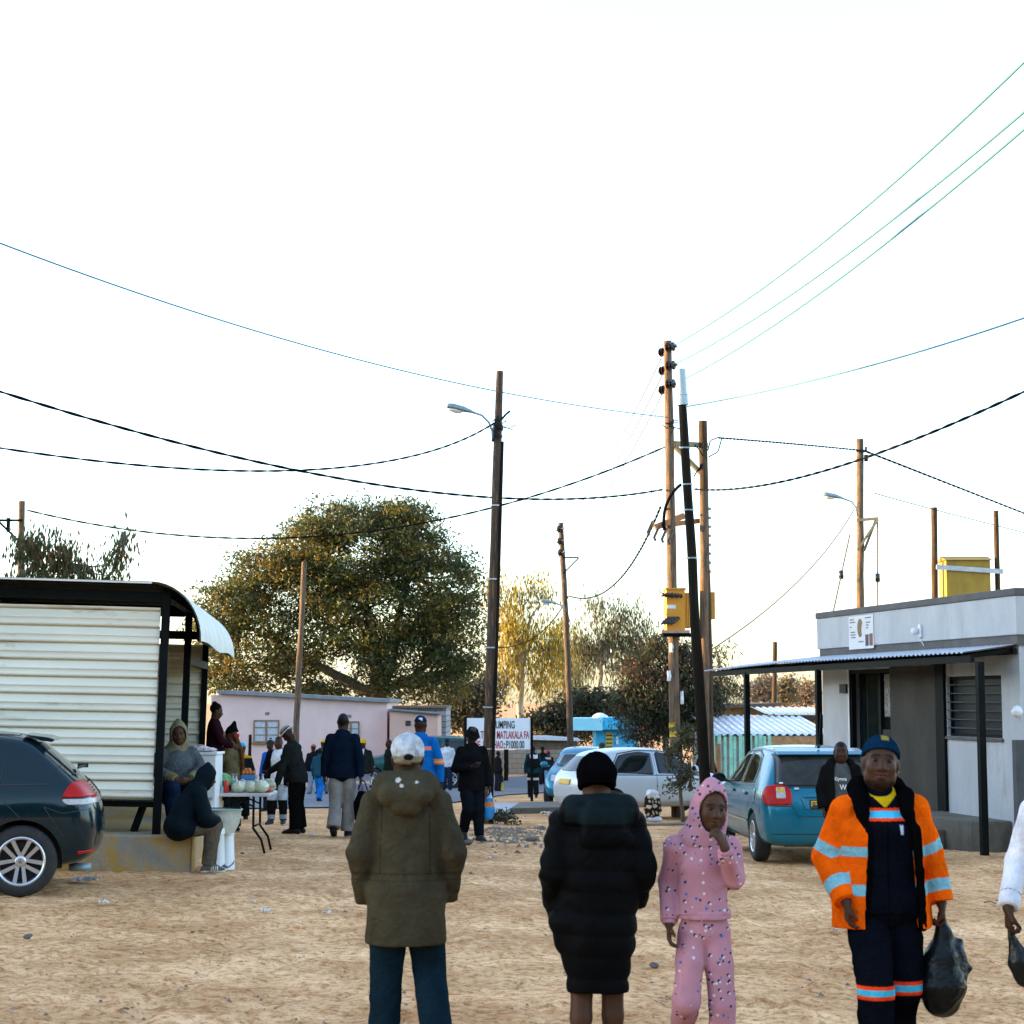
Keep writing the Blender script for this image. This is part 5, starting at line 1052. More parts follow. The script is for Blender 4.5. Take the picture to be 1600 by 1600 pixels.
# ------------------------------------------------------------------ cars
def paint(name, col, metal=.35, rough=.28): return mat(name, col, rough, metal, var=.06, vs=1.5, coat=.40, spec=.22, spots=(1.2, .6, tuple(c * .7 + .04 for c in col), .25))
TYRE = mat('tyre_rubber', (.018, .018, .018), .85, var=.3, vs=12, bump=.2, bs=60, spots=(6, .6, (.10, .075, .05), .4))
ALLOY = mat('alloy', (.55, .57, .6), .3, metal=.85, var=.1); RUB = mat('black_trim', (.012, .012, .012), .5, var=.15); REDL = mat('red_lamp', (.42, .008, .006), .3, var=.2, vs=14, spec=.2); CLRL = mat('clear_lamp', (.45, .44, .43), .2, var=.3, vs=20, spec=.4); AMB = mat('amber_lamp', (.55, .30, .05), .15, var=.3, vs=14)
def rearx(st): return st
class Car:
    """x forward, y left, z up; stations: (x_low, x_mid, x_belt, x_top, half width, z bottom, z belt, half width of top, z top)"""
    def __init__(s, label, loc, yaw, stn, pm, name='parked_car', group='cars parked round the square', wheels=(), wr=.31, ww=.20, bulge=.07, spokes=5, dbl=True, rimr=.205, fb=.12):
        s.root = tag(empty(name, loc, yaw), label, 'car', group); s.pm = pm
        rings = []
        for xl, xm, xb, xt, w_, zb, zbt, wt, zt in stn:
            zm = zb + (zbt - zb) * .52
            rings.append([(xl, .80 * w_, zb), (xl * .5 + xm * .5, .965 * w_, zb + .07), (xm, w_, zm), (xm * .4 + xb * .6, w_ * .992, zbt - .10), (xb, w_ * .955, zbt), (xb * .5 + xt * .5, w_ * .43 + wt * .54, (zbt + zt) / 2), (xt * .9 + xb * .1, wt, zt - .055), (xt, wt * .80, zt - .006), (xt + .02, 0, zt + .012)])
        bm = bmesh.new(); K = 9; n = len(rings)
        L_ = [[bm.verts.new(p) for p in rg] for rg in rings]; Rr = [[bm.verts.new((p[0], -p[1], p[2])) if k < K - 1 else L_[i][k] for k, p in enumerate(rg)] for i, rg in enumerate(rings)]
        B_ = [bm.verts.new((rg[0][0], 0, rg[0][2] - .0)) for rg in rings]
        for i in range(n - 1):
            for k in range(K - 1):
                bm.faces.new((L_[i][k], L_[i + 1][k], L_[i + 1][k + 1], L_[i][k + 1])); bm.faces.new((Rr[i][k], Rr[i][k + 1], Rr[i + 1][k + 1], Rr[i + 1][k]))
            bm.faces.new((B_[i], B_[i + 1], L_[i + 1][0], L_[i][0])); bm.faces.new((B_[i], Rr[i][0], Rr[i + 1][0], B_[i + 1]))
        for i, sg in ((0, -1), (n - 1, 1)):
            C_ = [B_[i]] + [bm.verts.new((rings[i][k][0] + sg * bulge * (1.0 if k < 5 else .75), 0, rings[i][k][2])) for k in range(1, K - 2)] + [L_[i][K - 1]]
            for k in range(K - 2):
                bm.faces.new((L_[i][k], L_[i][k + 1], C_[k + 1], C_[k])); bm.faces.new((Rr[i][k], C_[k], C_[k + 1], Rr[i][k + 1]))
        bmesh.ops.recalc_face_normals(bm, faces=bm.faces); me = bpy.data.meshes.new('body'); bm.to_mesh(me); bm.free()
        o = bpy.data.objects.new('body', me); COL.objects.link(o); md = o.modifiers.new('s', 'SUBSURF'); md.levels = md.render_levels = 3
        cuts = []
        for cx in wheels:
            mb = MB(); mb.lathe([(wr * 1.13, -1.2), (wr * 1.13, 1.2)], (cx, 0, wr * 1.03), 36, Matrix.Rotation(math.pi / 2, 3, 'X')); c = mb.build('cut', pm); cuts.append(c)
            md = o.modifiers.new('b', 'BOOLEAN'); md.operation = 'DIFFERENCE'; md.solver = 'EXACT'; md.object = c
        dg = bpy.context.evaluated_depsgraph_get(); dg.update(); m2 = bpy.data.meshes.new_from_object(o.evaluated_get(dg))
        bm = bmesh.new(); bm.from_mesh(m2); s.bvh = None
        o.modifiers.clear(); md = o.modifiers.new('s', 'SUBSURF'); md.levels = md.render_levels = 3; dg.update(); m3 = bpy.data.meshes.new_from_object(o.evaluated_get(bpy.context.evaluated_depsgraph_get()))
        b3 = bmesh.new(); b3.from_mesh(m3); s.bvh = BVHTree.FromBMesh(b3); b3.free(); bm.free()
        for c in cuts: bpy.data.objects.remove(c)
        o.modifiers.clear(); o.data = m2; m2.name = 'body'; m2.materials.clear(); m2.materials.append(pm); m2.polygons.foreach_set('use_smooth', np.ones(len(m2.polygons), bool)); md = o.modifiers.new('e', 'EDGE_SPLIT'); md.split_angle = R(35); o.parent = s.root; s.bodyo = o
        ub = MB(); x0, x1 = stn[0][0] + .25, stn[-1][0] - .25; ub.span(x0, x1, -.52, .52, .22, .62); ub.build('underbody', RUB, s.root)
        for cx in wheels:
            for sy in (1, -1): s.wheel(cx, sy, stn[len(stn) // 2][4] - .015, wr, ww, spokes, dbl, rimr)
    def wheel(s, cx, sy, y, wr, ww, spokes, dbl, rr_):
        M = Matrix.Rotation(-sy * math.pi / 2, 3, 'X') ; h = ww / 2; c = Vector((cx, sy * (y - h), wr))
        t = MB().lathe([(rr_ - .005, -h), (wr - .05, -h), (wr - .012, -h * .82), (wr, -h * .5), (wr, h * .5), (wr - .012, h * .82), (wr - .05, h), (rr_ + .012, h), (rr_ - .008, h * .80)], c, 40, M, cap=False).build('wheel', TYRE, s.root, True, auto=50)
        b = MB(); b.lathe([(rr_ - .002, -h * .9), (rr_ - .002, h * .80), (rr_ + .006, h * .93), (rr_ - .006, h * .98), (rr_ - .018, h * .9), (rr_ - .03, h * .3)], c, 40, M, cap=False)
        b.lathe([(.001, h * .2), (.05, h * .25), (.05, h * .78), (.04, h * .84), (.001, h * .86)], c, 20, M)
        for i in range(spokes):
            a = 2 * math.pi * i / spokes + .3
            for k in ((-.10, .10) if dbl else (0,)):
                d = Vector((math.cos(a), math.sin(a), 0)); pz = Vector((-math.sin(a), math.cos(a), 0)); w0 = .0155 if dbl else .03
                p0 = d * .035 + pz * k * .22 + Vector((0, 0, h * .72)); p1 = d * (rr_ - .008) + pz * k * .48 + Vector((0, 0, h * .86)); q = []
                for pp, ww_ in ((p0, w0), (p1, w0 * 1.25)): q += [pp + pz * ww_, pp - pz * ww_, pp - pz * ww_ * .8 - Vector((0, 0, .05)), pp + pz * ww_ * .8 - Vector((0, 0, .05))]
                b.add([M @ v_ + c for v_ in q], [(0, 1, 5, 4), (1, 2, 6, 5), (2, 3, 7, 6), (3, 0, 4, 7), (0, 3, 2, 1), (4, 5, 6, 7)])
        b.build('rim', ALLOY, t, True, auto=30)
        d = MB().lathe([(rr_ - .004, -h * .3), (.001, -h * .35)], c, 30, M, cap=False); d.build('brake_disc', RUB, t)
        return t
    def project(s, p, ax):
        if ax == 'L': o, d = Vector((p[0], 3, p[1])), Vector((0, -1, 0))
        elif ax == 'R': o, d = Vector((p[0], -3, p[1])), Vector((0, 1, 0))
        elif ax == 'B': o, d = Vector((-5, p[0], p[1])), Vector((1, 0, 0))
        else: o, d = Vector((5, p[0], p[1])), Vector((-1, 0, 0))
        return s.bvh.ray_cast(o, d)
    def panel(s, name, poly, ax, m, off=.004, nr=14, nc=16, parent=None, rnd=.0, label=None):
        """outline in the projection plane, laid on the body surface"""
        P_ = [Vector((a, b, 0)) for a, b in poly]
        if rnd:
            q = []; n = len(P_)
            for i in range(n):
                a, b, c = P_[i - 1], P_[i], P_[(i + 1) % n]; r1 = min(rnd, (a - b).length * .45); r2 = min(rnd, (c - b).length * .45); p, r_ = b + (a - b).normalized() * r1, b + (c - b).normalized() * r2
                for t in (0, .33, .66, 1): q.append(p * (1 - t) ** 2 + b * 2 * t * (1 - t) + r_ * t * t)
            P_ = q
        zs = [p.y for p in P_]; z0, z1 = min(zs), max(zs); v = []; ok = True; ps = [(p.x, p.y) for p in P_]; n = len(ps)
        for i in range(nr):
            z = z0 + (z1 - z0) * (.002 + .996 * i / (nr - 1)); xs_ = []
            for j in range(n):
                (xa, za), (xb, zb) = ps[j], ps[(j + 1) % n]
                if (za - z) * (zb - z) <= 0 and za != zb: xs_.append(xa + (xb - xa) * (z - za) / (zb - za))
            if len(xs_) < 2: xs_ = [ps[0][0], ps[0][0] + .001]
            a, b = min(xs_), max(xs_)
            for j in range(nc):
                x = a + (b - a) * j / (nc - 1); h_ = s.project((x, z), ax)
                if h_[0] is None: h_ = (v[-1] if v else Vector((0, 0, 0)), Vector((0, 0, 0)))
                v.append(h_[0] + h_[1] * off)
        o = mesh_obj(name, [tuple(p) for p in v], [tuple(q) for q in grid_faces(nr, nc)], m, parent or s.root, True)
        sdm = o.modifiers.new('t', 'SOLIDIFY'); sdm.thickness = off * .9; sdm.offset = -1 if ax in 'LF' else 1
        if label: o['label'] = label
        return o
    def line(s, name, pts, ax, m, wd=.008, off=.003, parent=None, n=26):
        P_ = resample([Vector((a, b, 0)) for a, b in pts], n); v = []
        for i, p in enumerate(P_):
            d = (P_[min(i + 1, n - 1)] - P_[max(i - 1, 0)]).normalized(); q = Vector((-d.y, d.x, 0)) * wd * .5
            for e in (p + q, p - q):
                h_ = s.project((e.x, e.y), ax)
                if h_[0] is None: h_ = (v[-1] if v else Vector(), Vector())
                v.append(h_[0] + h_[1] * off)
        return mesh_obj(name, [tuple(p) for p in v], [tuple(q) for q in grid_faces(n, 2)], m, parent or s.root)
    def both(s, fn, name, shp, m, **k):
        for ax in 'LR': getattr(s, fn)(name, shp, ax, m, **k)
    def mirror(s, x, y, z, m):
        for sy in (1, -1):
            F = Field(); F.ell((x, sy * (y + .09), z), (.06, .10, .07)); F.cut((x - .02, 0, 0), (-1, 0, 0)); F.seg((x, sy * (y - .05), z - .05), (x, sy * (y + .04), z - .03), .02, .025); o = F.mesh('wing_mirror', .012, m, s.root, (1, 1, 1))
            MB().prism([(sy * (y + .09) + .085 * math.cos(a), z + .055 * math.sin(a)) for a in np.linspace(0, 6.28, 14)[:-1]], x - .026, x - .021, lambda p: Vector((p.y, p.x, p.z))).build('mirror_glass', GLASS, o)
def seams(c, doors, zb, zt): 
    for pts in doors: c.both('line', 'door_seam', pts, RUB, wd=.007)
# --- dark hatchback at the left, tail to the right
p = gp(30, 1403); D_ = p.y; GP = paint('dark_teal_paint', (.002, .017, .023), .2, .14)
s_ = FPX / D_; xc_px = 30
golf = [(-1.89, -1.97, -1.87, -1.37, 0.8, 0.3, 0.93, 0.54, 1.39), (-1.75, -1.82, -1.77, -1.27, 0.86, 0.25, 0.95, 0.585, 1.435), (-1.42, -1.42, -1.42, -1.02, 0.885, 0.22, 0.95, 0.6, 1.465), (-0.9, -0.9, -0.9, -0.75, 0.89, 0.2, 0.94, 0.61, 1.48), (-0.1, -0.1, -0.1, -0.1, 0.89, 0.2, 0.92, 0.615, 1.485), (0.55, 0.55, 0.55, 0.35, 0.89, 0.2, 0.91, 0.6, 1.45), (0.95, 0.95, 0.95, 0.75, 0.885, 0.2, 0.9, 0.6, 1.25), (1.15, 1.15, 1.15, 1.15, 0.88, 0.2, 0.88, 0.7, 0.97), (1.6, 1.6, 1.6, 1.6, 0.87, 0.21, 0.8, 0.7, 0.9), (1.95, 2, 1.95, 1.9, 0.82, 0.24, 0.66, 0.62, 0.76), (2.05, 2.12, 2.05, 2, 0.72, 0.28, 0.6, 0.55, 0.68)]
zc = float(gz(p.x, p.y))
GC = Car('dark teal hatchback cut off by the left edge beside the cream stall', (p.x - 1.30, p.y + .89, zc), R(191), golf, GP, wheels=(-1.30, 1.28), wr=.318, ww=.21, rimr=.215, bulge=.08)
GC.root.location = Vector((p.x, p.y, zc)) + Vector((math.cos(R(191)), math.sin(R(191)), 0)) * 1.30 + Vector((math.sin(R(11)) * -.89, math.cos(R(11)) * .89, 0))
GC.both('panel', 'side_window', [(-1.10, .965), (-.30, .95), (-.30, 1.36), (-.62, 1.385), (-.92, 1.33), (-1.06, 1.16)], GLASS, rnd=.07)
GC.both('panel', 'side_window', [(-.24, .95), (.62, .94), (.30, 1.33), (-.1, 1.37), (-.24, 1.37)], GLASS, rnd=.05)
for ax in 'LR':
    GC.panel('tail_lamp', [(-1.97, .865), (-1.97, .95), (-1.90, 1.03), (-1.78, 1.03), (-1.71, 1.0), (-1.645, .89), (-1.65, .868)], ax, REDL, off=.010, rnd=.03)
    GC.panel('reverse_lamp', [(-1.97, .815), (-1.97, .862), (-1.65, .866), (-1.65, .845), (-1.69, .815)], ax, CLRL, off=.0105, rnd=.02)
    GC.panel('bumper_reflector', [(-1.93, .375), (-1.93, .41), (-1.79, .405), (-1.79, .37)], ax, REDL, off=.006, nr=5)
    GC.line('seam', [(-1.12, 1.16), (-1.08, .96), (-1.14, .85), (-1.29, .70)], ax, RUB); GC.line('seam', [(-.27, 1.38), (-.27, .25)], ax, RUB); GC.line('seam', [(.68, .92), (.70, .3)], ax, RUB)
    GC.line('seam', [(-1.49, .80), (-1.65, .56), (-1.67, .53)], ax, RUB); GC.line('seam', [(-1.87, .77), (-1.65, .74), (-1.49, .80)], ax, RUB); GC.line('seam', [(-1.85, 1.155), (-1.6, 1.16), (-1.59, 1.09)], ax, RUB)
    GC.line('sill_trim', [(-1.52, 1.0), (-.3, .985), (.7, .965)], ax, RUB, wd=.012)
    GC.line('roof_edge_line', [(-1.42, 1.42), (-.9, 1.455), (0, 1.46), (.4, 1.41)], ax, RUB, wd=.01)
GC.panel('rear_window', [(-.50, 1.06), (.50, 1.06), (.46, 1.38), (-.46, 1.38)], 'B', GLASS, rnd=.05)
mb = MB(); mb.prism([(-1.27, 1.445), (-1.49, 1.418), (-1.555, 1.395), (-1.53, 1.372), (-1.43, 1.385)], -.53, .53); mb.build('roof_spoiler', GP, GC.root, bevel=.008)
mb = MB(); mb.tube([(-1.70, .36, .215), (-1.90, .36, .21)], .033, 12); mb.tube([(-1.70, .27, .215), (-1.90, .27, .21)], .033, 12); mb.build('exhaust_pipe', GREYST, GC.root, True)
mb = MB(); mb.span(-1.84, -1.74, -.02, .02, 1.12, 1.16); mb.bar((-1.82, 0, 1.14), (-1.76, .35, 1.13), .015, .02); mb.build('rear_wiper', RUB, GC.root)
for sy in (1, -1):
    c = Vector((-1.30, sy * .893, .318)); mb = MB(); mb.lathe([(.001, 0), (.034, 0), (.034, .004), (.001, .005)], c + Vector((0, -sy * .012, 0)), 20, Matrix.Rotation(-sy * math.pi / 2, 3, 'X')); mb.build('hub_cap', ALLOY, GC.root)
    o = text_mesh('wheel_emblem', 'W', .034, RUB, GC.root, Matrix.Translation(c + Vector((0, sy * -.004, -.016))) @ (Matrix.Rotation(math.pi / 2, 4, 'X') if sy < 0 else Matrix.Rotation(math.pi, 4, 'Z') @ Matrix.Rotation(math.pi / 2, 4, 'X')), 1, .001, 'CENTER')
    o = text_mesh('wheel_emblem', 'V', .022, RUB, GC.root, Matrix.Translation(c + Vector((0, sy * -.004, .008))) @ (Matrix.Rotation(math.pi / 2, 4, 'X') if sy < 0 else Matrix.Rotation(math.pi, 4, 'Z') @ Matrix.Rotation(math.pi / 2, 4, 'X')), 1, .001, 'CENTER')
GC.mirror(.62, .90, 1.0, GP)
# --- turquoise hatchback seen from behind
BP = paint('turquoise_paint', (.004, .145, .22), .3, .24)
p = gp(1187, 1345); yw = R(90 + 3)
runx = [(-2.03, -2.09, -2.02, -1.63, .77, .26, .95, .55, 1.385), (-1.93, -1.98, -1.92, -1.52, .825, .23, .97, .59, 1.435), (-1.6, -1.6, -1.6, -1.2, .845, .20, .97, .60, 1.462), (-.9, -.9, -.9, -.75, .848, .19, .96, .61, 1.475), (-.1, -.1, -.1, -.1, .848, .19, .94, .61, 1.475), (.5, .5, .5, .3, .848, .19, .92, .60, 1.43), (.95, .95, .95, .75, .845, .19, .91, .60, 1.22), (1.15, 1.15, 1.15, 1.15, .84, .19, .88, .68, .96), (1.6, 1.6, 1.6, 1.6, .83, .2, .8, .68, .88), (1.95, 2.0, 1.95, 1.9, .78, .24, .66, .6, .74), (2.03, 2.08, 2.03, 1.98, .7, .28, .6, .52, .66)]
hd = Vector((math.cos(yw), math.sin(yw), 0)); lf = Vector((-math.sin(yw), math.cos(yw), 0)); ctr = p + hd * 1.27 - lf * .74
RX = Car('turquoise hatchback seen from behind, parked in front of the shop canopy', ctr, yw, runx, BP, wheels=(-1.27, 1.33), wr=.315, ww=.20, rimr=.20, dbl=True, spokes=7)
RX.root.location.z = p.z
RX.panel('rear_window', [(-.645, 1.00), (.645, 1.00), (.56, 1.37), (-.56, 1.37)], 'B', mat('brown_tinted_glass', (.028, .027, .022), .06, var=.7, vs=3, spec=.35), off=.008, rnd=.05)
RX.line('rear_window_seal', [(-.66, .985), (.66, .985), (.575, 1.385), (-.575, 1.385), (-.66, .985)], 'B', RUB, wd=.022, off=.006, n=60)
for ax in 'LR':
    RX.panel('side_window', [(-1.22, .99), (-.42, .97), (-.42, 1.37), (-.70, 1.39), (-1.02, 1.33), (-1.18, 1.17)], ax, GLASS, rnd=.05)
    RX.panel('side_window', [(-.36, .97), (.62, .95), (.26, 1.31), (-.1, 1.37), (-.36, 1.38)], ax, GLASS, rnd=.05)
    RX.line('window_seal', [(-1.25, .975), (.68, .935), (.28, 1.335), (-.1, 1.39), (-.70, 1.41), (-1.05, 1.35), (-1.22, 1.17), (-1.25, .975)], ax, RUB, wd=.022, off=.005, n=50)
    RX.line('door_moulding', [(-.93, .50), (.95, .49)], ax, mat('chrome_trim', (.6, .62, .64), .2, metal=.9), wd=.028, off=.012)
    RX.line('sill_line', [(-.93, .255), (.95, .25)], ax, ALLOY, wd=.016, off=.008)
    for q in ([(-.39, 1.4), (-.39, .24)], [(.70, .92), (.72, .26)], [(-1.20, .97), (-1.13, .78), (-.93, .62)]): RX.line('door_seam', q, ax, RUB)
    for q in (-.92, .0): RX.panel('door_handle', [(q, .835), (q + .19, .835), (q + .19, .875), (q, .875)], ax, BP, off=.030, nr=5, rnd=.015)
    sy = 1 if ax == 'L' else -1
    RX.panel('tail_lamp', [(sy * .475, .76), (sy * .47, .93), (sy * .56, 1.0), (sy * .75, .99), (sy * .80, .90), (sy * .79, .76)], 'B', REDL, off=.016, rnd=.04, nc=20)
    RX.panel('indicator', [(sy * .545, .84), (sy * .55, .965), (sy * .655, .965), (sy * .66, .84)], 'B', CLRL, off=.019, rnd=.01); RX.panel('indicator', [(sy * .553, .91), (sy * .555, .958), (sy * .648, .958), (sy * .648, .91)], 'B', AMB, off=.021, rnd=.01)
RX.panel('fuel_flap', [(-1.47, .76), (-1.47, .93), (-1.31, .93), (-1.31, .76)], 'L', BP, off=.006, rnd=.04); RX.line('fuel_flap_seam', [(-1.48, .75), (-1.48, .94), (-1.30, .94), (-1.30, .75), (-1.48, .75)], 'L', RUB, wd=.007, off=.004, n=40)
RX.line('tailgate_seam', [(-.50, .98), (-.48, .78), (-.40, .62), (.40, .62), (.48, .78), (.50, .98)], 'B', RUB, wd=.010, off=.004, n=60)
RX.line('bumper_seam', [(-.80, .75), (-.48, .745)], 'B', RUB, wd=.009, off=.004); RX.line('bumper_seam', [(.80, .75), (.48, .745)], 'B', RUB, wd=.009, off=.004)
RX.panel('plate_recess', [(-.32, .70), (.32, .70), (.36, .86), (-.36, .86)], 'B', BP, off=.004, rnd=.04)
RX.panel('tailgate_handle', [(-.33, .855), (.33, .855), (.31, .885), (-.31, .885)], 'B', BP, off=.03, rnd=.01)
PLY = mat('plate_yellow', (.66, .40, .02), .45, var=.05)
pb = RX.panel('number_plate', [(-.25, .715), (.25, .715), (.25, .825), (-.25, .825)], 'B', RUB, off=.014); h_ = RX.project((0, .77), 'B')[0]
mb = MB(); mb.span(h_.x - .024, h_.x - .018, -.235, .235, .722, .818); pq = mb.build('plate_face', PLY, pb)
text_mesh('plate_lettering', 'B2', .105, BLT, pq, Matrix.Translation((h_.x - .0245, .225, .733)) @ Matrix.Rotation(-math.pi / 2, 4, 'Z') @ Z2Y, .82, .002)
RX.panel('badge', [(.37, .945), (.43, .945), (.43, .97), (.37, .97)], 'B', ALLOY, off=.012, rnd=.012)
RX.panel('window_sticker', [(.56, 1.015), (.61, 1.015), (.60, 1.03), (.56, 1.03)], 'B', WHITEP, off=.012)
RX.line('bumper_crease', [(-.72, .40), (.72, .40)], 'B', RUB, wd=.010, off=.003)
mb = MB(); mb.tube([(-1.45, -.02, 1.46), (-1.46, -.02, 1.50)], .018, 8); mb.tube([(-1.46, -.02, 1.49), (-1.62, -.02, 1.92)], .005, 6); mb.build('aerial', RUB, RX.root)
mb = MB(); mb.prism([(-1.35, 1.462), (-1.62, 1.425), (-1.73, 1.388), (-1.70, 1.372), (-1.56, 1.385)], -.57, .57); mb.build('roof_spoiler', BP, RX.root, bevel=.012)
RX.mirror(.60, .86, 1.0, RUB)
# --- white hatchback, small blue car, two tone off-roader
WP = paint('silver_white_paint', (.50, .56, .60), .2, .3); Y = gp(1018, 1284).y + .75; s_ = FPX / Y
micra = [(-1.78, -1.84, -1.78, -1.42, 0.72, 0.28, 0.85, 0.5, 1.26), (-1.7, -1.75, -1.68, -1.28, 0.78, 0.23, 0.89, 0.55, 1.34), (-1.35, -1.35, -1.35, -1, 0.82, 0.2, 0.91, 0.57, 1.39), (-0.7, -0.7, -0.7, -0.55, 0.83, 0.19, 0.9, 0.58, 1.425), (0, 0, 0, 0, 0.83, 0.19, 0.89, 0.58, 1.42), (0.5, 0.5, 0.5, 0.32, 0.83, 0.19, 0.88, 0.57, 1.35), (0.95, 0.95, 0.95, 0.78, 0.825, 0.19, 0.87, 0.57, 1.1), (1.15, 1.15, 1.15, 1.15, 0.82, 0.19, 0.85, 0.62, 0.95), (1.5, 1.5, 1.5, 1.5, 0.8, 0.2, 0.75, 0.62, 0.85), (1.78, 1.84, 1.78, 1.72, 0.7, 0.26, 0.57, 0.5, 0.7)]
MCyaw = R(24); hd = Vector((math.cos(MCyaw), math.sin(MCyaw), 0)); tail = gd(903, Y); ctr = tail + hd * 1.80 + Vector((math.sin(MCyaw), -math.cos(MCyaw), 0)) * -.5; zc = float(gz(ctr.x, ctr.y)) + .06
MC = Car('silvery white hatchback behind the leafy sapling and patterned sack', (ctr.x, ctr.y, zc), MCyaw, micra, WP, wheels=(-1.15, 1.28), wr=.29, ww=.18, rimr=.18, bulge=.10)
for ax in 'LR':
    MC.panel('side_window', [(-1.08, .90), (-.17, .88), (-.17, 1.335), (-.50, 1.35), (-.92, 1.29), (-1.06, 1.12)], ax, GLASS, rnd=.06); MC.panel('side_window', [(-.09, .88), (.90, .86), (.46, 1.23), (.1, 1.33), (-.09, 1.34)], ax, GLASS, rnd=.05); MC.line('window_seal', [(-1.10, .885), (.94, .845), (.47, 1.25), (.1, 1.35), (-.5, 1.37), (-.94, 1.31), (-1.08, 1.12), (-1.10, .885)], ax, RUB, wd=.02, off=.003, n=50)
    MC.line('door_seam', [(-.13, 1.42), (-.14, .25)], ax, RUB); MC.line('door_seam', [(.88, .95), (.86, .3)], ax, RUB); MC.line('sill_line', [(-.85, .30), (.95, .30)], ax, ALLOY, wd=.03, off=.012)
    sy = 1 if ax == 'L' else -1; MC.panel('tail_lamp', [(-1.72, .66), (-1.55, .70), (-1.46, .98), (-1.56, 1.02), (-1.66, .92)], ax, REDL, off=.01, rnd=.03)
MC.panel('rear_window', [(-.50, .95), (.50, .95), (.44, 1.26), (-.44, 1.26)], 'B', GLASS, rnd=.05); MC.mirror(.70, .84, 1.0, WP)
MC.panel('number_plate', [(-.25, .68), (.25, .68), (.25, .79), (-.25, .79)], 'B', PLY, off=.01)
BP2 = paint('mid_blue_paint', (.006, .17, .28), .3, .25); Y = gp(1018, 1284).y + 9; b = gd(905, Y)
sm = Car('small blue car facing the square behind the white hatchback', (b.x + .15, b.y + .6, b.z), R(-100), micra, BP2, wheels=(-1.15, 1.28), wr=.29, ww=.18, rimr=.18)
for ax in 'LR': sm.panel('side_window', [(-.92, .94), (-.18, .92), (-.18, 1.32), (-.45, 1.34), (-.78, 1.28)], ax, GLASS, rnd=.06); sm.panel('side_window', [(-.10, .92), (.82, .90), (.42, 1.23), (.1, 1.31), (-.10, 1.33)], ax, GLASS, rnd=.05)
sm.panel('windscreen', [(-.58, .97), (.58, .97), (.48, 1.26), (-.48, 1.26)], 'F', GLASS, rnd=.06); sm.panel('headlamp', [(.36, .62), (.60, .62), (.62, .78), (.40, .74)], 'F', CLRL, rnd=.03); sm.panel('headlamp', [(-.36, .62), (-.60, .62), (-.62, .78), (-.40, .74)], 'F', CLRL, rnd=.03); sm.mirror(.70, .84, 1.0, BP2)
GRP_ = paint('dark_green_paint', (.006, .07, .065), .2, .3); Y = 62.; b = gd(612, Y)
suv = [(-2.1, -2.15, -2.12, -2.0, .80, .42, 1.12, .64, 1.70), (-2.0, -2.02, -2.0, -1.9, .85, .38, 1.13, .68, 1.76), (-1.3, -1.3, -1.3, -1.2, .87, .36, 1.13, .69, 1.80), (-.3, -.3, -.3, -.3, .87, .36, 1.12, .69, 1.80), (.45, .45, .45, .2, .87, .36, 1.11, .68, 1.76), (.8, .8, .8, .62, .865, .36, 1.1, .66, 1.42), (1.0, 1.0, 1.0, 1.0, .86, .36, 1.08, .72, 1.14), (1.7, 1.7, 1.7, 1.7, .85, .38, .98, .72, 1.06), (2.1, 2.15, 2.1, 2.05, .78, .42, .86, .65, .96)]
SV = Car('dark green off-roader with silver lower body by the road', (b.x + .75, b.y + .9, b.z), R(176), suv, GRP_, name='off_roader', wheels=(-1.35, 1.35), wr=.36, ww=.24, rimr=.22)
for ax in 'LR':
    SV.panel('side_window', [(-1.95, 1.2), (-1.15, 1.18), (-1.15, 1.65), (-1.85, 1.65)], ax, GLASS, rnd=.05); SV.panel('side_window', [(-1.05, 1.18), (-.25, 1.17), (-.25, 1.66), (-1.05, 1.66)], ax, GLASS, rnd=.05); SV.panel('side_window', [(-.15, 1.17), (.68, 1.16), (.28, 1.62), (-.15, 1.66)], ax, GLASS, rnd=.05)
    SV.line('silver_cladding', [(-.9, .62), (.9, .62)], ax, STEEL, wd=.34, off=.01); SV.line('silver_cladding', [(-2.1, .66), (-1.8, .66)], ax, STEEL, wd=.36, off=.01); SV.line('silver_cladding', [(1.8, .66), (2.1, .66)], ax, STEEL, wd=.3, off=.01)
SV.mirror(.55, .88, 1.18, RUB)
# ------------------------------------------------------------------ people
def PA(px, top, foot=None, D=None, cap=.0):
    loc = gp(px, foot) if foot else gd(px, D); H = float(pt(px, top, loc.y).z) - loc.z - cap; return loc, H
BLK = (.007, .007, .008); NAVY = (.006, .011, .022)
def bands(V, base, rng, c1=(.14, .42, .50), c2=None):
    c = np.tile(np.array(base, float), (len(V), 1))
    for a, b, cc in rng: c[(V[:, 2] > a) & (V[:, 2] < b)] = cc
    return c
ORG, CYA, ORR = (.92, .125, .004), (.22, .50, .55), (.9, .06, .01)
# man in the olive parka, walking away
loc, H = PA(637, 1145, D=9.3, cap=.01)
P1 = Person('person in a long olive parka and crumpled white cap walking away', loc, R(-1), H, 1.0, .0085, SKD, hair=None,
            pose=dict(le=(-.143, -.03, .645), lw=(-.132, .02, .54), re=(.146, -.03, .645), rw=(.130, .025, .545), lh=dict(curl=100), rh=dict(curl=100), lk=(-.062, .03, .285), la=(-.070, .03, .045), rk=(.066, .05, .292), ra=(.105, -.09, .07), rt=(.12, .0, .024)))
def hood(F, s=P1): 
    F.seg(s.up(-.055, -.035, .842), s.up(.055, -.035, .842), .052 * s.H, .052 * s.H, k=.012); F.seg(s.up(-.045, -.085, .822), s.up(.045, -.085, .822), .040 * s.H, .040 * s.H, k=.012); F.seg(s.up(-.015, -.085, .79), s.up(.02, -.085, .79), .034 * s.H, .034 * s.H, k=.012); F.seg(s.up(-.045, .03, .855), s.up(.045, .03, .855), .026 * s.H, .026 * s.H, k=.02)
OLV = np.array((.058, .050, .030))
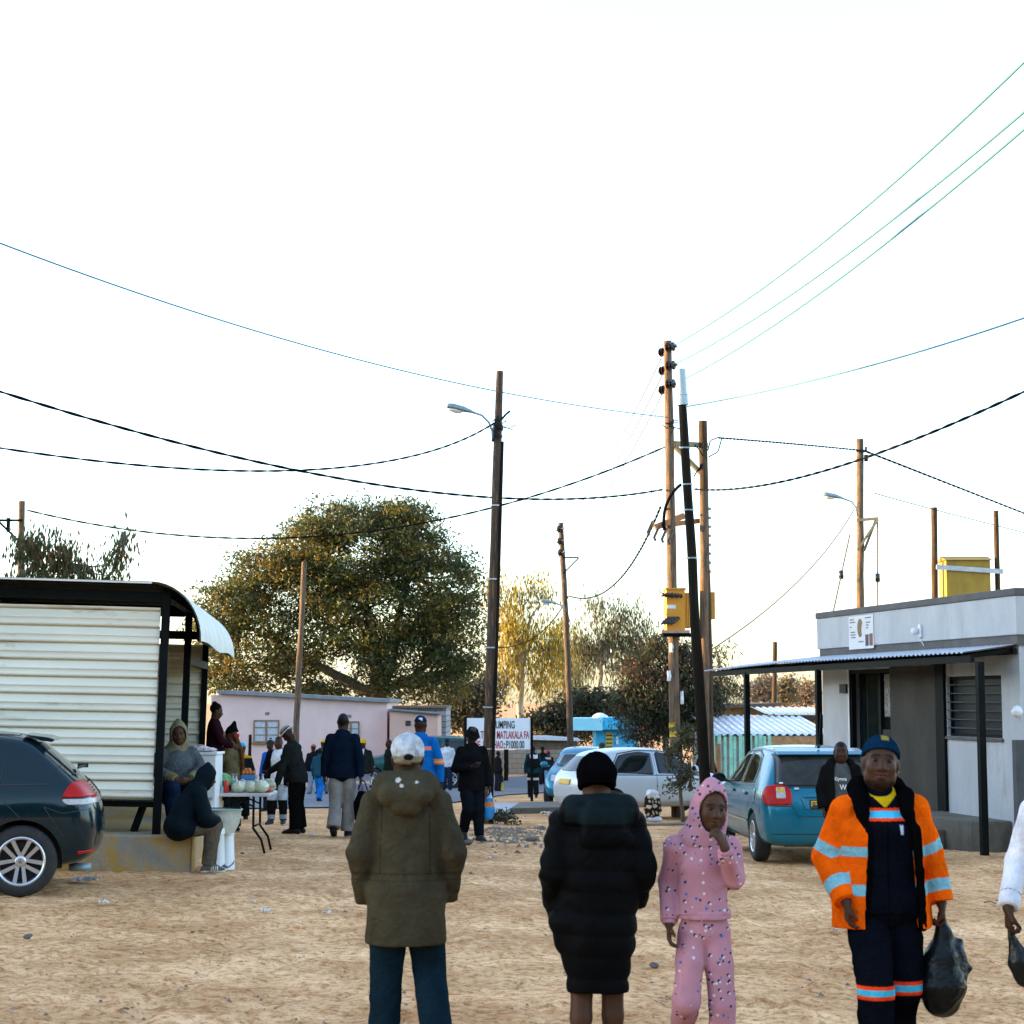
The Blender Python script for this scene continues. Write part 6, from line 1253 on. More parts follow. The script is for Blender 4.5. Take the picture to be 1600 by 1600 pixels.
def olive(V, s=P1):
    c = np.tile(OLV, (len(V), 1)); z = V[:, 2] / s.H; back = V[:, 1] < 0
    c[(np.abs(z - .584) < .0022) | (np.abs(z - .563) < .0022)] *= .72
    sp = back & ((np.hypot(V[:, 0] + .035, V[:, 2] - .865 * s.H) < .012) | (np.hypot(V[:, 0] + .015, V[:, 2] - .85 * s.H) < .008) | (np.hypot(V[:, 0] - .06, V[:, 2] - .86 * s.H) < .007)); c[sp] = (.55, .52, .45)
    c[(np.abs(np.abs(V[:, 0]) - .145 + .03 * z) < .004) & (z > .58) & (z < .8)] *= .6
    return c
def cinch(F, s=P1):
    hood(F); F.disp(lambda X, Y, Z: .006 * np.exp(-((Z - .575 * s.H) / .022) ** 2) + .003 * np.sin(X * 120) * np.exp(-((Z - .575 * s.H) / .03) ** 2) * (np.abs(X) < .2))
P1.top(OLV, t=.032, hem=.37, flare=-.006, fold=.010, name='parka', ff=13, extra=cinch, colf=olive, arm=1.0, bt=1.0, zs=.8, sleeve=1.45)
P1.legs((.008, .020, .030), t=.020, fold=.009, wide=1.05, straight=.8); P1.shoes((.02, .015, .012))
def wcap(V, s=P1):
    q = ((V - s.P['hc']) @ s.HM) / s.hs; c = np.array((.50, .54, .56)) * (.45 + 1.1 * fbm(q[:, 0] * 26 + 5, q[:, 2] * 26, 4))[:, None]; an = np.arctan2(q[:, 0], q[:, 1] + .014)
    c[(np.abs((an * 6 / 6.2832) % 1 - .5) < .022) & (q[:, 2] > -.005)] *= .7; bk = q[:, 1] < -.03
    c[bk & (q[:, 2] < .012)] = (.27, .25, .18); c[bk & (np.hypot(q[:, 0] - .012, (q[:, 2] - .006) * 1.5) < .026)] = (.02, .018, .015); return c
P1.cap(0, brim=0, name='cap', puff=1.05, seedf=.012, low=-.018, tilt=-14, colf=wcap)
# woman in the long black padded coat, walking away
loc, H = PA(932, 1172, D=9.0, cap=.03)
P2 = Person('person in a long black padded coat and black beanie walking away', loc, R(3), H, 1.18, .0085, SKM, hair=None,
            pose=dict(le=(-.138, -.035, .655), lw=(-.128, .055, .54), re=(.138, -.035, .655), rw=(.124, .055, .55), lh=dict(curl=90), rh=dict(curl=90), lk=(-.048, .02, .285), la=(-.060, -.02, .045), rk=(.048, .03, .285), ra=(.048, .03, .045)))
def puff(F, s=P2):
    F.seg(s.up(-.07, -.05, .835), s.up(.075, -.05, .835), .052 * s.H, .052 * s.H, k=.015); F.seg(s.up(-.03, -.10, .80), s.up(.05, -.10, .79), (.075 * s.H, .032 * s.H), (.06 * s.H, .028 * s.H), k=.03); F.seg(s.up(.06, -.07, .80), s.up(.085, -.07, .745), .03 * s.H, .018 * s.H, k=.03)
    F.seg(s.up(-.02, 0, .47), s.up(.02, 0, .47), (.118 * s.H, .085 * s.H), (.118 * s.H, .085 * s.H), k=.06)
    F.seg(s.up(-.105, .0, .50), s.up(-.09, .0, .42), .045 * s.H, .03 * s.H, k=.05)
    F.disp(lambda X, Y, Z: .010 * np.abs(np.sin(math.pi * (Z + .04 * X) / .105)) ** .6 * -1 + .007)
P2.top((.0035, .0042, .0045), t=.030, hem=.285, flare=-.105, bt=1.08, m=NYLON, fold=.008, name='coat', ff=20, extra=puff, arm=1.16, zs=1.2, colf=lambda V: np.where(((V[:, 2] > P2.H * .80) & (V[:, 1] < -.06) & (np.abs(V[:, 0]) < .17))[:, None], np.array((.006, .012, .013)), np.array((.0035, .004, .0045))))  # teal sheen on the hood put into the coat colour
P2.beanie((.003, .003, .0035), r=1.16, low=-.055); P2.shoes(BLK)
# girl in the pink suit
loc, H = PA(1096, 1218, D=9.0, cap=.03)
P3 = Person('child in a pink patterned hooded tracksuit with one hand at the mouth', loc, R(177), H, .80, .0062, SKM, head=(2, 16, -6), hair=None, hs=.90,
            pose=dict(hc=(-.028, .02, .925), le=(-.100, .02, .695), lw=(-.066, .125, .80), re=(.112, -.045, .675), rw=(.116, .02, .545), lh=dict(d=(.42, .12, .9), n=(.75, -.6, -.1), curl=62, thumb=(.3, -.4, .6)), rh=dict(curl=34), rk=(.062, .05, .30), ra=(.075, -.115, .165), rt=(.085, -.075, .085), lk=(-.055, .02, .285), la=(-.060, .0, .045)))
def paj():
    m = mat('pink_print_fleece', (.47, .225, .27), .95, var=.14, vs=5, bump=.25, bs=150, spec=.1); t = m.node_tree; b = t.nodes['Principled BSDF']; src = b.inputs['Base Color'].links[0].from_socket
    tc = nn(t, 'TexCoord'); prev = src
    for sc, thr, col, off in ((23, .19, (.035, .035, .09), (0, 0, 0)), (23, .14, (.58, .56, .60), (.0055, 0, .005)), (15.5, .12, (.07, .15, .38), (.3, .2, .1)), (17.3, .13, (.62, .56, .62), (.7, .1, .4)), (18.3, .12, (.03, .03, .08), (.2, .5, .9))):
        mp = nn(t, 'Mapping'); mp.inputs['Location'].default_value = off; mp.inputs['Scale'].default_value = (1, .25, 1)
        vo = nn(t, 'TexVoronoi', Scale=sc); vo.inputs['Randomness'].default_value = .55; t.links.new(tc.outputs['Object'], mp.inputs[0]); t.links.new(mp.outputs[0], vo.inputs['Vector'])
        lt = nn(t, 'Math', operation='LESS_THAN'); lt.inputs[1].default_value = thr; t.links.new(vo.outputs['Distance'], lt.inputs[0])
        x = nn(t, 'Mix', data_type='RGBA'); t.links.new(lt.outputs[0], x.inputs[0]); t.links.new(prev, x.inputs[6]); x.inputs[7].default_value = (*col, 1); prev = x.outputs[2]
    t.links.new(prev, b.inputs['Base Color']); return m
PAJ = paj(); PNK = mat('pink_rib', (.50, .24, .31), .95, var=.15, vs=8, bump=.4, bs=200, spec=.1)
P3.top((1, 1, 1), t=.018, hem=.575, fold=.010, name='hooded_top', ff=15, m=PAJ, arm=1.08, bt=1.0, sleeve=.88 if False else .93)
def hood_up(s, col, m, open_=.062, name='hood', pk=.02, back=.0, w_=1.0):
    F = Field(); hs = s.hs; F.ell(s.hp(0, -.022, .026), np.array((.105 * w_, .122, .124)) * hs, s.HM, .02); F.ell(s.hp(0, -.055, -.02), np.array((.095, .10, .12)) * hs, s.HM, .04); F.seg(s.hp(0, -.03, -.09), s.up(0, -.01, .82), np.array((.10, .10)) * hs, np.array((.085, .07)) * s.H, k=.05)
    F.seg(s.hp(0, -.03, .12), s.hp(0, -.045, .135 + pk), .05 * hs, .03 * hs, k=.04)
    G = Field(); G.ell(s.hp(0, .06, -.012), np.array((open_ + .012, .12, .105)) * hs, s.HM); G.ell(s.hp(0, .10, -.02), np.array((open_ + .014, .14, .112)) * hs, s.HM); F.sub(G); F.disp(folds(.004, 3, 22))
    return F.mesh(name, s.h, m, s.root, col)
hood_up(P3, (1, 1, 1), PAJ, pk=.0, w_=.88)
P3.legs((1, 1, 1), t=.014, fold=.007, m=PAJ, wide=1.0, cuff=.92)
G = Field(); s = P3; G.seg(s.up(0, 0, .562), s.up(0, 0, .592), np.array((.092, .068)) * s.H * s.b + .026, np.array((.092, .066)) * s.H * s.b + .026, f0=True, f1=True); G.mesh('waistband', s.h, PNK, s.root, (1, 1, 1))
for q in 'lr':
    e, w_ = s.P[q + 'e'], s.P[q + 'w']; G = Field(); G.seg(e + (w_ - e) * .84, e + (w_ - e) * 1.02, .040, .034, f0=True, f1=True); G.mesh('cuff', s.h, PNK, s.root, (1, 1, 1))
s.shoes((.70, .32, .42), sole=(.75, .5, .58), t=.014)
# worker in the orange jacket
loc, H = PA(1372, 1153, D=9.3, cap=.005)
P4 = Person('person in an open orange high visibility jacket and blue cap carrying a black bag', loc, R(181), H, 1.02, .0062, (.062, .029, .0155), head=(-7, -7, -5), hair='beard', hs=1.10,
            pose=dict(re=(.154, -.03, .655), rw=(.122, .075, .535), le=(-.148, -.025, .665), lw=(-.170, .015, .525), rh=dict(curl=40, d=(-.05, .12, -1)), lh=dict(curl=75, d=(-.05, .0, -1)), rk=(.05, .12, .298), ra=(.056, .13, .045), lk=(-.05, .03, .285), la=(-.06, -.15, .085), lt=(-.07, -.07, .02)))
s = P4; Hh = s.H
def overall(V, s=s):
    z = V[:, 2] / s.H; c = np.tile(np.array((.0045, .0055, .009)), (len(V), 1)); x, y = V[:, 0], V[:, 1]
    fr = (y > .02) & (np.abs(x) < .19); c[fr & (np.abs(z - .783) < .019)] = ORR; c[fr & (np.abs(z - .783) < .0095)] = (.05, .50, .72)
    nk = (z > .803) & (z < .86) & (y > 0) & (np.abs(x) < (z - .800) * 1.75); c[nk] = (.62, .42, .01)
    c[fr & (np.abs(x + .075) < .008) & (np.abs(z - .738) < .014)] = (.5, .6, .7); c[fr & (np.abs(x) < .004) & (z < .75)] *= .4
    return c
s.top((0, 0, 0), t=.022, hem=.50, fold=.005, name='overall_top', colf=overall, bt=1.06, sleeve=.5, ff=14)
G = Field(); G.seg(s.up(0, .0, .835), s.hp(0, .005, -.105), .066, .064, k=.02, f0=True, f1=True); G.mesh('neck_warmer', s.h, KNIT, s.root, (.004, .006, .014))
def orange(V, s=s):
    H_ = s.H; z = V[:, 2] / H_; c = np.tile(np.array(ORG), (len(V), 1)); x = V[:, 0]
    arm = np.zeros(len(V), bool)
    for q in 'lr':
        for a, b, t0, t1 in ((s.P[q + 's'], s.P[q + 'e'], .72, .94), (s.P[q + 'e'], s.P[q + 'w'], .56, .80)):
            d = b - a; t = ((V - a) @ d) / d.dot(d); r_ = np.linalg.norm(V - a - np.clip(t, 0, 1)[:, None] * d, axis=1); near = (r_ < .095) & (np.abs(x) > .185) & (t > -.2) & (t < 1.15); arm |= near; c[near & (t > t0) & (t < t1)] = CYA
    tor = ~arm & (np.abs(x) < .26)
    c[tor & (np.abs(z - .676) < .015)] = CYA; c[tor & (np.abs(z - .566) < .015)] = CYA
    fr = tor & (V[:, 1] > 0); zp = fr & (np.abs(x - .128 - (z - .79) * .62) < .009) & (z > .755) & (z < .825); c[zp] = (.01, .01, .01)
    return c
def jk(F, s=s):
    H_ = s.H
    G = Field(); G.seg((-.025, .15, .43 * H_), (-.02, .17, .80 * H_), (.150, .16), (.105, .19), f0=True, f1=True); G.seg((-.01, .10, .79 * H_), (-.01, .08, .92 * H_), (.095, .17), (.11, .2)); F.sub(G)
s.top((0, 0, 0), t=.045, hem=.455, flare=.02, fold=.013, name='jacket', ff=14, colf=orange, extra=jk, arm=1.0, bt=1.04, m=CLOTH, zs=.8)
G = Field(); k_ = s
for sx in (-1, 1): G.chain([s.up(sx * .070 - .012, .072, .735), s.up(sx * .066, .062, .785), s.up(sx * .066, .018, .832), s.up(sx * .045, -.045, .852)], [(.010 * Hh, .014 * Hh), (.020 * Hh, .018 * Hh), (.031 * Hh, .030 * Hh), (.033 * Hh, .032 * Hh)], k=.04)
G.seg(s.up(-.05, -.05, .852), s.up(.05, -.05, .852), .036 * Hh, .036 * Hh, k=.04)
for sx in (-1, 1): G.chain([s.up(sx * .075 - .012 - .012 * (sx > 0), .072, .74), s.up(sx * .083 - .013 - .016 * (sx > 0), .068, .62), s.up(sx * .088 - .014 - .018 * (sx > 0), .068, .46)], [(.015 * Hh, .018 * Hh), (.012 * Hh, .018 * Hh), (.012 * Hh, .018 * Hh)], k=.02)
G.disp(folds(.005, 9, 55)); G.mesh('lining_collar', s.h, KNIT, s.root, (.0035, .0035, .004))
s.legs((.0045, .0055, .009), t=.020, wide=1.35, straight=1, fold=.008, name='trousers', colf=lambda V, s=s: bands(V, (.0045, .0055, .009), [(.268 * Hh, .306 * Hh, ORR), (.278 * Hh, .296 * Hh, (.06, .50, .70))]))
s.shoes(BLK); s.cap((.004, .022, .050), brim=0, tilt=-20, puff=1.04, low=.028, colf=lambda V, s=s: np.where(((np.abs(((V - s.P['hc']) @ s.HM)[:, 0] + .01) < .02) & (((V - s.P['hc']) @ s.HM)[:, 1] > .03) & (((V - s.P['hc']) @ s.HM)[:, 2] > .11))[:, None], np.array((.3, .22, .04)), np.array((.004, .022, .050))))
MB().lathe([(.001, -.004), (.004, 0), (.001, .004)], s.hp(-.084, .0, -.036), 8).build('ear_stud', STEEL, s.root, True)
# person at the right edge, only a white sleeve in view
loc, H = PA(1667, 1150, D=8.9)
P5 = Person('person mostly beyond the right edge, white sleeve holding a small black bag', loc, R(180), H, 1.0, .0095, SKD, pose=dict(re=(.150, .0, .66), rw=(.202, .09, .545), rh=dict(curl=75, d=(.06, .1, -1))))
P5.top((.68, .70, .74), t=.022, hem=.48, fold=.006, ff=14, colf=lambda V, s=P5: np.where(((np.abs(((V - s.P['re']) @ (s.P['rw'] - s.P['re'])) / ((s.P['rw'] - s.P['re']) @ (s.P['rw'] - s.P['re'])) - .74) < .012) & (V[:, 0] > .2))[:, None], np.array((.25, .18, .3)), np.array((.68, .70, .74))))
P5.legs((.02, .025, .04)); P5.shoes(BLK)
def bag(label, top, pts, rs, col, m=None, h=.012, handle=None, cat='bag', fold=.008, ff=26, extra=None, colf=None, name='bag', zs=.3, k=.03, group=None):
    """soft bag hanging from a hand: chain of sections from the knot down"""
    root = empty(name, top); tag(root, label, cat, group); F = Field(); F.chain(pts, rs, k=k)
    if extra: extra(F)
    F.disp(folds(fold, len(label), ff, zs)); F.mesh('sack', h, m or BAGP, root, colf or col)
    if handle:
        mb = MB()
        for hd_ in handle: mb.tube(resample(hd_, 10), .009, 6)
        mb.build('handle', m or BAGP, root, True)
    return root
BAGP = mat('black_plastic_bag', (1, 1, 1), .32, var=.2, vs=8, attr=True, bump=.5, bs=26, spec=.25)
hw = lambda s, q, dz=-.075: s.root.matrix_basis @ Vector(s.P[q + 'w'] + np.array((0, 0, dz)))
def rootM(s): return Matrix.Translation(s.root.location) @ Matrix.Rotation(s.root.rotation_euler.z, 4, 'Z')
def wp_(s, q, dz): return rootM(s) @ Vector(s.P[q + 'w'] + np.array((0, .0, dz)))
t_ = wp_(P4, 'l', -.085); q3 = lambda x, z, y=0: (x, y, z)
bag('full black plastic bag hanging from the hand of the person in orange', t_, [q3(0, .03), q3(-.0, -.07), q3(-.005, -.20), q3(-.01, -.33), q3(-.008, -.40)], [.020, .038, (.095, .085), (.128, .115), (.095, .09)], (.004, .007, .007), h=.008, extra=lambda F: (F.seg((.03, 0, -.08), (.085, .01, -.12), (.03, .02), (.035, .018), k=.04), F.seg((.08, .0, -.16), (.125, 0, -.25), (.025, .02), (.042, .022), k=.05)))
t_ = wp_(P5, 'r', -.08)
bag('small black plastic bag held by the white sleeved person at the right edge', t_, [q3(0, .04), q3(.012, -.06), q3(.05, -.17), q3(.075, -.25)], [.014, .018, (.060, .05), (.055, .045)], (.004, .006, .006), h=.009)
# ---------------------------------------------------------------- middle distance
HH = .0115
loc, H = PA(534, 1114, 1308)
s = Person('tall person in a navy jacket and grey trousers walking away with a black bag', loc, R(-3), H, 1.02, HH, SKD, pose=dict(le=(-.140, .0, .635), lw=(-.150, .02, .49), re=(.142, -.03, .635), rw=(.152, -.03, .485), lk=(-.05, .0, .285), la=(-.052, -.12, .075), lt=(-.055, -.05, .012), rk=(.05, .03, .285), ra=(.045, .02, .042)))
s.top((.006, .012, .024), t=.022, hem=.475, fold=.005, collar=.5, arm=1.1); s.legs((.26, .245, .225), t=.02, wide=1.4, straight=1, fold=.008); s.shoes(BLK)
NAVYMAN = s; t_ = wp_(s, 'r', -.09)
bag('black cloth tote bag carried by the tall person in the navy jacket', t_ + Vector((.035, -.02, 0)), [q3(0, -.13), q3(-.015, -.28), q3(-.03, -.50), q3(-.03, -.56)], [(.075, .03), (.11, .05), (.085, .05), (.04, .03)], (.004, .004, .005), m=CLOTH, handle=[[(-.06, 0, -.10), (-.03, 0, .02), (0, 0, .04)], [(.07, 0, -.10), (.03, 0, .02), (0, 0, .04)]], h=.012)
loc, H = PA(464, 1139, 1303, cap=-.06)
s = Person('person in a dark sweater and white straw hat bending over the vegetable table', loc, R(72), H, 1.0, HH, SKD, lean=14, head=(48, 0, 0), hair=None, pose=dict(le=(-.135, .10, .60), lw=(-.12, .15, .46), re=(.11, .20, .64), rw=(.06, .33, .56), lk=(-.05, .01, .285), rk=(.05, .02, .285)))
s.top((.018, .021, .019), t=.022, hem=.47, fold=.006, arm=1.08); s.legs((.006, .006, .006), t=.02, wide=1.4, straight=.8); s.shoes((.012, .01, .009), sole=(.05, .045, .04))
def hatc(V, s=s):
    q = ((V - s.P['hc']) @ s.HM) / s.hs; c = np.tile(np.array((.62, .60, .54)), (len(V), 1)); c[(q[:, 2] > .045) & (q[:, 2] < .068)] = (.02, .025, .03); c[q[:, 2] > .068] = (.40, .33, .22); c[(q[:, 2] < .02) & (q[:, 2] > .012)] = (.3, .3, .3); return c
s.brimhat(0, 0, drop=.35, w_=.88, colf=hatc, tall=.01)
loc, H = PA(434, 1150, 1289)
s = Person('teenager in a white T-shirt and open black jacket facing the camera behind the table', loc, R(172), H, .95, HH, SKM, pose=dict(le=(-.15, -.02, .64), lw=(-.14, .04, .50), re=(.155, -.02, .64), rw=(.15, .04, .50), rk=(.055, .06, .29), ra=(.075, .02, .05)))
s.top((.70, .72, .74), t=.018, hem=.46, fold=.005, name='shirt', sleeve=.5, colf=lambda V: np.where(((np.abs(V[:, 0] + .075) < .02) & (np.abs(V[:, 2] - 1.08) < .03) & (V[:, 1] > .05))[:, None], np.array((.02, .02, .03)), np.array((.70, .72, .74))))
def opn(F, s=s): G = Field(); G.seg((0, .17, .4 * s.H), (0, .17, .92 * s.H), (.12, .19), (.12, .19)); F.sub(G)
s.top((.008, .008, .009), t=.034, hem=.44, fold=.005, extra=opn); s.legs((0, 0, 0), t=.018, wide=1.2, colf=lambda V: bands(V, (.40, .46, .50), [(0, .40, (.009, .009, .010)), (.10, .17, (.30, .38, .44))])); s.shoes((.03, .03, .035), sole=(.5, .5, .5))
HM_ = .02
def simple(label, px, top, foot=None, D=None, yaw=0, jc=BLK, tc=(.02, .02, .025), b=1., hair='crop', head=(0, 0, 0), pose=None, skin=SKD, hem=.47, h=HM_, t=.022, extra=None, tcf=None, jcf=None, cap=0., walk=0., lean=0, jname='jacket', shoe=BLK):
    loc, H = PA(px, top, foot, D, cap); p = {}
    if walk: p = dict(lk=(-.05, .05 * walk, .288), la=(-.05, .09 * walk, .045), rk=(.05, -.01 * walk, .285), ra=(.05, -.12 * walk, .065), rt=(.055, -.03 * walk, .02))
    p.update(pose or {})
    s = Person(label, loc, R(yaw), H, b, h, skin, lean=lean, head=head, hair=hair, pose=p, hands=True)
    s.top(jc, t=t, hem=hem, fold=.006, colf=jcf, name=jname); s.legs(tc, t=.018, wide=1.3, straight=.6, colf=tcf); s.shoes(shoe); return s
simple('person in a black top and loose grey trousers behind the bending person', 449, 1162, D=44, yaw=150, jc=(.012, .012, .014), tc=(.24, .23, .24), walk=.8)
s = simple('person in a bright blue jacket and dark bobble beanie behind the teenager in white', 424, 1153, D=36, yaw=155, jc=(.01, .10, .42), hair=None, cap=.04); s.beanie((.03, .035, .04), bob=(.03, .035, .04))
# seated woman, child in a dark coat, women at the stall
loc = gd(277, 20.1); loc.z += .40; 
s = Person('seated woman in a grey hooded sweatshirt with the hood up beside the stall post', loc, R(205), 1.62, 1.12, .010, SKM, lean=6, hipz=.235, head=(4, -14, 4), hair=None, pose=dict(lk=(-.07, .25, .275), la=(-.06, .24, .03), rk=(.09, .25, .275), ra=(.07, .24, .03), le=(-.165, .06, .395), lw=(-.05, .19, .335), re=(.165, .06, .395), rw=(.05, .19, .335), lh=dict(d=(.9, .3, -.1), n=(0, -1, 0), curl=50), rh=dict(d=(-.9, .3, -.1), n=(0, -1, 0), curl=50)))
def gsw(V, s=s): 
    c = np.tile(np.array((.075, .088, .092)), (len(V), 1))
    for q in 'lr': d = s.P[q + 'w'] - s.P[q + 'e']; t = ((V - s.P[q + 'e']) @ d) / d.dot(d); r_ = np.linalg.norm(V - s.P[q + 'e'] - t[:, None] * d, axis=1); c[(t > .62) & (r_ < .09)] = (.17, .15, .075)
    return c
s.top(0, t=.026, hem=.50, fold=.006, colf=gsw, name='sweatshirt', arm=1.2); hood_up(s, (.19, .175, .10), CLOTH, open_=.068)
s.legs((.010, .018, .040), t=.022, wide=1.3); s.shoes((.03, .03, .03))
SEATW = s
loc = gd(283, 19.05)
s = Person('child in a dark hooded coat and striped trainers sitting on the concrete edge', loc, R(-68), 1.46, 1.05, .0085, SKD, lean=30, hipz=.335, head=(16, 0, 0), hair='crop', pose=dict(lk=(-.06, .27, .34), la=(-.06, .245, .05), rk=(.06, .25, .335), ra=(.055, .20, .05), le=(-.13, .16, .40), lw=(-.05, .26, .36), re=(.13, .16, .40), rw=(.05, .26, .36), lt=(-.065, .35, .022), rt=(.06, .30, .022)))
def coat_x(F, s=s): F.seg((-.0, -.02, .33 * s.H), (.0, .09, .335 * s.H), (.19, .10), (.17, .09), k=.05); F.chain([s.P['rhip'], s.P['rk'] * .85 + s.P['rhip'] * .15], [.11, .075], k=.04); F.chain([s.P['lhip'], s.P['lk'] * .85 + s.P['lhip'] * .15], [.11, .075], k=.04)
s.top((.004, .0085, .012), t=.040, hem=.50, fold=.008, name='coat', arm=1.35, extra=coat_x, m=NYLON, ff=14); hood_up(s, (.004, .0085, .012), NYLON, open_=.05, w_=1.1)
s.legs((.095, .08, .055), t=.020, wide=1.4, fold=.006)
def shc(V, s=s):
    c = np.tile(np.array((.085, .085, .075)), (len(V), 1)); c[V[:, 2] < .028] = (.62, .60, .55)
    for q in 'lr':
        a, t_ = s.P[q + 'a'], s.P[q + 't']; u = ((V - a) @ (t_ - a)) / ((t_ - a) @ (t_ - a)); o = (V[:, 2] > .03) & (V[:, 2] < .075) & (np.abs(V - (a + t_) / 2).max(1) < .2); c[o & (np.abs(((u + V[:, 2] * 2) * 7) % 1 - .5) < .22) & (u > .25) & (u < .75)] = (.62, .60, .55)
    return c
s.shoes(0, colf=shc, t=.012, hh=.006)
loc = gd(336, 25.6); loc.z = zw(1097, 25.6) - 1.52
s = Person('woman in a dark maroon top with hair tied up, in profile inside the stall', loc, R(-82), 1.50, 1.0, .013, SKM, head=(12, 0, 0), hair=None, pose=dict(re=(.13, .06, .65), rw=(.08, .17, .60), le=(-.13, .06, .65), lw=(-.08, .17, .60)))
s.top((.022, .007, .010), t=.02, hem=.45, name='jacket'); s.legs(BLK); s.shoes(BLK); s.hair_mass(parts=(((0, -.06, .11), (.045, .045, .04)),))
s = simple('woman in a patterned tan jacket and tall black beanie standing at the stall counter', 364, 1136, D=26, yaw=62, jcf=lambda V: np.array((.16, .13, .065)) * (.45 + .9 * (fbm(V[:, 0] * 18 + V[:, 1] * 9, V[:, 2] * 18, 3)))[:, None], tc=(.012, .012, .014), hair=None, h=.013, pose=dict(re=(.13, .07, .66), rw=(.07, .18, .62), le=(-.13, .07, .66), lw=(-.07, .18, .62)), skin=SKM)
s.beanie(BLK, r=1.04, tall=.07)
F = Field(); F.chain([s.hp(.0, -.09, -.02), s.up(.02, -.10, .76), s.up(.03, -.105, .60), s.up(.03, -.10, .50)], [.035, .032, .028, .018]); F.disp(folds(.006, 4, 40)); F.mesh('braids', .012, KNIT, s.root, (.13, .055, .02))
F = Field(); F.ell(s.hp(.0, -.10, -.03), (.05, .035, .022)); F.ell(s.hp(.03, -.11, -.015), (.03, .03, .03)); F.mesh('hair_band', .012, CLOTH, s.root, (.55, .02, .03))
s = simple('child with a pale blue bag and brown cap held at the stall', 346, 1140, D=27.2, yaw=-35, jcf=lambda V: np.where((V[:, 2] > .9)[:, None], np.array((.42, .52, .58)), np.array((.3, .4, .46))), tc=(.03, .03, .05), hair=None, h=.014, skin=SKM, cap=.02); s.beanie((.20, .12, .05))
s = simple('child in a light blue bobble hat and yellow scarf behind the tan jacket', 379, 1158, D=30, yaw=10, jcf=lambda V: np.where((V[:, 2] > 1.02)[:, None], np.array((.55, .30, .02)), np.array((.012, .014, .016))), tc=BLK, hair=None, h=.014, cap=.03); s.beanie((.02, .38, .68), r=1.05)
# beyond the table, along the road
s = simple('person in a brick red knitted cap, black top and pale jeans by the road', 489, 1162, 1243, yaw=20, jc=(.012, .012, .016), tc=(.30, .36, .42), hair=None, walk=.8, cap=.02); s.beanie((.40, .10, .045))
s = simple('person in a black jacket and yellow cap walking away by the road', 504, 1155, 1243, yaw=-10, jc=(.010, .010, .012), tc=(.22, .22, .22), hair=None, walk=-.8, cap=.02); s.cap((.62, .36, .015))
s = simple('person in a teal denim jacket and bright blue work trousers with an orange band', 499, 1168, 1254, yaw=-25, jcf=lambda V: np.where(((np.abs(V[:, 2] - 1.33) < .05) & (np.abs(V[:, 0] - .17) < .08))[:, None], np.array((.55, .45, .3)), np.array((.02, .075, .11))), tcf=lambda V: bands(V, (.015, .16, .48), [(.62, .68, (.85, .25, .12))]), hair='crop', walk=1.)
s = simple('person in a yellow beanie and dark vest over white facing the square', 568, 1153, D=42, yaw=165, jcf=lambda V: np.where(((np.abs(V[:, 0]) < .05) & (V[:, 1] > .03) & (V[:, 2] > 1.15))[:, None], np.array((.6, .6, .62)), np.array((.016, .02, .018))), tcf=lambda V: bands(V, (.26, .23, .30), [(.50, .56, (.62, .58, .25)), (.52, .54, (.6, .6, .6))]), hair=None, cap=.02); s.beanie((.66, .36, .015))
s = simple('person in a dark green jacket and turquoise trousers by the off-roader', 609, 1155, D=48, yaw=120, jc=(.012, .016, .014), tc=(.02, .25, .33))
s = simple('person in a white shirt and dark cap far off by the outbuilding', 699, 1154, D=58, yaw=170, jc=(.60, .62, .66), tc=(.02, .03, .05), hair=None, cap=.01); s.cap((.01, .02, .05))
loc, H = PA(657, 1118, D=24.6, cap=.005)
s = Person('person in a bright blue work suit and navy cap walking away behind the olive parka', loc, R(-4), H, 1.05, .012, SKD, hair=None, pose=dict(re=(.150, -.01, .635), rw=(.160, .02, .485)))
def blu(V, s=s):
    c = np.tile(np.array((.006, .12, .40)), (len(V), 1)); z = V[:, 2] / s.H; c[(np.abs(z - .645) < .02) & (np.abs(V[:, 0]) > .19)] = (.85, .20, .02); c[(np.abs(z - .645) < .006) & (np.abs(V[:, 0]) > .19)] = (.6, .4, .2); c[(np.abs(z - .748) < .016) & (V[:, 0] > .0) & (V[:, 0] < .16) & (V[:, 1] < 0)] = (.75, .22, .16); return c
s.top(0, t=.026, hem=.44, colf=blu, collar=.5, arm=1.1); s.legs((.006, .10, .34), t=.022, wide=1.4); s.shoes(BLK); s.cap((.006, .022, .07), brim=.8, colf=lambda V, s=s: np.where((np.abs(((V - s.P['hc']) @ s.HM) - np.array((.012, -.09, .075))).max(1) < .022)[:, None], np.array((.55, .58, .6)), np.array((.006, .022, .07))))
loc, H = PA(737, 1135, 1315, cap=.015)
s = Person('person all in black with a bucket hat looking down at a phone', loc, R(197), H, 1.0, .0105, SKD, head=(32, 6, 0), hair=None, pose=dict(re=(.145, -.02, .64), rw=(.045, .145, .655), rh=dict(d=(-.6, .75, .15), n=(0, -.2, 1), curl=40), le=(-.14, -.02, .635), lw=(-.15, .03, .485), rk=(.05, .06, .29), ra=(.055, -.08, .08), rt=(.06, .01, .03), lk=(-.05, .04, .288), la=(-.055, .05, .045)))
s.top((.008, .008, .009), t=.026, hem=.44, arm=1.1, collar=.4); s.legs((.008, .010, .013), t=.02, wide=1.3); s.shoes((.03, .028, .025), sole=(.35, .35, .33))
mb = MB(); 
for sx in (.012, -.022): a = s.P['pel'] + np.array((sx, .115, .06)); mb.tube([a, a + np.array((.004, .012, -.06)), a + np.array((.0, .014, -.13))], .008, 6)
mb.build('drawstring', WHITEP, s.root, True); s.brimhat(0, 0, drop=1.1, w_=.80, colf=(.010, .011, .012), name='bucket_hat')
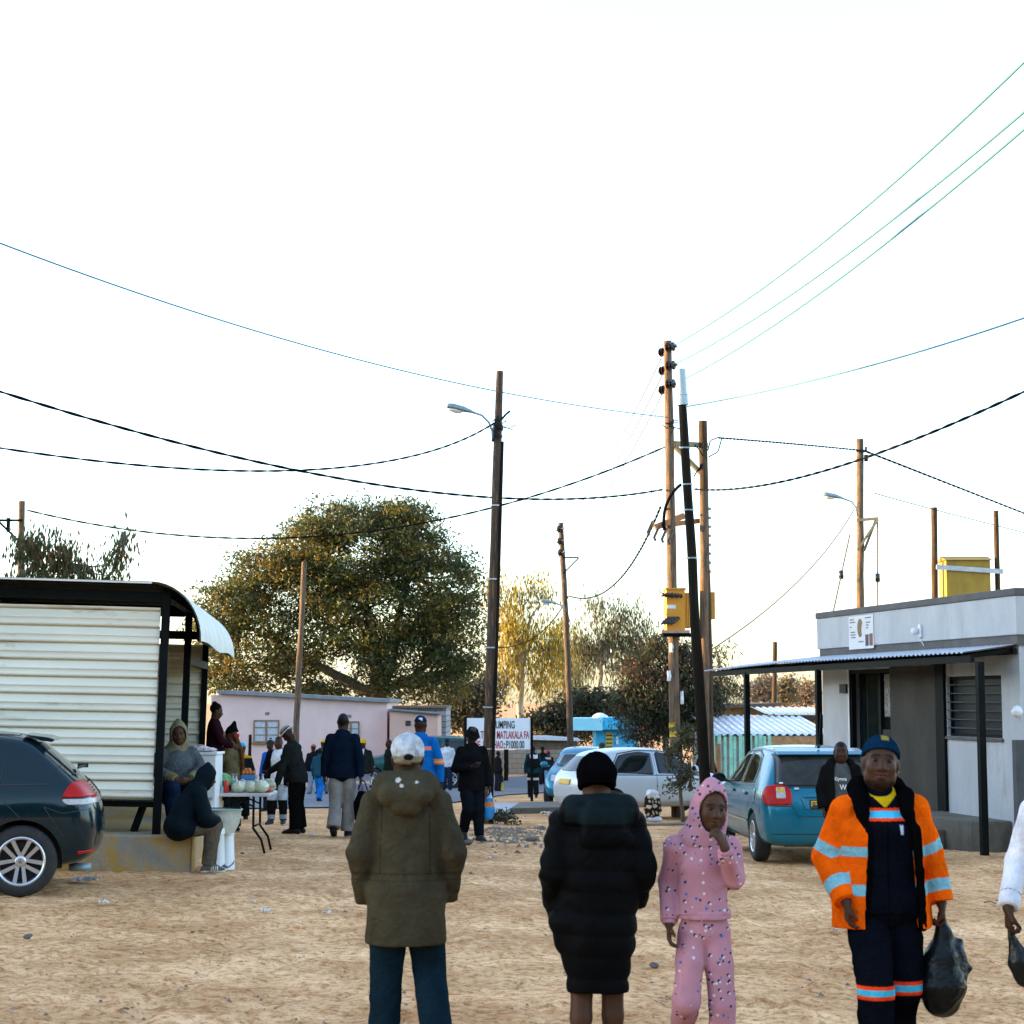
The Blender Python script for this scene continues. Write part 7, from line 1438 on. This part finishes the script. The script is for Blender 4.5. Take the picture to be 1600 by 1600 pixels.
HATM = s; pw = rootM(s) @ Vector(s.P['rw'] + np.array((-.06, .085, .03))); o = MB().box((0, 0, 0), (.075, .15, .009)).build('phone', mat('phone_glass', (.02, .02, .022), .1), bevel=.003); o.location = pw; o.rotation_euler = (R(35), 0, R(200)); tag(o, 'dark phone in the hand of the person in black', 'phone')
t_ = wp_(s, 'l', -.09)
bag('blue and orange printed plastic bag carried by the person in black', t_, [q3(0, .03), q3(.01, -.10), q3(.0, -.24), q3(-.01, -.34)], [.02, (.05, .03), (.085, .05), (.07, .05)], 0, h=.012, colf=lambda V: np.where((V[:, 2] > -.08)[:, None], np.array((.45, .62, .72)), np.where((np.abs(V[:, 2] + .17) < .035)[:, None], np.array((.6, .2, .04)), np.array((.02, .25, .55)))))
s = simple('person in a dark teal jacket with a black backpack walking away below the signboard', 833, 1164, 1247, yaw=4, jc=(.010, .040, .055), tcf=lambda V: bands(V, (.010, .011, .012), [(.50, .55, (.50, .52, .52))]), walk=1., h=.02)
F = Field(); F.seg((0, -.17, .62 * s.H), (0, -.17, .80 * s.H), (.155, .085), (.13, .075)); bp_ = F.mesh('backpack', .018, CLOTH, s.root, lambda V: np.where(((np.abs(V[:, 2] - 1.15) < .045) & (np.abs(V[:, 0]) < .11) & (V[:, 1] < -.18))[:, None], np.array((.6, .62, .62)), np.array((.010, .010, .011))))
mb = MB(); zc_ = .775 * s.H
for sx in (-1, 1): mb.span(sx * .035 - .012, sx * .035 + .012, -.262, -.25, zc_ - .045, zc_ + .045)
mb.span(-.035, .035, -.262, -.25, zc_ - .01, zc_ + .01); mb.build('emblem', WHITEP, s.root)
s = simple('child in a red beanie, dark grey jacket and pale jeans walking away', 857, 1172, 1230, yaw=0, jcf=lambda V: np.where(((np.abs(V[:, 2] - 1.02) < .03) & (np.abs(V[:, 0]) < .1) & (V[:, 1] < 0))[:, None], np.array((.5, .5, .5)), np.array((.022, .025, .025))), tc=(.28, .42, .52), hair=None, cap=.03, walk=.5); s.beanie((.62, .02, .025), tall=.02)
s = simple('person in dark clothes and black cap walking ahead of the red beanie child', 848, 1167, 1228, yaw=5, jc=(.012, .013, .014), hair=None, walk=-.6); s.beanie((.012, .013, .016))
simple('person in dark clothes half hidden behind the dark lamp pole', 778, 1173, D=57, yaw=-60, jc=(.014, .013, .013))
s = simple('person in a patterned cap standing behind the white car', 941, 1160, D=42, yaw=160, jc=(.03, .03, .03), hair=None); s.cap((.05, .05, .045))
simple('person in dark clothes standing behind the leafy sapling', 1101, 1166, D=40, yaw=150, jc=(.012, .011, .011))
loc, H = PA(1312, 1159, D=20.6)
s = Person('boy in a black jacket and grey lettered T-shirt standing behind the turquoise car', loc, R(176), H, .92, .0095, SKD, head=(2, -4, 0), hair='crop', hs=.98, pose=dict(re=(.135, -.02, .66), rw=(.135, .03, .53)))
s.top((.075, .080, .078), t=.016, hem=.48, name='shirt', sleeve=.5)
def opn2(F, s=s): G = Field(); G.seg((-.01, .17, .4 * s.H), (-.01, .17, .93 * s.H), (.085, .19), (.115, .2)); F.sub(G); F.seg(s.up(-.06, -.03, .845), s.up(.06, -.03, .845), .04 * s.H, .04 * s.H, k=.03); F.seg(s.up(.06, .03, .81), s.up(.068, -.01, .84), .025 * s.H, .03 * s.H, k=.03); F.seg(s.up(-.06, .03, .81), s.up(-.068, -.01, .84), .025 * s.H, .03 * s.H, k=.03)
s.top((.008, .008, .008), t=.034, hem=.45, extra=opn2, arm=1.15); s.legs((.02, .022, .03)); s.shoes(BLK)
zt = s.H * .70
for txt, sz, x, z in (('Gymna', .055, .085, zt + .045), ('W', .085, .03, zt - .06)):
    text_mesh('lettering', txt, sz, WHITEP, s.root, Matrix.Translation((x, .118 * s.H / 1.55, z)) @ Matrix.Rotation(math.pi, 4, 'Z') @ Z2Y, .85, .004)

# ------------------------------------------------------------------ things at the stall
tp = gp(405, 1334); YT0 = tp.y; TZ = zw(1240, YT0 - .1)
tb_ = empty('folding_table', gd(376, YT0 + .2)); tag(tb_, 'white topped folding table with dark tube legs laden with vegetables', 'table')
TW = mat('worn_white_top', (.55, .53, .48), .5, var=.25, vs=6)
xa, xb = xw(325, YT0), xw(424, YT0); mb = MB(); mb.span(xa, xb, YT0 - .05, YT0 + .68, TZ - .04, TZ); o = mb.build('tabletop', TW, None, bevel=.012); inpar2(o, tb_)
for x, sg in ((xb - .20, 1), (xa + .22, -1)):
    for yy in (YT0 + .02, YT0 + .60):
        g_ = float(gz(x, yy)); mb = MB(); mb.tube([(x, yy, TZ - .04), (x, yy, TZ - .42), (x + sg * .10, yy, TZ - .56), (x + sg * .14, yy, g_)], .015, 8); inpar2(mb.build('leg', DARKST, None, True), tb_)
        mb = MB(); mb.tube([(x, yy, TZ - .16), (x - sg * .26, yy, TZ - .045)], .011, 6); inpar2(mb.build('brace', DARKST, None, True), tb_)
    mb = MB(); mb.tube([(x, YT0 + .02, TZ - .40), (x, YT0 + .60, TZ - .40)], .013, 6); inpar2(mb.build('crossbar', DARKST, None, True), tb_)
def organic(name, label, cat, loc, build, col, m=CLOTH, h=.008, group=None, colf=None):
    F = Field(); build(F); o = F.mesh(name, h, m, None, colf or col); o.location = loc; return tag(o, label, cat, group)
CABB = mat('cabbage_in_film', (1, 1, 1), .3, var=.25, vs=10, attr=True, bump=.3, bs=30, spec=.6)
for i, (px, r_, lb) in enumerate(((376, .082, 'leftmost of the three wrapped cabbages on the table'), (394, .080, 'middle of the three wrapped cabbages on the table'), (410, .088, 'rightmost and biggest of the three wrapped cabbages on the table'))):
    Y = YT0 + .08; x = xw(px, Y)
    organic('cabbage', lb, 'cabbage', (x, Y, TZ + r_ * .86), lambda F, r_=r_: (F.ell((0, 0, 0), (r_ * 1.15, r_, r_ * .88)), F.disp(folds(.006, i, 40))), 0, CABB, group='cabbages on the table', colf=lambda V, r_=r_: np.where((np.abs(np.sin(np.arctan2(V[:, 0], V[:, 2]) * 5 + V[:, 1] * 20)) < .3)[:, None], np.array((.70, .70, .60)), np.array((.50, .52, .34))))
Y = YT0 + .3
organic('watermelon_bag', 'bulging green and black striped plastic bag on the left of the table', 'bag', (xw(346, Y), Y, TZ + .115), lambda F: (F.ell((0, 0, 0), (.17, .13, .12)), F.ell((.09, 0, -.03), (.09, .1, .09)), F.disp(folds(.010, 3, 24))), 0, BAGP, colf=lambda V: np.where((np.sin(V[:, 0] * 26 + V[:, 2] * 38) > .62)[:, None], np.array((.01, .03, .015)), np.array((.10, .30, .085))))
def can(label, px, py0, py1, r_, m, Y=YT0 + .05, name='drink_can', cat='can', prof=None):
    z0, z1 = TZ, zw(py1, Y); rt = empty(name, (xw(px, Y), Y, TZ)); tag(rt, label, cat); h_ = z1 - z0
    MB().lathe(prof or [(r_ * .85, 0), (r_, .01), (r_, h_ - .012), (r_ * .8, h_)], (0, 0, 0), 16).build('can_body', m, rt, True, auto=40); MB().lathe([(r_ * .78, h_ + .001), (r_ * .5, h_ + .006)], (0, 0, 0), 14).build('lid', STEEL, rt, True); return rt
can('red drink can standing on the table', 356, 1235, 1219, .028, mat('red_can', (.55, .015, .015), .3, var=.1))
can('small clear bottle standing left of the red can', 349, 1235, 1224, .022, mat('clear_plastic', (.35, .42, .45), .15, var=.4, vs=20), name='bottle', cat='bottle', prof=[(.02, 0), (.024, .02), (.024, .06), (.010, .085)])
o = MB().span(xw(330, YT0), xw(342, YT0), YT0 - .02, YT0 + .06, TZ, TZ + .018).build('lid', mat('yellow_lid', (.70, .50, .02), .5, var=.1), bevel=.006); tag(o, 'flat yellow lid lying at the left end of the table', 'lid')
Y = YT0 + .45; rt = empty('crate', (xw(391, Y), Y, TZ)); tag(rt, 'stacked pale tub with a blue rim on the table holding orange fruit', 'tub'); MB().span(-.085, .085, -.07, .07, .0, .14).build('tub', mat('mauve_tub', (.50, .48, .58), .5, var=.15), rt, bevel=.01); MB().span(-.09, .09, -.075, .075, .142, .20).build('rim', mat('blue_rim', (.04, .20, .42), .5), rt, bevel=.006)
for i in range(6):
    o = MB().lathe([(.001, -.03), (.02, -.024), (.03, 0), (.02, .024), (.001, .03)], (xw(391, Y) - .065 + .042 * (i % 4) + (.02 if i > 3 else 0), Y - .02 + .04 * (i // 4), TZ + .225 + (.03 if i > 3 else 0)), 10).build('fruit', mat('orange_fruit', (.52, .14, .03), .5, var=.25) if i == 0 else bpy.data.materials['orange_fruit'], None, True); tag(o, 'small orange fruit heaped on the blue rimmed tub', 'fruit', 'fruit heaped in the tub')
Y = YT0 + .3
organic('packet_heap', 'crumpled clear bag of mixed vegetables at the right end of the table', 'bag', (xw(421, Y), Y, TZ + .07), lambda F: (F.ell((0, 0, 0), (.10, .1, .09)), F.ell((-.08, 0, -.02), (.09, .1, .06)), F.disp(folds(.014, 6, 36))), 0, BAGP, colf=lambda V: np.array((.35, .34, .24)) * (.3 + 1.4 * fbm(V[:, 0] * 30, V[:, 2] * 30, 3))[:, None])
organic('jar', 'pale yellow packet beside the tub on the table', 'packet', (xw(402, Y), Y, TZ + .075), lambda F: (F.ell((0, 0, 0), (.035, .04, .085)), F.disp(folds(.004, 2, 50))), (.55, .48, .22), BAGP)
organic('bottle_cluster', 'clear crumpled plastic bag in front of the tub on the table', 'bag', (xw(381, Y), Y, TZ + .075), lambda F: (F.ell((0, 0, 0), (.05, .05, .085)), F.disp(folds(.010, 7, 50))), (.42, .42, .44), BAGP)
for i, (px, dy, r_, lb) in enumerate(((366, .28, .030, 'clear water bottle at the back of the table left of the tub'), (371, .22, .028, 'clear water bottle just in front of the tub on the table'), (412, .50, .030, 'tall clear bottle at the back right of the table'))):
    b_ = can(lb, px, 1235, 1214, r_, bpy.data.materials['clear_plastic'], Y=YT0 + dy, name='bottle', cat='bottle', prof=[(r_ * .9, 0), (r_, .02), (r_, .13), (r_ * .4, .175), (r_ * .4, .20)]); [setattr(c, 'location', (0, 0, .03)) for c in b_.children if c.name.startswith('lid')]
TOM = mat('tomato_red', (.42, .03, .012), .4, var=.25)
for i, (px, dy, dz, lb) in enumerate(((417, .12, 0, 'tomato at the front of the heap at the right end of the table'), (422, .10, 0, 'rightmost tomato of the heap at the right end of the table'), (419.5, .16, .05, 'tomato on top of the heap at the right end of the table'))):
    o = MB().lathe([(.001, -.03), (.026, -.022), (.036, 0), (.026, .024), (.001, .028)], (xw(px, YT0 + dy), YT0 + dy, TZ + .03 + dz), 12).build('tomato', TOM, None, True); tag(o, lb, 'tomato', 'tomatoes at the end of the table')
# cooker, basin, buckets
Y = 21.6; ck = empty('cooker', gd(317, Y)); tag(ck, 'white metal cooker used as a counter beside the stall post', 'cooker'); g_ = ck.location.z
mb = MB(); mb.span(-.17, .17, -.02, .5, .0, zw(1180, Y) - g_); mb.build('cabinet', WHITEP, ck, bevel=.01); mb = MB(); mb.span(-.05, .14, -.034, -.022, .12, .62); mb.build('oven_door', WHITEP, ck, bevel=.008); mb = MB(); mb.span(-.05, .14, -.055, -.037, .64, .665); mb.build('handle', STEEL, ck); mb = MB(); mb.span(-.19, .19, -.04, .52, zw(1180, Y) - g_ + .003, zw(1177, Y) - g_ + .01); mb.build('worktop', WHITEP, ck, bevel=.006)
organic('paper_heap', 'heap of pinkish papers and wrapping on the white cooker', 'papers', (xw(317, Y), Y + .2, zw(1172, Y)), lambda F: (F.ell((0, 0, 0), (.15, .14, .035)), F.ell((-.06, 0, .03), (.08, .1, .035)), F.disp(folds(.014, 8, 34))), 0, CLOTH, colf=lambda V: np.where((fbm(V[:, 0] * 22, V[:, 2] * 40 + V[:, 1] * 9, 2) > .42)[:, None], np.array((.55, .40, .36)), np.array((.6, .58, .55))))
Y = 19.6; bs = empty('basin', (xw(346, Y), Y, zw(1303, Y))); tag(bs, 'wide pale enamel basin with a green rim resting on white buckets', 'basin'); hz_ = zw(1266, Y) - zw(1303, Y)
MB().lathe([(.10, 0), (.165, .012), (.215, hz_ * .45), (.232, hz_ * .8), (.235, hz_ - .01), (.245, hz_), (.245, hz_ + .006), (.22, hz_ - .004), (.13, .03), (.10, .02)], (0, 0, 0), 32, cap=True).build('bowl', mat('enamel', (.40, .42, .37), .35, var=.3, vs=5, spots=(6, .6, (.25, .18, .1), .5)), bs, True, auto=50); MB().lathe([(.235, hz_ + .008), (.25, hz_ + .004), (.25, hz_ + .014), (.235, hz_ + .016)], (0, 0, 0), 32, cap=False).build('rim', mat('green_rim', (.16, .30, .25), .4), bs, True)
for px, py, Yb, lb in ((341, 1350, 19.35, 'front white plastic bucket with a wire handle under the basin'), (356, 1341, 19.75, 'rear white plastic bucket under the basin')):
    b = gd(px, Yb); bk_ = empty('bucket', b); tag(bk_, lb, 'bucket', 'white buckets under the basin'); hh_ = zw(1294 if px < 350 else 1296, Yb) - b.z
    MB().lathe([(.105, 0), (.105, .01), (.088, hh_ * .86), (.095, hh_ * .88), (.093, hh_ * .95), (.09, hh_)], (0, 0, 0), 24).build('pail', mat('bucket_white', (.66, .72, .74), .4, var=.1) if px < 350 else bpy.data.materials['bucket_white'], bk_, True, auto=40)
    MB().tube([(.10 * math.cos(a), -.106 * abs(math.sin(a)) ** .5 - .0, .09 - .07 * math.sin(a)) for a in np.linspace(0, math.pi, 12)], .005, 6).build('handle', BLACKP, bk_, True)
# patterned sack with a white cloth on top, by the sapling
Y = gp(1018, 1284).y; b = gd(1018, Y); sk_ = empty('sack', b); tag(sk_, 'giraffe patterned sack with a white plastic bag on top standing by the white car', 'sack')
def gir(V):
    P_ = np.stack([V[:, 0] * 15, V[:, 1] * 15, V[:, 2] * 15], 1); r = np.random.default_rng(4); pts_ = r.uniform((-4, -4, -1), (4, 4, 11), (420, 3)); d = np.sort(np.linalg.norm(P_[:, None] - pts_[None], axis=2), 1)[:, :2]; return np.where(((d[:, 1] - d[:, 0]) < .30)[:, None], np.array((.028, .018, .012)), np.array((.50, .45, .34)))
F = Field(); F.chain([(0, 0, .12), (.01, 0, .26), (.0, 0, .42), (-.01, 0, .47)], [.14, (.185, .16), (.16, .14), .10], k=.03); F.disp(folds(.008, 2, 20)); F.mesh('printed_cloth', .011, CLOTH, sk_, gir)
F = Field(); F.ell((0, -.01, .55), (.125, .11, .09)); F.ell((-.05, 0, .60), (.06, .06, .04)); F.ell((.04, -.02, .49), (.11, .1, .05)); F.disp(folds(.014, 5, 30)); F.mesh('white_bag', .011, BAGP, sk_, (.62, .62, .62))
F = Field(); F.ell((.03, -.04, .05), (.16, .14, .08)); F.cut((0, 0, .0), (0, 0, -1)); F.disp(folds(.012, 6, 26)); F.mesh('base_bag', .011, BAGP, sk_, (.55, .56, .58))
o = MB().tube([gp(985, 1291) + Vector((0, 0, .02)), gp(1040, 1290) + Vector((0, 0, .02)), gp(1075, 1289) + Vector((0, 0, .03))], .03, 8).build('timber', mat('old_timber', (.2, .17, .13), .9, var=.4), smooth=True); tag(o, 'old timber rail lying on the ground in front of the patterned sack', 'timber')
# ------------------------------------------------------------------ rubble and litter
rr = random.Random(12); lbl = {}
for i, (px, py, r_, m, lb) in enumerate(((776, 1296, .085, STONE, 'pale squarish stone in front of the lamp pole weeds'), (845, 1297, .09, STONED, 'dark round stone on the rubble left of the black coat'), (729, 1296, .07, STONE, 'tan stone left of the lamp pole behind the person in black'), (733, 1320, .09, STONED, 'dark flat stone at the feet of the person in black'), (831, 1315, .08, STONED, 'dark stone at the near edge of the rubble'), (805, 1318, .06, STONE, 'small pale stone at the near edge of the rubble'), (44, 1467, .045, STONED, 'dark angular stone alone on the sand at the lower left'), (195, 1581, .03, STONED, 'small dark stone at the bottom left of the sand'), (1022, 1511, .045, STONED, 'flat dark stone on the sand between the black coat and the pink child'), (735, 1366, .03, STONED, 'small dark stone on the sand right of the olive parka'), (379, 1335, .03, STONED, 'small dark stone near the table legs'), (301, 1457, .02, STONED, 'tiny dark stone on the sand below the trainers'))):
    o = rock('stone', gp(px, py), r_, 100 + i, m, (1.2, .8, .55)); tag(o, lb, 'stone', 'loose stones on the sand')
bmv, bmf = [], []; R_ = np.random.default_rng(5)
def pebble(x, y, r_):
    z = float(gz(x, y) + bumps(x, y)); k = len(bmv); a = R_.random() * 6
    for j in range(5): bmv.append((x + r_ * math.cos(a + j * 1.257) * R_.uniform(.7, 1.2), y + r_ * math.sin(a + j * 1.257) * R_.uniform(.7, 1.2), z - .005))
    bmv.append((x + r_ * .2 * R_.normal(), y + r_ * .2 * R_.normal(), z + r_ * R_.uniform(.4, .9)))
    for j in range(5): bmf.append((k + j, k + (j + 1) % 5, k + 5))
for _ in range(520):
    c = gp(800 + R_.normal() * 42, 1300 + abs(R_.normal()) * 12 - 6); pebble(c.x, c.y, R_.uniform(.015, .06))
for _ in range(900):
    px, py = R_.uniform(-20, 1620), 1290 + 320 * R_.random() ** .8; c = gp(px, py); pebble(c.x, c.y, R_.uniform(.004, .016) * (1.6 if R_.random() < .1 else 1))
o = mesh_obj('gravel', bmv, bmf, mat('rubble', (.22, .175, .125), .9, var=.7, vs=5)); tag(o, 'loose rubble and gravel strewn over the sand', 'gravel', kind='stuff')
LIT = mat('litter_white', (.68, .68, .68), .5, var=.2, vs=9); LITP = mat('litter_pink', (.62, .40, .42), .6, var=.3)
for i, (px, py, wpx, m, lb) in enumerate(((133, 1380, 34, LIT, 'crumpled clear plastic bag on the sand behind the dark car'), (162, 1414, 18, LIT, 'flat white scrap of paper in front of the plastic bag'), (397, 1412, 10, LIT, 'small crumpled white scrap left of the olive parka'), (415, 1428, 20, LIT, 'white wrapper left of the olive parka'), (509, 1430, 14, LIT, 'thin pale wrapper next to the olive parka sleeve'), (766, 1344, 11, LIT, 'white scrap on the sand right of the olive parka'), (1307, 1457, 12, LITP, 'pink wrapper on the sand beside the orange jacket'), (1212, 1382, 7, LIT, 'cream scrap on the sand below the turquoise car'), (447, 1299, 16, LIT, 'white paper at the shoes of the bending person'), (488, 1306, 10, LIT, 'pale paper right of the shoes of the bending person'), (386, 1330, 8, LIT, 'white scrap by the table leg'), (1525, 1524, 9, LIT, 'white scrap on the sand right of the black bag'), (855, 1274, 22, LIT, 'pale rubbish lying against the drain kerb'))):
    p = gp(px, py); w_ = wpx / 2800 * p.y; r = np.random.default_rng(i + 3); v = []
    for j in range(7):
        for k in range(6):
            u, q = j / 6 - .5, k / 5 - .5; v.append((u * w_ + r.normal() * w_ * .06, q * w_ * .7 + r.normal() * w_ * .06, .006 + abs(r.normal()) * w_ * .13 + .004))
    o = mesh_obj('paper_scrap', np.array(v), grid_faces(7, 6), m); o.location = p + Vector((0, 0, .01)); o.rotation_euler = (0, 0, i * .7); tag(o, lb, 'paper scrap', 'scraps of paper and plastic on the sand')
for i, pts in enumerate((((1538, 1413), (1548, 1411), (1556, 1415)), ((1556, 1410), (1566, 1408), (1575, 1410)))):
    o = MB().tube(resample([gp(*q) + Vector((0, 0, .02)) for q in pts], 8), .006, 5).build('twig', BARK, smooth=True); tag(o, ('left curved dark twig on the sand left of the white sleeve', 'right curved dark twig on the sand touching the white sleeve')[i], 'twig', 'twigs on the sand')
# ------------------------------------------------------------------ unseen house and trees behind the camera, added to dim fill and reflections
bh = empty('house', (0, -16, 0)); tag(bh, 'long plain brown house added behind the viewpoint to darken fill and reflections', 'house')
mb = MB(); mb.span(-26, 26, -6, 0, -.5, 4.2); mb.build('wall', mat('brown_plaster', (.16, .12, .08), .9, var=.3), bh); mb = MB(); mb.prism([(-26.4, 4.2), (26.4, 4.2), (26.4, 4.5), (-26.4, 4.5)], -6.5, .6); mb.build('roof', mat('old_roof', (.1, .09, .08), .8), bh)
for i, x in enumerate((-18, -9, 1, 11, 20)):
    b = Vector((x, -12.5, 0)); tree('offscreen_tree', 'bushy tree added behind the viewpoint to darken fill and reflections', b, [([b, b + Vector((0, 0, 4))], .2, .1)], [((x, -12.5, 5), (3.4, 2.6, 2.8)), ((x + 2.5, -12.5, 4), (2.5, 2, 2)), ((x - 2.5, -12.5, 4.4), (2.5, 2, 2))], 300, 30, .5, .5, GR, seed=120 + i, r0=.2, gap=0, group='trees added behind the viewpoint', shell=.2)
